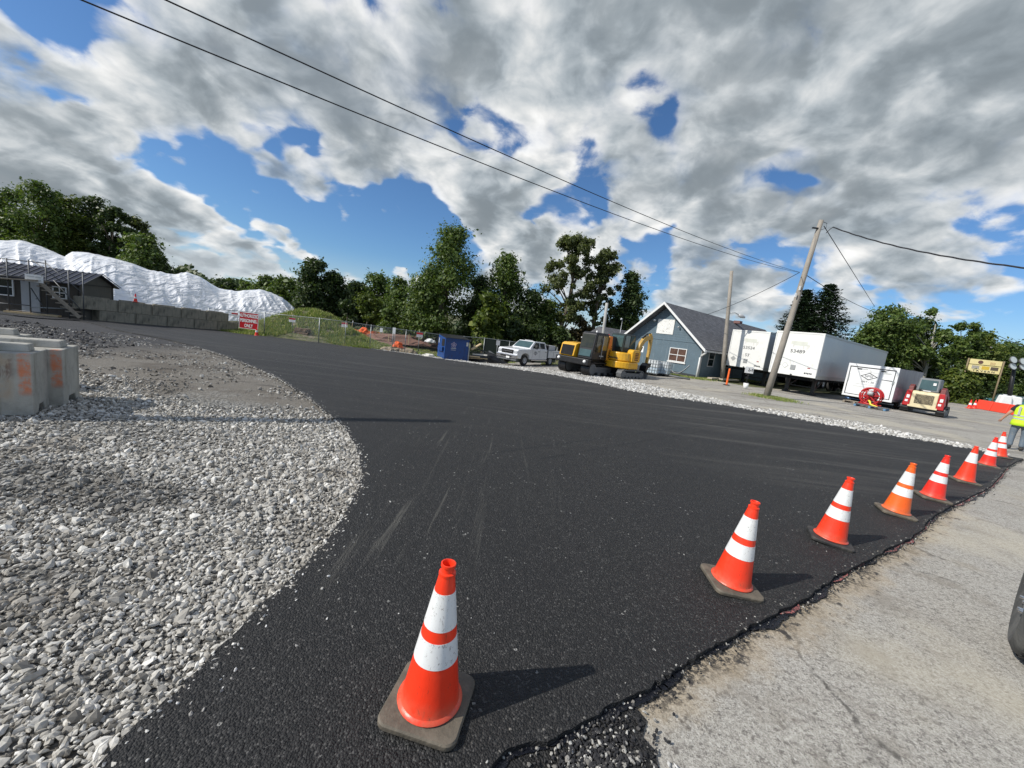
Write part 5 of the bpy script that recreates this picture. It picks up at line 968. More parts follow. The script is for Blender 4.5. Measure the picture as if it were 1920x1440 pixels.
P3,b3,t3=pole((1128,660),(1138,568),33,.14,.12,'short pale concrete post rising behind the dump carrier','post',mat('pale_post',(.38,.38,.36),.8))
P4,b4,t4=pole((1838,745),(1860,625),54,.28,.22,'wooden utility pole standing behind the yellow tavern sign'); obj('transformer',MB().lathe([(0,-.6),(.30,-.6),(.32,.5),(0,.6)],14,Matrix.Translation(PT(1848,668,53.5)-b4)),M_ltgrey,P4,True)
o=thing('street_lamp','small distant lamp post against trees left of the blue gable','lamp post',PT(1162,625,38)); obj('post',MB().tube([(0,0,-2),(.05,0,1.3)],.03,6),M_galv,o,True); obj('lamp_head',MB().lathe([(0,.1),(.12,0),(.1,-.12),(0,-.14)],8,Matrix.Translation((-.05,0,1.4))),M_ltgrey,o,True)
M_wire=mat('wire_black',(.015,.015,.018),.6,bump=0)
def wire(a,b,sag,r,lab,n=40,wob=0):
    L=[]
    for k in range(n+1):
        q=k/n; p=a.lerp(b,q); p.z-=sag*4*q*(1-q); 
        if wob: p.z+=wob*math.sin(k*1.7)
        L.append(p-a)
    o=thing('overhead_wire',lab,'wire',a); obj('cable',MB().tube(L,r,6),M_wire,o,True); return o
hook=PT(1499,511,20.4)
S1=PT(-100,-105,3.5); S2=PT(30,-130,3.5)
wire(S1,hook,.3,.0075,'lower of the two long wires crossing the whole sky to the leaning pole'); wire(S2,hook+Vector((0,0,.02)),.25,.0075,'upper of the two long wires crossing the sky to the leaning pole')
S3=PT(1545,424,20.6); wire(S3,PT(1640,575,44),-.0,.02,'straight guy wire from the leaning pole down to the right trees'); wire(PT(1512,516,20.5),PT(1660,590,46),.3,.018,'thin wire from mid pole toward the right trees')
wire(hook,PT(1325,590,29.2),.15,.014,'service wire from the leaning pole to the blue building roof')
wire(PT(1562,426,20.3),PT(1990,510,11.),.25,.028,'thick black cable leaving the leaning pole toward the upper right',wob=.008)
wire(PT(1549,437,20.4),PT(1562,426,20.3),-.03,.018,'short looped jumper tying the thick cable to the leaning pole',8); wire(PT(1873,630,52),PT(1990,668,40),.2,.03,'faint wire at the right edge above the floodlights')
# ================================================================= SEMI TRAILERS
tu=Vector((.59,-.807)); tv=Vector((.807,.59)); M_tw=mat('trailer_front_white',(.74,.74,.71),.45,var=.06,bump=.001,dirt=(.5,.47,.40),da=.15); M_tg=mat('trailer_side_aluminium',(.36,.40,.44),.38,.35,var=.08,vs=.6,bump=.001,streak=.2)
def semi(cr_,label,num,extra):
    # origin: right front bottom-of-body corner projected to ground; x along front (left->right), y back
    w=2.6; hb=1.18; ht=3.96; L=15.9
    t=thing('semi_trailer',label,'semi trailer',(cr_.x-tu.x*w,cr_.y-tu.y*w,Z(cr_.x,cr_.y)),math.atan2(tu.y,tu.x))
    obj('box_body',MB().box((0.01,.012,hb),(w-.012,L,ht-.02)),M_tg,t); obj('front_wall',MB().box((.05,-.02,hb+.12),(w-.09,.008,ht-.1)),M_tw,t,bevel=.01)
    mb=MB(); mb.box((-.02,-.04,ht-.1),(w+.02,.05,ht)); mb.box((-.02,-.04,hb),(w+.02,.03,hb+.12)); mb.box((-.02,-.045,hb+.12),(.05,.04,ht-.1)); mb.box((w-.09,-.045,hb+.12),(w+.02,.10,ht-.1)); obj('front_frame',mb,M_tw,t,bevel=.012)
    obj('top_rail',MB().box((w-.01,.11,ht-.14),(w+.02,L,ht)).box((-.02,.11,ht-.14),(.01,L,ht)),M_galv,t); obj('bottom_rail',MB().box((w-.01,.11,hb-.05),(w+.025,L,hb+.18)).box((-.02,.11,hb-.05),(.01,L,hb+.18)),M_galv,t)
    obj('roof_skin',MB().box((.0,.06,ht-.018),(w,L,ht-.002)),M_ltgrey,t); obj('underframe',MB().box((.3,.3,hb-.22),(w-.3,L-.3,hb-.002)),M_dark,t)
    for x in(.55,w-.55):
        lg=obj('landing_leg',MB().box((x-.09,1.9,.1),(x+.09,2.1,hb-.2)),M_black,t); obj('foot',MB().box((x-.2,1.82,.0),(x+.2,2.18,.09)),M_black,lg)
    obj('leg_brace',MB().bar((.5,2,.5),(w-.5,2,.5),.06).bar((.5,2.0,.35),(.6,3.6,hb-.25),.06).bar((w-.5,2.0,.35),(w-.6,3.6,hb-.25),.06),M_black,t)
    for y in(L-3.4,L-2.1):
        for x in(.16,w-.16): wheel(t,(x,y,.5),.5,.3,axis='X',side=1 if x>1 else -1)
        obj('axle',MB().box((.3,y-.08,.42),(w-.3,y+.08,.58)),M_dark,t)
    obj('mud_flap',MB().box((.05,L-.9,.25),(.65,L-.87,hb-.1)).box((w-.65,L-.9,.25),(w-.05,L-.87,hb-.1)),M_dark,t)
    text('number_lettering',num,.30,M_text,t,face((w*.53,-.026,2.68 if extra else 2.72),(1,0,0)),ext=.003,sx=1.1)
    if extra: text('length_lettering',"53'",.30,M_text,t,face((w*.53,-.026,2.14),(1,0,0)),ext=.003)
    obj('faded_script',MB().box((w*.36,-.024,3.18),(w*.70,-.021,3.36)).box((w*.42,-.024,3.10),(w*.74,-.021,3.17)),mat('ghost_lettering',(.62,.63,.56),.5,bump=0),t)
    for x,m_ in((.42,M_ltgrey),(.86,M_wp)):
        mb=MB(); s=.2; mb.v=[(x-s,-.03,1.78),(x,-.03,1.58),(x+s,-.03,1.78),(x,-.03,1.98)]+[(x-s,-.021,1.78),(x,-.021,1.58),(x+s,-.021,1.78),(x,-.021,1.98)]; mb.f=[(0,1,2,3),(7,6,5,4),(0,4,5,1),(1,5,6,2),(2,6,7,3),(3,7,4,0)]; pc=obj('placard',mb,mat('placard_grey',(.33,.34,.34),.5,bump=0) if m_ is M_ltgrey else M_faint,t)
        if m_ is M_wp:
            mb=MB(); s=.155; mb.v=[(x-s,-.034,1.78),(x,-.034,1.78-s),(x+s,-.034,1.78),(x,-.034,1.78+s)]; mb.f=[(0,1,2,3)]; obj('placard_face',mb,M_wp,pc)
    obj('document_box',MB().box((1.18,-.06,1.55),(1.45,-.021,1.85)),mat('box_grey',(.30,.31,.31),.5,bump=0),t,bevel=.01)
    mb=MB()
    for k in range(5): x=w-.62+k*.085; mb.box((x,-.030,1.36+.02*(k%2)),(x+.06,-.022,1.46))
    obj('small_marks',mb,M_text,t); obj('marker',MB().box((w-.5,-.03,1.72),(w-.36,-.022,1.78)),mat('marker_red',(.3,.04,.04),.5,bump=0),t); obj('gladhand',MB().box((w*.48,-.07,1.2),(w*.52,-.041,1.26)),M_black,t); obj('side_mark',MB().box((w+.0,.7,1.62),(w+.006,1.0,1.8)),M_ltgrey,t)
    return t
c=PT(1528,710,24.0); semi(Vector((c.x,c.y,0)),'nearer semi trailer numbered 53489, its long grey side in full view','53489',False)
c=PT(1430,693,28.2); semi(Vector((c.x,c.y,0)),"farther semi trailer numbered 53524 with 53' on its front, between the two poles",'53524',True)
g=G(1360,722)
o=thing('delineator_post','orange plastic post standing before trailer 53524','delineator',G(1362,722)); obj('post',MB().lathe([(0,1.12),(.05,1.10),(.055,1.0),(.06,.05),(.07,.0)],14),mat('delineator_orange',(.85,.14,.02),.5,bump=0),o,True); obj('base',MB().lathe([(0,.045),(.18,.04),(.22,.0)],16),M_black,o,True)
o=thing('bucket_sign','white bucket holding a small white sign reading #2-6','sign',G(1397,729)); obj('bucket',MB().lathe([(0,.01),(.12,.0),(.15,.36),(.14,.36),(.11,.03)],18),M_wp,o,True); obj('stake',MB().box((-.02,-.02,.05),(.02,.02,1.15)),M_black,o); obj('sign_panel',MB().box((-.27,-.035,1.0),(.27,-.021,1.40)),M_wp,o); text('lettering','#2-6',.26,M_text,o,face((0,-.037,1.2),(1,-.1,0)),bold=.006)
# ================================================================= BOX TRAILER
c0=PT(1580,738,24.6); c1=PT(1670,757,22.6); uu=Vector((c1.x-c0.x,c1.y-c0.y)); Wx=uu.length; uu.normalize(); zb=.42; Hb=1.98; Lx=4.4
bt=thing('box_trailer','white enclosed equipment trailer with a black diamond logo beside skid steer','box trailer',(c0.x,c0.y,0),math.atan2(uu.y,uu.x)); print('boxW',Wx,c0,c1)
M_bw=mat('box_trailer_white',(.76,.77,.77),.4,var=.05,bump=.001,dirt=(.5,.5,.48),da=.1); M_bs=mat('box_trailer_side',(.30,.29,.30),.5,var=.2,vs=1.5,bump=.001,streak=.5,dirt=(.18,.16,.17),da=.5)
obj('body',MB().box((0,.01,zb),(Wx-.012,Lx,zb+Hb)),M_bs,bt); mb=MB(); e=.1; mb.box((-.03,-.06,zb+Hb-.14),(Wx+.03,.0,zb+Hb+.02)).box((-.03,-.06,zb-.04),(Wx+.03,.0,zb+.08)).box((-.03,-.06,zb+.08),(.07,0,zb+Hb-.14)).box((Wx-.1,-.06,zb+.08),(Wx+.03,0.,zb+Hb-.14)); obj('rear_frame',mb,M_bw,bt,bevel=.01); obj('ramp_door',MB().box((.11,-.045,zb+.12),(Wx-.14,-.002,zb+Hb-.20)),M_bw,bt,bevel=.008); obj('door_gap',MB().box((.085,-.02,zb+.095),(Wx-.115,-.0015,zb+Hb-.175)),M_dark,bt)
for x in(.45,Wx-.75): obj('hinge',MB().box((x,-.075,zb+Hb-.30),(x+.22,-.046,zb+Hb-.24)),M_black,bt); 
obj('latch',MB().box((.08,-.08,zb+.9),(.13,-.061,zb+1.35)),M_galv,bt); obj('latch',MB().box((Wx-.16,-.08,zb+1.0),(Wx-.06,-.046,zb+1.2)),M_galv,bt); obj('vertical_batten',MB().box((Wx*.66,-.05,zb+.9),(Wx*.66+.03,-.046,zb+Hb-.25)),M_faint,bt)
obj('torn_corner',MB().add([(Wx-.65,-.052,zb+1.22),(Wx-.17,-.052,zb+1.22),(Wx-.17,-.052,zb+1.17),(Wx-.65,-.052,zb+1.19)],[(0,1,2,3)]),M_text,bt,fix=False)
diamond(bt,Wx*.46,zb+1.30,.42,.22,-.050,M_text,'SPSI',.20,tsx=1.2); text('lettering','ERT - 30',.15,M_text,bt,face((Wx*.46,-.049,zb+.95),(1,0,0)),sx=1.1)
obj('fine_print',MB().box((Wx*.22,-.05,zb+.78),(Wx*.7,-.046,zb+.80)).box((Wx*.18,-.05,zb+.62),(Wx*.78,-.046,zb+.64)).box((Wx*.28,-.05,zb+1.54),(Wx*.64,-.046,zb+1.56)).box((Wx*.3,-.05,zb+1.08),(Wx*.64,-.046,zb+1.095)),M_faint,bt); obj('tag_plate',MB().box((Wx*.74,-.055,zb+Hb-.42),(Wx*.88,-.046,zb+Hb-.34)).box((.7,-.055,zb+Hb-.3),(.95,-.046,zb+Hb-.24)),M_faint,bt)
obj('side_vinyl',MB().add([(Wx-.008,.15,zb+.15),(Wx-.008,1.4,zb+.15),(Wx-.008,1.6,zb+.8),(Wx-.008,.15,zb+.9)],[(0,1,2,3)]),mat('faded_vinyl',(.45,.30,.34),.5,var=.5,vs=3,bump=0),bt,fix=False)
for y in(1.6,2.4):
    for x in(.12,Wx-.12): wheel(bt,(x,y,.33),.33,.2,axis='X',side=1 if x>1 else -1)
obj('chassis',MB().box((.2,.2,zb-.15),(Wx-.2,Lx+1.0,zb-.002)),M_dark,bt)
# hose reel on pallets
rp=PT(1634,745,22.3); rp.z=0
po_=thing('pallet','pale plank pallet under the left of the red hose reel','pallet',G(1606,757),math.atan2(uu.y,uu.x),'pallets under the hose reel')
def palletmesh(t,w,d,m1,m2):
    mb=MB()
    for k in range(6): y=-d/2+d*k/6+.02; mb.box((-w/2,y,.11),(w/2,y+d/6-.05,.13))
    obj('deck_board',mb,m1,t); mb=MB()
    for x in(-w/2,-.05,w/2-.1): mb.box((x,-d/2,0),(x+.1,d/2,.108))
    obj('runner',mb,m2,t)
M_pb=mat('blue_pallet_paint',(.10,.22,.36),.7,bump=0); palletmesh(po_,1.1,.9,M_wood,M_wood)
pb_=thing('pallet','blue pallet carrying the red hose reel beside the box trailer','pallet',G(1633,765),math.atan2(uu.y,uu.x)+.1,'pallets under the hose reel'); palletmesh(pb_,1.35,.9,M_grey,M_pb)
o=thing('blue_tarp','folded blue and white sheet on the rear pallet','tarp',G(1606,754)+Vector((.1,.3,.14)),math.atan2(uu.y,uu.x)); obj('sheet',MB().box((-.45,-.3,0),(.5,.3,.09)),mat('tarp_blue',(.12,.25,.5),.5,var=.5,vs=5,bump=0),o,bevel=.03)
rl=thing('hose_reel','red spoked hose reel with a yellow hose standing on a blue pallet','hose reel',G(1633,764)+Vector((0,0.15,.14)),math.atan2(uu.y,uu.x)+.05)
for y in(-.2,.22):
    mb=MB(); mb.tube([(.46*math.cos(a),y,.50+.46*math.sin(a)) for a in [2*PI*k/28 for k in range(29)]],.05,8,False); 
    ro=obj('rim_ring',mb,M_red,rl,True); mb=MB()
    for k in range(6): a=PI*k/6*2+.2; mb.bar((.1*math.cos(a),y,.5+.1*math.sin(a)),(.44*math.cos(a),y,.5+.44*math.sin(a)),.07,.03,up=(0,1,0))
    obj('spoke',mb,M_red,ro)
obj('hub',MB().lathe([(0,-.28),(.13,-.28),(.16,-.1),(.16,.2),(0,.25)],14,Matrix.Translation((0,0,.5))@Matrix.Rotation(PI/2,4,'X')),M_red,rl,True); obj('wound_hose',MB().lathe([(.18,-.15),(.30,-.15),(.32,0),(.30,.15),(.18,.15)],18,Matrix.Translation((0,0,.5))@Matrix.Rotation(PI/2,4,'X')),mat('dark_red_hose',(.25,.02,.03),.6,bump=0),rl,True)
obj('reel_frame',MB().bar((-.45,-.25,.03),(.45,-.25,.03),.05).bar((-.45,.28,.03),(.45,.28,.03),.05).bar((-.4,-.25,.03),(0,-.25,.5),.05).bar((.4,-.25,.03),(0,-.25,.5),.05),M_red,rl); obj('motor',MB().lathe([(0,-.12),(.12,-.12),(.12,.1),(0,.1)],12,Matrix.Translation((.02,-.33,.66))@Matrix.Rotation(PI/2,4,'Y')),M_ltgrey,rl,True)
obj('yellow_hose',MB().tube([(.02,-.36,.25),(.1,-.4,.18),(.14,-.42,.05),(.3,-.45,.0),(.42,-.5,-.02),(.52,-.55,-.07)],.05,8),mat('yellow_hose',(.75,.62,.06),.5,bump=0),rl,True)
# ================================================================= SKID STEER (rear towards us at y=0; x right)
g=G(1689,766); g2=G(1764,783); su=Vector((g2.x-g.x,g2.y-g.y)).normalized(); print('skidW',(g2-g).length)
su=Vector((.60,-.80)); sk=thing('skid_steer','cream and red compact track loader seen from behind','skid steer',PT(1684,771,22.6),math.atan2(su.y,su.x)); sk.location.z=0; Ws=1.78
M_cream2=mat('cream_paint',(.66,.57,.36),.5,var=.1,bump=.001,dirt=(.35,.28,.18),da=.35)
def trk(y0,y1,x0,x1): pass
tk=bpy.data.objects.new('tracks_axis',None); COL.objects.link(tk); tk.parent=sk; tk.rotation_euler=(0,0,PI/2); tk.name='undercarriage'; tk.location=(0,0,0)
track(tk,.05,2.1,-.34,0,.28,M_black,lugs=22); track(tk,.05,2.1,-Ws,-Ws+.34,.28,M_black,lugs=22)
obj('belly',MB().box((.36,.12,.22),(Ws-.36,2.0,.62)),M_black,sk)
mb=MB(); mb.prism([(0,0)]*0 or [(-.02,.42),(.0,1.18),(.10,1.28),(.6,1.30),(.6,.42)],.36,Ws-.36,Matrix(((0,1,0,0),(1,0,0,0),(0,0,1,0),(0,0,0,1)))); obj('engine_door',mb,M_cream2,sk,bevel=.04)
m,t=newmat('grille_mesh'); w=t.co.outputs['Object']; k=t.vor(w,16.,'DISTANCE_TO_EDGE'); t.inp(t.b.inputs['Base Color'],t.mix(t.ss(k,.05,.12),(.30,.25,.15),(.05,.04,.025))); M_gm=m
obj('rear_grille',MB().box((.52,-.045,.58),(Ws-.52,-.022,1.10)),M_gm,sk,bevel=.01); obj('rear_bumper',MB().box((.30,-.06,.34),(Ws-.30,.05,.44)),M_cream2,sk,bevel=.01)
for a,b_ in((.10,.355),(Ws-.355,Ws-.10)):
    mb=MB(); mb.v=[(a-.04,-.03,.38),(b_,-.03,.38),(b_,-.0,1.28),(a+.04,.0,1.28),(a-.04,.7,.38),(b_,.7,.38),(b_,.6,1.28),(a+.04,.6,1.28)] if a<.5 else [(a,-.03,.38),(b_+.04,-.03,.38),(b_-.04,.0,1.28),(a,.0,1.28),(a,.7,.38),(b_+.04,.7,.38),(b_-.04,.6,1.28),(a,.6,1.28)]
    mb.f=[(0,1,2,3),(7,6,5,4),(0,4,5,1),(1,5,6,2),(2,6,7,3),(3,7,4,0)]; pn=obj('rear_panel',mb,M_red,sk,bevel=.02); mx=(a+b_)/2; obj('tail_lamp',MB().box((mx-.05,-.045,.82),(mx+.07,-.031,1.0)),M_wp,pn); obj('label_plate',MB().box((mx-.08,-.05,.6),(mx+.04,-.034,.72)),M_wp,pn)
mb=MB(); mb.v=[(.42,.25,1.30),(Ws-.42,.25,1.30),(Ws-.42,1.5,1.25),(.42,1.5,1.25),(.46,.42,2.06),(Ws-.46,.42,2.06),(Ws-.46,1.45,2.06),(.46,1.45,2.06)]; mb.f=[(0,1,5,4),(1,2,6,5),(2,3,7,6),(3,0,4,7),(4,5,6,7),(3,2,1,0)]; obj('cab',mb,mat('cab_grey',(.13,.145,.155),.5,bump=0),sk,bevel=.06)
quad('rear_window',[(.54,.262,1.40),(Ws-.54,.262,1.40),(Ws-.56,.39,1.95),(.56,.39,1.95)],M_glass2,sk,nrm=(0,-1,.2)); obj('window_sticker',MB().box((Ws-.72,.27,1.68),(Ws-.6,.30,1.82)),M_wp,sk)
for x0,x1 in((.16,.36),(Ws-.36,Ws-.16)): mb=MB(); mb.prism([(.1,1.1),(.15,1.5),(.5,1.62),(2.4,1.1),(2.6,.5),(2.35,.5),(2.2,.95),(.6,1.3)],x0,x1,Matrix(((0,1,0,0),(1,0,0,0),(0,0,1,0),(0,0,0,1)))); obj('lift_arm',mb,mat('arm_maroon',(.16,.04,.035),.55,bump=0),sk,bevel=.02)
obj('exhaust',MB().lathe([(.05,0),(.06,.12),(.04,.14),(0,.14)],10,Matrix.Translation((.62,.12,1.29))),M_black,sk,True); obj('handle_bar',MB().box((.75,.10,1.31),(1.05,.14,1.35)),M_wp,sk)
# ================================================================= FAR RIGHT
a=G(1832,768); b_=G(1916,784); 
o=thing('barrier','long low red water-filled plastic barrier at the lot entrance','barrier',a,math.atan2(b_.y-a.y,b_.x-a.x)); 
a2=PT(1832,767,36.5); b2_=PT(1925,786,32.5); dd=Vector((b2_.x-a2.x,b2_.y-a2.y)); o.location=(a2.x,a2.y,0); o.rotation_euler=(0,0,math.atan2(dd.y,dd.x)); Lb_=dd.length; n=3
for k in range(n): x0=Lb_*k/n; x1=Lb_*(k+1)/n-.04; obj('barrier_section',MB().add([(x0,-.28,0),(x1,-.28,0),(x1,.28,0),(x0,.28,0),(x0,-.12,.86),(x1,-.12,.86),(x1,.12,.86),(x0,.12,.86)],[(0,1,5,4),(1,2,6,5),(2,3,7,6),(3,0,4,7),(4,5,6,7),(3,2,1,0)]),M_red2,o,bevel=.05)
for i,(px,py,w_,lab) in enumerate([(1878,762,1.0,'left white plastic tank leaning behind the red barrier'),(1894,765,1.2,'right white plastic tank behind the red barrier')]):
    p=PT(px,py,38); o=thing('plastic_tank',lab,'tank',(p.x,p.y,0),rad(-20),'white tanks behind the barrier'); h=1.55; obj('tank',MB().add([(-w_*.55,-.4,0),(w_*.55,-.4,0),(w_*.5,.4,0),(-w_*.5,.4,0),(-w_*.30,-.3,h),(w_*.40,-.3,h),(w_*.4,.3,h),(-w_*.3,.3,h)],[(0,1,5,4),(1,2,6,5),(2,3,7,6),(3,0,4,7),(4,5,6,7),(3,2,1,0)]),M_wp,o,bevel=.1); obj('cap',MB().lathe([(0,.1),(.14,.1),(.15,0)],10,Matrix.Translation((0,0,h))),M_ltgrey,o,True)
o=thing('parked_car','dark teal vehicle roof glimpsed behind the white tanks','car',(PT(1892,757,48).x,48,0),rad(-35)); obj('body',MB().prism([(-2.2,.35),(-2.2,.85),(-1.4,.95),(1.5,.95),(2.2,.8),(2.2,.35)],-.85,.85),mat('teal_car',(.05,.16,.18),.3,bump=0),o,bevel=.08); obj('cabin',MB().add([(-1.5,-.78,.95),(1.3,-.78,.95),(1.3,.78,.95),(-1.5,.78,.95),(-1.1,-.6,1.6),(.8,-.6,1.6),(.8,.6,1.6),(-1.1,.6,1.6)],[(0,1,5,4),(1,2,6,5),(2,3,7,6),(3,0,4,7),(4,5,6,7),(3,2,1,0)]),M_glass2,o,bevel=.06)
for x in(-1.4,1.4):
    for y in(-.75,.75): wheel(o,(x,y,.33),.33,.2,side=-1 if y<0 else 1)
# yellow tavern sign
sp0=PT(1848,680,42); o=thing('tavern_sign','pale yellow two-part sign on tall thin posts','sign',(sp0.x,sp0.y,0),rad(-33)); zt=PT(1848,676,42).z; zm=PT(1848,686,42).z; zb_=PT(1848,698,42).z; 
M_ys=mat('pale_yellow_sign',(.72,.62,.30),.5,var=.06,bump=0); w=1.15
obj('upper_panel',MB().box((-w,-.1,zm+.06),(w,.1,zt+.05)),M_ys,o,bevel=.02); obj('lower_panel',MB().box((-w,-.1,zb_-.1),(w,.1,zm-.0)),M_ys,o,bevel=.02)
text('lettering','T A V E R N',.25,M_text,o,face((0,-.106,zb_+.05),(1,0,0)),sx=1.25,bold=.006)
obj('round_emblem',MB().lathe([(0,.01),(.19,.01),(.19,0)],16,Matrix.Translation((-.38,-.101,zm+.32))@Matrix.Rotation(PI/2,4,'X')),mat('emblem_dark',(.12,.06,.05),.5,bump=0),o); obj('crest',MB().box((.3,-.112,zm+.14),(.68,-.101,zm+.42)),mat('crest_ochre',(.55,.42,.2),.5,bump=0),o)
for x,c_ in((-.65,(.35,.33,.28)),(.08,(.60,.42,.05)),(.72,(.10,.08,.06))): obj('sponsor_panel',MB().box((x-.28,-.112,zb_+.24),(x+.26,-.101,zm-.07)),mat('sponsor_patch',c_,.5,bump=0),o)
for x in(-w-.12,w+.12): obj('post',MB().tube([(x,0,-.1),(x,0,zt+.1)],.07,8),mat('sign_post_tan',(.22,.17,.10),.7),o,True)
# floodlight cluster
p=PT(1893,752,40); o=thing('light_tower','cluster of four round floodlights on a dark mast at the right edge','light tower',(p.x,p.y,0)); q=PT(1900,690,40); obj('mast',MB().tube([(0,0,0),(q.x-p.x,0,q.z+.6)],[.22,.12],10),M_black,o,True)
for px,py in((1899,675),(1898,687),(1917,678),(1917,688)): f=PT(px,py,39.7); fl=obj('floodlight',MB().lathe([(0,-.2),(.18,-.2),(.37,.06),(.37,.1),(.33,.1)],18,Matrix.Translation((f.x-p.x,f.y-p.y,f.z))@Matrix.Rotation(rad(70),4,'X')),M_grey,o,True); obj('lens',MB().lathe([(0,.085),(.33,.085)],18,Matrix.Translation((f.x-p.x,f.y-p.y,f.z))@Matrix.Rotation(rad(70),4,'X')),mat('lamp_lens',(.45,.5,.5),.1,bump=0),fl)
obj('cross_arm',MB().bar((q.x-p.x-.6,-.1,q.z+.2),(q.x-p.x+1.4,-.1,q.z+.25),.12),M_black,o)
p=PT(1781,748,58); o=thing('mailbox','small white box on a short post at the lawn edge','mailbox',(p.x,p.y,0)); obj('post',MB().box((-.1,-.1,0),(.1,.1,.75)),M_wp,o); obj('box',MB().box((-.3,-.35,.75),(.3,.35,1.2)),M_wp,o,bevel=.1)
o=thing('boulder_mower','small machine parked in the grass right of the skid steer','machine',(PT(1766,739,48).x,48,0),rad(20)); obj('body',MB().box((-.4,-.3,.3),(.5,.3,.8)),M_grey,o,bevel=.08); o.name='lawn_mower'
for x in(-.35,.4):
    for y in(-.3,.3): wheel(o,(x,y,.2),.2,.12,side=-1 if y<0 else 1,n=14)
obj('hood',MB().box((-.35,-.25,.8),(.1,.25,1.1)),M_wp,o,bevel=.06)
# ================================================================= WHEEL at the right edge
c=G(1957,1243); wt=thing('loader_wheel','dark knobbed tyre with bright wheel bolts cut off by the right picture edge','wheel',(c.x,c.y,.43),rad(-52))
Mx=Matrix.Rotation(-PI/2,4,'Y'); r=.43; h=.17
obj('tyre',MB().lathe([(.22,-h*.8),(.36,-h),(.41,-h*.85),(r,-h*.6),(r,h*.6),(.41,h*.85),(.36,h),(.22,h*.8)],48,Mx),mat('dusty_tyre',(.05,.052,.052),.8,bump=.006,bs=50,dirt=(.16,.16,.15),da=.8),wt,True,autosmooth=40); mb=MB()
for k in range(40):
    a=2*PI*k/40
    for y,s in((0.,.0),): mb.cb((0,0,0),(.24,.035,.008),Matrix.Rotation(a+s,4,'X')@Matrix.Translation((y,0,r+.003)))
obj('tread_block',mb,M_tyre,wt); obj('rim',MB().lathe([(.22,h*.8),(.20,h*.4),(.0,h*.4)],30,Mx),M_grey,wt,True)
mb=MB()
for k in range(8): a=2*PI*k/8+.2; mb.lathe([(0,.10),(.012,.10),(.014,0)],10,Matrix.Translation((-h*.4,.14*math.cos(a),.14*math.sin(a)))@Mx)
for k in range(8): a=2*PI*k/8; 
obj('wheel_bolt',mb,M_chrome,wt,True)
# ================================================================= TREES
def leafmat(name,cols,trans=.28):
    m,t=newmat(name); g=t.node('ShaderNodeNewGeometry'); r=g.outputs['Random Per Island']; v=t.co.outputs['Object']
    c=t.ramp(r,cols); n=t.noise(v,.55,3,.6); c=t.mix(1.,c,t.mix(n,(.65,.65,.6),(1.4,1.35,1.2)),'MULTIPLY')
    t.inp(t.b.inputs['Base Color'],c); t.b.inputs['Roughness'].default_value=.5; t.b.inputs['Specular IOR Level'].default_value=.35
    tr_=t.node('ShaderNodeBsdfTranslucent'); t.inp(tr_.inputs[0],t.mix(1.,c,(1.5,1.6,.8),'MULTIPLY')); mx=t.node('ShaderNodeMixShader'); mx.inputs[0].default_value=trans
    t.l.new(t.b.outputs[0],mx.inputs[1]); t.l.new(tr_.outputs[0],mx.inputs[2]); t.l.new(mx.outputs[0],t.out.inputs[0]); return m
LM={'mid':leafmat('leaf_mid_green',[(0,(.042,.078,.018)),(.6,(.088,.14,.034)),(1,(.16,.21,.058))]),
    'dark':leafmat('leaf_dark_green',[(0,(.022,.044,.014)),(.6,(.045,.075,.023)),(1,(.085,.12,.036))]),
    'bright':leafmat('leaf_yellow_green',[(0,(.045,.075,.014)),(.6,(.085,.125,.022)),(1,(.16,.19,.045))]),
    'olive':leafmat('leaf_olive',[(0,(.05,.068,.022)),(.6,(.10,.125,.046)),(1,(.17,.195,.085))]),
    'brown':leafmat('leaf_brownish',[(0,(.05,.042,.02)),(.6,(.10,.08,.035)),(1,(.16,.13,.07))]),
    'fir':leafmat('fir_needles',[(0,(.012,.026,.014)),(.6,(.022,.042,.022)),(1,(.04,.062,.03))],.1)}
M_bark=mat('bark',(.13,.105,.08),.9,var=.35,vs=4,bump=.02,bs=14); M_barkp=mat('pale_bark',(.30,.29,.25),.9,var=.35,vs=4,bump=.02,bs=14)
def cards(name,P,S,N,m,parent=None,asp=1.7,kind=None):
    P=np.asarray(P);n=len(P);S=np.asarray(S).reshape(-1,1); N=np.asarray(N); N=N/np.linalg.norm(N,axis=1)[:,None]
    a=rng.normal(size=(n,3)); U=np.cross(N,a); U/=np.linalg.norm(U,axis=1)[:,None]; V=np.cross(N,U)
    L=S*asp*.5; w=S*.5; bend=N*S*.18
    vs=np.stack([P-U*L-bend,P-V*w+bend*.4,P+U*L-bend,P+V*w+bend*.4],1).reshape(-1,3)
    me=bpy.data.meshes.new(name); me.vertices.add(4*n); me.vertices.foreach_set('co',vs.ravel()); me.loops.add(4*n); me.loops.foreach_set('vertex_index',np.arange(4*n,dtype=np.int32)); me.polygons.add(n); me.polygons.foreach_set('loop_start',np.arange(0,4*n,4,dtype=np.int32)); me.polygons.foreach_set('loop_total',np.full(n,4,np.int32)); me.update(calc_edges=True)
    o=link(name,me,m,parent)
    if kind: o['kind']=kind
    return o
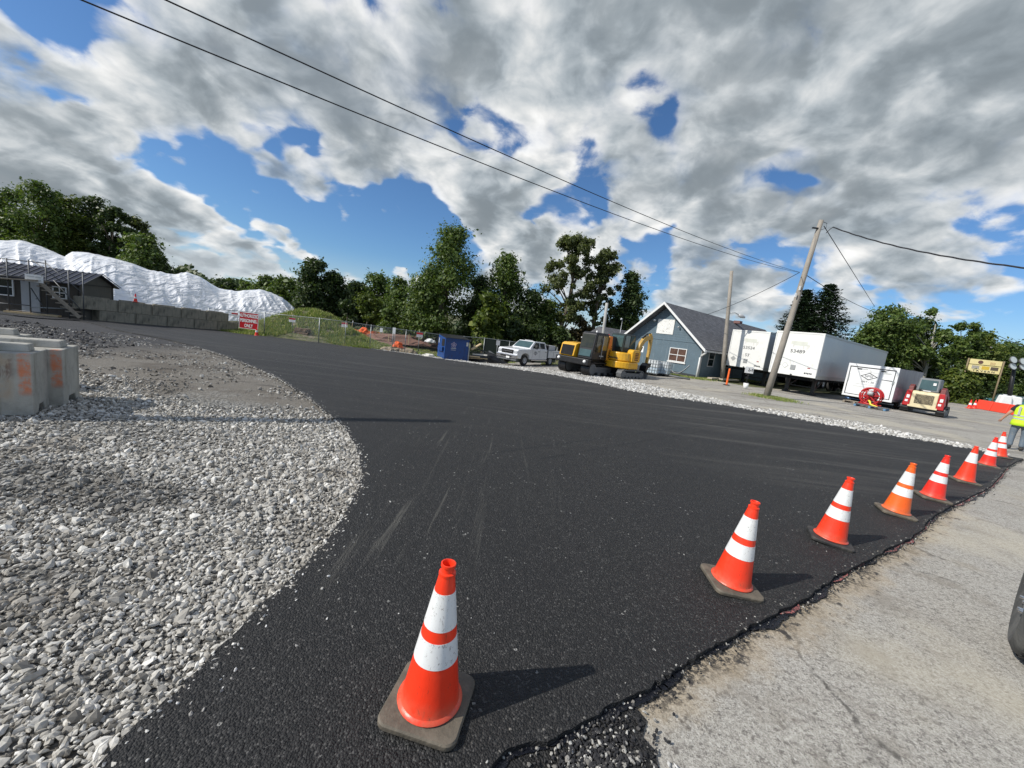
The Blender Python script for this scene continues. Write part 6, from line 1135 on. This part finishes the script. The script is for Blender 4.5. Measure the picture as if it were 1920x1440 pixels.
def crownpts(cl,n,shell=.45,up=.5):
    tot=sum(c[1]**2 for c in cl); P=[];N=[]
    for c,r,*e in cl:
        k=max(12,int(n*r*r/tot)); d=rng.normal(size=(k,3)); d/=np.linalg.norm(d,axis=1)[:,None]; ph=rng.uniform(0,7,3)
        lump=1+.28*np.sin(d[:,0]*4.3+ph[0])*np.sin(d[:,1]*5.1+ph[1])+.18*np.sin(d[:,2]*7.+ph[2]+d[:,0]*6)
        rr=r*rng.uniform(size=k)**shell*lump; rr*=np.where(rng.uniform(size=k)<.20,rng.uniform(1.,1.6,k),1); q=d*rr[:,None]; q[:,2]*=.82; P.append(np.array(c)+q); N.append(d*.8+rng.normal(size=(k,3))*.55+np.array([0,0,up]))
    return np.concatenate(P),np.concatenate(N)
def tree(px,py,top,Y,wpx,kind,leaf,label,n=4500,base=.12,seed=0,ls=None,group=None,bark=None,lean=0.,name='tree',trunk=True,fill=1.):
    rr=random.Random(int(px*7+seed)); b=PT(px,py,Y); zg=ZG(b.x,b.y); t_=PT(px+lean,top,Y); Ht=t_.z-zg; 
    p0=proj(b.x,Y,zg+Ht*.5); p1=proj(b.x+1,Y,zg+Ht*.5); ppm=math.hypot(p1[0]-p0[0],p1[1]-p0[1]); Wd=wpx/ppm/2
    # keep the crown centred on its column in spite of the lens roll
    mid=PT(px,(py+top)/2,Y); o=thing(name,label,'tree' if name!='shrub' else 'shrub',(mid.x,Y,zg-.1),0,group); lx=t_.x-mid.x
    cl=[]; ls=ls or max(.12,Y/721*2.35)
    if kind=='oval':
        k=int(20*fill)+8
        for i in range(k):
            z=Ht*(base+(1-base)*((i+.5)/k)); q=(z/Ht-base)/(1-base); w=Wd*(math.sin(PI*min(.97,(q*.78+.17)))**.55); a=rr.uniform(0,2*PI); e=w*rr.uniform(.25,.78); r=w*rr.uniform(.38,.6)+.25
            cl.append(((math.cos(a)*e+lx*(z/Ht-.5)*2*.5,math.sin(a)*e*.8,min(z,Ht-r*.75)),r))
        cl.append(((lx*.5,0,Ht*.93),Wd*.22+.2))
        for i in range(int(9*fill)): z=Ht*rr.uniform(base,.92); q=(z/Ht-base)/(1-base); w=Wd*(math.sin(PI*min(.97,(q*.80+.17)))**.75); a=rr.uniform(0,2*PI); cl.append(((math.cos(a)*w*.98,math.sin(a)*w*.8,z),rr.uniform(.3,.6)*max(.7,Wd*.25)))
    elif kind=='airy':
        for i in range(80):
            q=rr.uniform(0,1)**.75; z=Ht*(base+(1-base)*q*.93); w=Wd*(.50+.62*math.sin(PI*min(.93,q*.80+.12))); a=rr.uniform(0,2*PI); e=w*rr.uniform(.1,.85); cl.append(((math.cos(a)*e+lx*q*.6,math.sin(a)*e*.8,z),rr.uniform(.35,1.)*Wd*.25))
        cl.append(((lx*.6,0,Ht*.94),Wd*.3)); 
    elif kind=='bush':
        k=16
        for i in range(k): a=rr.uniform(0,2*PI); q=rr.uniform(.05,.85); w=Wd*math.cos(q*1.25)*rr.uniform(.15,.8); r=Wd*rr.uniform(.25,.42); cl.append(((math.cos(a)*w,math.sin(a)*w*.7,max(r*.5,min(Ht*q,Ht-r*.8))),r))
        cl.append(((0,0,Ht-Wd*.25),Wd*.3))
    elif kind=='broad':
        k=30
        for i in range(k):
            a=rr.uniform(0,2*PI); q=rr.uniform(0,1); e=Wd*rr.uniform(.2,.88); zt=Ht*(1-.45*(e/Wd)**2.2); z=zt*(.45+.52*q); r=Wd*rr.uniform(.14,.24); cl.append(((math.cos(a)*e,math.sin(a)*e*.6,min(z,Ht-r*.7)),r))
    if kind=='fir':
        P=[];N=[];mbt=MB(); lv=34
        for i in range(lv):
            q=i/lv; z=Ht*(.08+.90*q); R_l=Wd*(1-q)**.78*rr.uniform(.85,1.12)+.15; nb=int(9+6*(1-q))
            for j in range(nb):
                a=2*PI*j/nb+rr.uniform(-.3,.3); Rj=R_l*rr.uniform(.7,1.1)
                for s in range(int(34+46*(1-q))):
                    u_=rr.uniform(.1,1); x=math.cos(a)*Rj*u_; y=math.sin(a)*Rj*u_; zz=z-Rj*.28*u_+.12*Rj*u_**3; sp=.10+.22*(1-u_)*Rj*.5+.08
                    P.append((x+rr.gauss(0,sp*.6),y+rr.gauss(0,sp*.6),zz+rr.gauss(0,.07))); N.append((rr.gauss(0,.4),rr.gauss(0,.4),1))
        cards('crown',P,rng.uniform(.6,1.2,len(P))*ls*1.1,N,LM[leaf],o,asp=2.2); obj('trunk',MB().tube([(0,0,-.3),(0,0,Ht*.97)],[.22,.03],8),M_bark,o,True); return o
    P,N=crownpts(cl,n,up=.45)
    if kind=='airy': k=rng.uniform(size=len(P))<.9; P,N=P[k],N[k]
    cards('crown',P,rng.lognormal(0,.35,len(P))*ls,N,LM[leaf],o)
    if trunk:
        tr0=max(.08,Ht*.018); top_=(lx*.4,0,Ht*.82); mb=MB(); j=Ht*.03
        sp=[(0,0,-.3),(rr.uniform(-j,j),rr.uniform(-j,j),Ht*.25),(lx*.2+rr.uniform(-j,j),0,Ht*.5),top_]; mb.tube(sp,[tr0*1.25,tr0,tr0*.7,tr0*.2],9); obj('trunk',mb,bark or M_bark,o,True); lim=MB()
        for c,r in sorted(cl,key=lambda c:-c[1])[:(16 if kind!='bush' else 6)]:
            z0=min(c[2]*.72,Ht*.7); q=z0/(Ht*.82); s=Vector((top_[0]*q,0,z0)); m_=s.lerp(Vector(c),.5)+Vector((0,0,r*.15)); lim.tube([s,m_,Vector(c)],[tr0*.42,tr0*.28,tr0*.1],5)
        obj('limb',lim,bark or M_bark,o,True)
    return o
T=[ # px, base, top, Y, width, kind, leaf, label
(-75,540,345,50,110,'oval','dark','dark tree cut off by the left edge behind the wrapped stockpile',3000),(15,530,352,52,95,'oval','mid','broad green tree at the left edge above the scaffold railing',5500),(70,530,341,50,85,'oval','mid','tallest tree of the left wood, rounded olive-green crown',6000),(118,535,366,53,70,'oval','bright','lighter green tree right of the tallest one in the left wood',5000),
(165,540,366,56,75,'oval','dark','dark tree with bare gaps behind the dip in the stockpile',5000),(205,540,384,54,75,'airy','dark','open-branched dark tree at the shoulder of the left wood',4500),(243,545,402,58,70,'airy','olive','thin brownish tree with sky showing, near the end of the left wood',3600),(262,545,438,50,85,'oval','mid','lower round green tree at the right end of the left wood',5500),(300,545,478,50,45,'oval','dark','small tree stepping down at the end of the left wood',2500),(335,550,502,58,50,'bush','dark','low dark bush just above the stockpile ridge',1500),
(385,560,522,85,70,'bush','dark','dark far bush right of the left wood',1500),(425,560,521,85,70,'bush','dark','dark far bush above the middle of the stockpile',1500),(465,565,524,75,60,'bush','mid','green far bush where the stockpile narrows',1800),(500,570,516,66,60,'oval','mid','round-topped tree above the end of the stockpile',2600),(535,575,518,62,60,'oval','mid','mid-green tree left of the pointed tree',2800),
(587,590,484,50,58,'oval','dark','pointed dark tree standing above its neighbours behind the mound',5200),(623,590,508,51,58,'oval','dark','round dark tree touching the pointed tree on its right',4500),(662,590,525,60,52,'oval','dark','dark tree behind the bright bush',2800),(702,590,511,62,66,'oval','mid','broad tree midway between pointed tree and tall oak-like tree',3800),(742,600,519,58,60,'oval','mid','tree just left of the tall oak-like tree',3600),(690,615,548,46,78,'bush','bright','bright yellow-green bush behind the orange netting',4200),(742,620,560,45,60,'bush','mid','dark green bush above the soil heap',3000),(650,600,560,48,50,'bush','dark','dark bush right of the white canopy',2200),(785,625,540,44,70,'bush','bright','green bush at the foot of the tall oak-like tree',3200),
(834,640,422,43,112,'oval','mid','tallest middle tree with glossy oak-like leaves behind the dumpster',9500),(800,640,500,44,80,'oval','dark','lower left part-tree beside the tall oak-like tree',4000),(943,650,473,44,86,'oval','mid','second tall middle tree with a feathery pointed top',7000),(893,640,515,46,80,'oval','dark','dark tree filling the gap between the two tall middle trees',4500),
(912,655,548,39,82,'bush','bright','large-leaved pale green bush overhanging the fence by the dumpster',3600),(985,660,540,44,80,'oval','dark','dark tree right of the feathery one, behind the pickup',4200),(1022,660,560,45,70,'oval','mid','green tree behind the pickup bed',3600),(960,655,590,41,80,'bush','dark','dark shrub behind the pickup hood',2600),(1005,660,600,42,80,'bush','dark','dark shrub behind the pickup cab',2600),
(1066,660,436,44,104,'airy','olive','tall windblown tree with open grey-green crown behind the dump carrier',7500),(1118,660,460,45,78,'airy','olive','slimmer windblown tree leaning on the tall open one',5200),(1172,650,508,46,62,'oval','dark','smaller round-headed tree next to the blue gable',5200),(1085,665,590,45,80,'bush','brown','brownish dry bush under the open trees',3200),(1130,665,590,46,60,'bush','olive','olive bush behind the pale post',2600),(1185,655,585,47,60,'bush','mid','green bush just left of the white rake board',2400),(1050,665,610,43,60,'bush','dark','dark shrub behind the dump carrier hood',2000),
(1505,640,535,42,150,'fir','fir','left one of two dark firs behind the trailers',0),(1547,645,524,41,180,'fir','fir','right and fuller dark fir behind the trailers',0),
(1625,690,600,46,70,'oval','mid','drooping green tree just above the far end of the long trailer',4200),(1662,700,570,47,78,'oval','mid','tree with a narrow pointed top right of the long trailer',5200),(1745,715,574,46,120,'broad','mid','broad spreading tree above the skid steer',8500),(1705,720,592,49,100,'oval','dark','dark crown between the pointed and the spreading tree',4800),(1800,730,598,50,80,'broad','mid','spreading tree left of the tavern sign',5000),(1835,735,618,52,70,'oval','bright','yellow-green tree behind the tavern sign',4200),(1880,745,640,55,90,'oval','mid','green tree behind the floodlights',4600),(1935,750,655,50,90,'oval','dark','dark tree cut off by the right edge',3500),
(1800,757,690,43,84,'bush','bright','light-tipped arching shrub right of the skid steer',5200),(1760,745,700,48,60,'bush','dark','dark shrub behind the skid steer cab',2400),(1850,765,715,50,80,'bush','dark','dark hedge under the tavern sign',2800),(1900,770,715,50,70,'bush','mid','green hedge behind the white tanks',2600),(1715,745,690,50,80,'bush','dark','dark shrub behind the box trailer',2600),(1820,750,670,54,80,'bush','dark','dark shrub behind the left sign post',2400)]
for i,(px,py,top,Y,w,kind,leaf,lab,n) in enumerate(T):
    tree(px,py,top,Y,w,kind,leaf,lab,n=int(n*2.3),seed=i,name='tree' if kind!='bush' else 'shrub',bark=M_barkp if px in(1745,1068) else None,base=.3 if kind=='airy' else .12,ls=.27 if px==912 else None,lean=(top-py)*-.12)
# far wooded rise closing the horizon between the trees
mb_P=[];mb_N=[]
for k in range(16000):
    px=rng.uniform(-250,2150); q=rng.uniform(); Y=rng.uniform(95,125) if px<1550 else rng.uniform(85,110); p=PT(px,600,Y); hh=5.5+2.5*math.sin(px*.021)+1.6*math.sin(px*.057+1); z=ZG(p.x,p.y); mb_P.append((p.x,p.y,z+hh*q**.6)); mb_N.append((rng.normal()*.5,-.7+rng.normal()*.4,.5))
o=cards('forest',mb_P,rng.uniform(.6,1.5,len(mb_P)),mb_N,LM['dark'],kind='stuff'); o['label']='distant dark wood closing the horizon behind everything'
# ================================================================= GRASS
M_gr=leafmat('grass_blade',[(0,(.10,.17,.035)),(.5,(.20,.28,.07)),(.8,(.36,.36,.16)),(1,(.52,.48,.28))],.2)
def grass(name,P,h,label,m=M_gr,w=.012):
    P=np.asarray(P);n=len(P); hh=np.asarray(h)*rng.uniform(.5,1.2,n); a=rng.uniform(0,2*PI,n); ld=rng.normal(size=(n,2))*.35
    ww=w*(1+hh*3); V=np.zeros((n,3,3)); V[:,0]=P-np.stack([np.cos(a)*ww,np.sin(a)*ww,np.full(n,.02)],1); V[:,1]=P+np.stack([np.cos(a)*ww,np.sin(a)*ww,np.full(n,-.02)],1); V[:,2]=P+np.stack([ld[:,0]*hh,ld[:,1]*hh,hh],1)
    me=bpy.data.meshes.new(name); me.vertices.add(3*n); me.vertices.foreach_set('co',V.ravel()); me.loops.add(3*n); me.loops.foreach_set('vertex_index',np.arange(3*n,dtype=np.int32)); me.polygons.add(n); me.polygons.foreach_set('loop_start',np.arange(0,3*n,3,dtype=np.int32)); me.polygons.foreach_set('loop_total',np.full(n,3,np.int32)); me.update(calc_edges=True)
    o=link(name,me,m); o['kind']='stuff'; o['label']=label
def gpts(n,x0,x1,y0,y1,cond=None,zf=ZG):
    out=[]
    for _ in range(n):
        x=rng.uniform(x0,x1);y=rng.uniform(y0,y1)
        if cond is None or cond(x,y): out.append((x,y,zf(x,y)))
    return out
pn=lambda x,y,s,k: noise.noise((x*s,y*s,k))
farx=sorted(FARs,key=lambda p:p[0])
def beyond(x,y):
    if x>-2.5: return y>34
    for a,b in zip(farx[:-1],farx[1:]):
        if a[0]<=x<=b[0]: return y>a[1]+(b[1]-a[1])*(x-a[0])/(b[0]-a[0]+1e-9)+.25
    return False
grass('mound_grass',gpts(52000,-27,-12,30,42,lambda x,y: beyond(x,y) and pn(x,y,1.1,2)>-.25),.27,'patchy dry and green grass over the soil mound',w=.02)
grass('field_grass',gpts(42000,-13,7,32,48,lambda x,y: beyond(x,y) and pn(x,y,.4,5)>-.05),.16,'green grass inside the fence and along its foot',w=.022)
grass('verge_grass',gpts(26000,24,75,30,60,lambda x,y: y>30+ (x-30)*.72 and y<34+(x-30)*.9),.18,'mown verge grass beyond the parking lot',w=.03)
g0=G(1437,744); pts=[]
for _ in range(5200):
    q=rng.normal(size=2); x=g0.x+.15+q[0]*.30+q[1]*.38*.6; y=g0.y-.25+q[1]*.26-q[0]*.30; pts.append((x,y,Z(x,y)-.01))
grass('pole_base_grass',pts,.11,'grass tuft around the foot of the leaning pole',w=.012)
pts=[]
for _ in range(11000):
    a=rng.uniform(-1.,9.); b_=abs(rng.normal())*.45; s=org+Vector((u.x*(Wb+.1+b_),u.y*(Wb+.1+b_),0))+Vector((v.x*a,v.y*a,0)) if rng.uniform()<.7 else org+Vector((u.x*rng.uniform(3.8,Wb+.6)-v.x*b_,u.y*rng.uniform(3.8,Wb+.6)-v.y*b_,0)); pts.append((s.x,s.y,Z(s.x,s.y)-.01))
grass('wall_base_grass',pts,.13,'grass strip along the foot of the blue building',w=.014)
for i,(a,L,lab) in enumerate([(1.4,2.6,'long pale ramp timber lying on the grass beside the building'),(2.3,2.2,'second pale timber beside the building')]):
    s=org+Vector((u.x*(Wb+.9+i*.5)+v.x*a,u.y*(Wb+.9+i*.5)+v.y*a,0)); o=thing('ramp_timber',lab,'timber',(s.x,s.y,Z(s.x,s.y)+.12),math.atan2(v.y,v.x)-.15*i); obj('board',MB().box((-L/2,-.16,-.05),(L/2,.16,.06)),M_plank,o)
# ================================================================= WORKER
f0=PT(1901,842,12.5); pe=thing('person','worker in black tee, lime hi-vis vest, jeans and grey hard hat at right edge','person',(f0.x,f0.y,0),rad(-53))
def skin(name,verts,edges,m,parent,sub=2,root=0):
    me=bpy.data.meshes.new(name); me.from_pydata([v[:3] for v in verts],edges,[]); me.update(); me.materials.append(m); o=bpy.data.objects.new(name,me); COL.objects.link(o); o.parent=parent
    md=o.modifiers.new('skin','SKIN'); md.use_smooth_shade=True; sv=me.skin_vertices[0].data
    for i,v in enumerate(verts): r=v[3]; sv[i].radius=(r,v[4] if len(v)>4 else r); sv[i].use_root=(i==root)
    s=o.modifiers.new('sub','SUBSURF'); s.levels=sub; s.render_levels=sub; return o
M_skin=mat('skin',(.50,.27,.19),.55,var=.08,bump=0); M_jean=mat('grey_blue_denim',(.12,.155,.19),.9,var=.3,vs=9,bump=.002,dirt=(.22,.23,.23),da=.3); M_tee=mat('black_tee',(.02,.02,.022),.9,bump=0); M_vest=mat('lime_vest',(.55,.82,.02),.6,var=.08,vs=8,bump=.003,bs=18); M_refl=mat('vest_stripe',(.42,.44,.42),.35,bump=0)
Vb=[(0,0,.96,.13,.10),(0,.0,1.12,.13,.09),(0,.01,1.32,.15,.10),(0,0,1.46,.07),(0,.01,1.54,.052),(0,.03,1.60,.062),(0,.025,1.67,.085,.095),(0,.02,1.74,.06)]
Eb=[(i,i+1) for i in range(7)]
def add(p,par): Vb.append(p); Eb.append((par,len(Vb)-1)); return len(Vb)-1
add((0,.125,1.655,.014),6)
for s,el,wr in((-1,(-.31,-.01,1.17),(-.41,.08,.95)),(1,(.33,.02,1.17),(.36,.16,.95))):
    a=add((s*.17,0,1.42,.062),2); b_=add((*el,.045),a); c=add((*wr,.030),b_); e=Vector(wr); d=(e-Vector(el)).normalized(); pm=e+d*.06; p=add((*pm,.033,.022),c); side=d.cross(Vector((0,1,0))).normalized()
    for k in range(4):
        o1=side*(k-1.5)*.019; l=[.034,.04,.037,.028][k]; q1=add((*(pm+o1+d*.03),.010),p); q2=add((*(pm+o1+d*(.03+l)+Vector((0,.012,0))),.008),q1); add((*(pm+o1+d*(.03+l*1.6)+Vector((0,.028,0))),.007),q2)
    th=add((*(pm+Vector((0,.03,0))-d*.02),.011),p); add((*(pm+Vector((0,.055,0))+d*.02),.009),th)
LEG=[((-.10,0,.90),(-.12,.03,.50),(-.12,-.03,.09)),((.10,0,.90),(.12,.05,.50),(.13,.0,.09))]
for hp,kn,an in LEG: a=add((*hp,.085),0); b_=add((*kn,.055),a); c=add((*an,.038),b_); add((an[0],an[1]+.13,.04,.03),c)
skin('body',Vb,Eb,M_skin,pe)
V=[(0,0,.98,.165,.125),(0,0,.90,.13,.12)]; E=[(0,1)]
for hp,kn,an in LEG: V.append((hp[0]*1.1,hp[1],.80,.105)); i=len(V)-1; E.append((1,i)); V.append((*kn,.082)); E.append((i,i+1)); V.append(((kn[0]+an[0])/2,(kn[1]+an[1])/2,.28,.074)); E.append((i+1,i+2)); V.append((*an[:2],.10,.078)); E.append((i+2,i+3))
skin('jeans',V,E,M_jean,pe)
V=[(0,0,1.05,.165,.12),(0,.01,1.30,.185,.13),(0,0,1.45,.09)]; E=[(0,1),(1,2)]
for s,el in((-1,(-.31,-.01,1.17)),(1,(.33,.02,1.17))): V.append((s*.19,0,1.41,.085)); i=len(V)-1; E.append((1,i)); q=Vector((s*.19,0,1.41)).lerp(Vector(el),.72); V.append((*q,.072)); E.append((i,i+1))
skin('t_shirt',V,E,M_tee,pe)
for hp,kn,an in LEG: bo=skin('boot',[(an[0],an[1],.13,.062),(an[0],an[1],.055,.062),(an[0],an[1]+.12,.045,.052),(an[0],an[1]+.19,.04,.04)],[(0,1),(1,2),(2,3)],M_rub2,pe,sub=2)
def ring(z,a,b,y=0,n=28): return [(a*math.copysign(abs(math.cos(2*PI*k/n))**.8,math.cos(2*PI*k/n)),y+b*math.copysign(abs(math.sin(2*PI*k/n))**.8,math.sin(2*PI*k/n)),z) for k in range(n)]
def loft(rs): 
    mb=MB(); n=len(rs[0])
    for r in rs: mb.v+=r
    for i in range(len(rs)-1):
        for k in range(n): k2=(k+1)%n; mb.f.append((i*n+k,i*n+k2,(i+1)*n+k2,(i+1)*n+k))
    return mb
ve=obj('vest',loft([ring(.80,.245,.20),ring(.90,.235,.19),ring(1.05,.215,.165),ring(1.22,.225,.165),ring(1.36,.225,.15),ring(1.44,.18,.12),ring(1.49,.10,.085)]),M_vest,pe,True); sol=ve.modifiers.new('s','SOLIDIFY'); sol.thickness=.008
for z in(1.10,1.0): obj('stripe',loft([ring(z,.222 if z>1.05 else .228,.174 if z>1.05 else .18),ring(z+.045,.222 if z>1.05 else .226,.172 if z>1.05 else .178)]),M_refl,ve,True)
for s in(-1,1): obj('stripe',MB().box((s*.12-.025,-.19,1.15),(s*.12+.025,-.165,1.42)),M_refl,ve)
obj('hard_hat',MB().lathe([(.165,1.69),(.145,1.70),(.13,1.72),(.125,1.77),(.10,1.82),(.05,1.845),(0,1.85)],24,Matrix.Translation((0,.02,0))),mat('hat_grey',(.25,.26,.27),.4,bump=0),pe,True); obj('hair',MB().lathe([(.098,1.60),(.102,1.66),(.10,1.70)],20,Matrix.Translation((0,.005,0))),M_tee,pe,True)
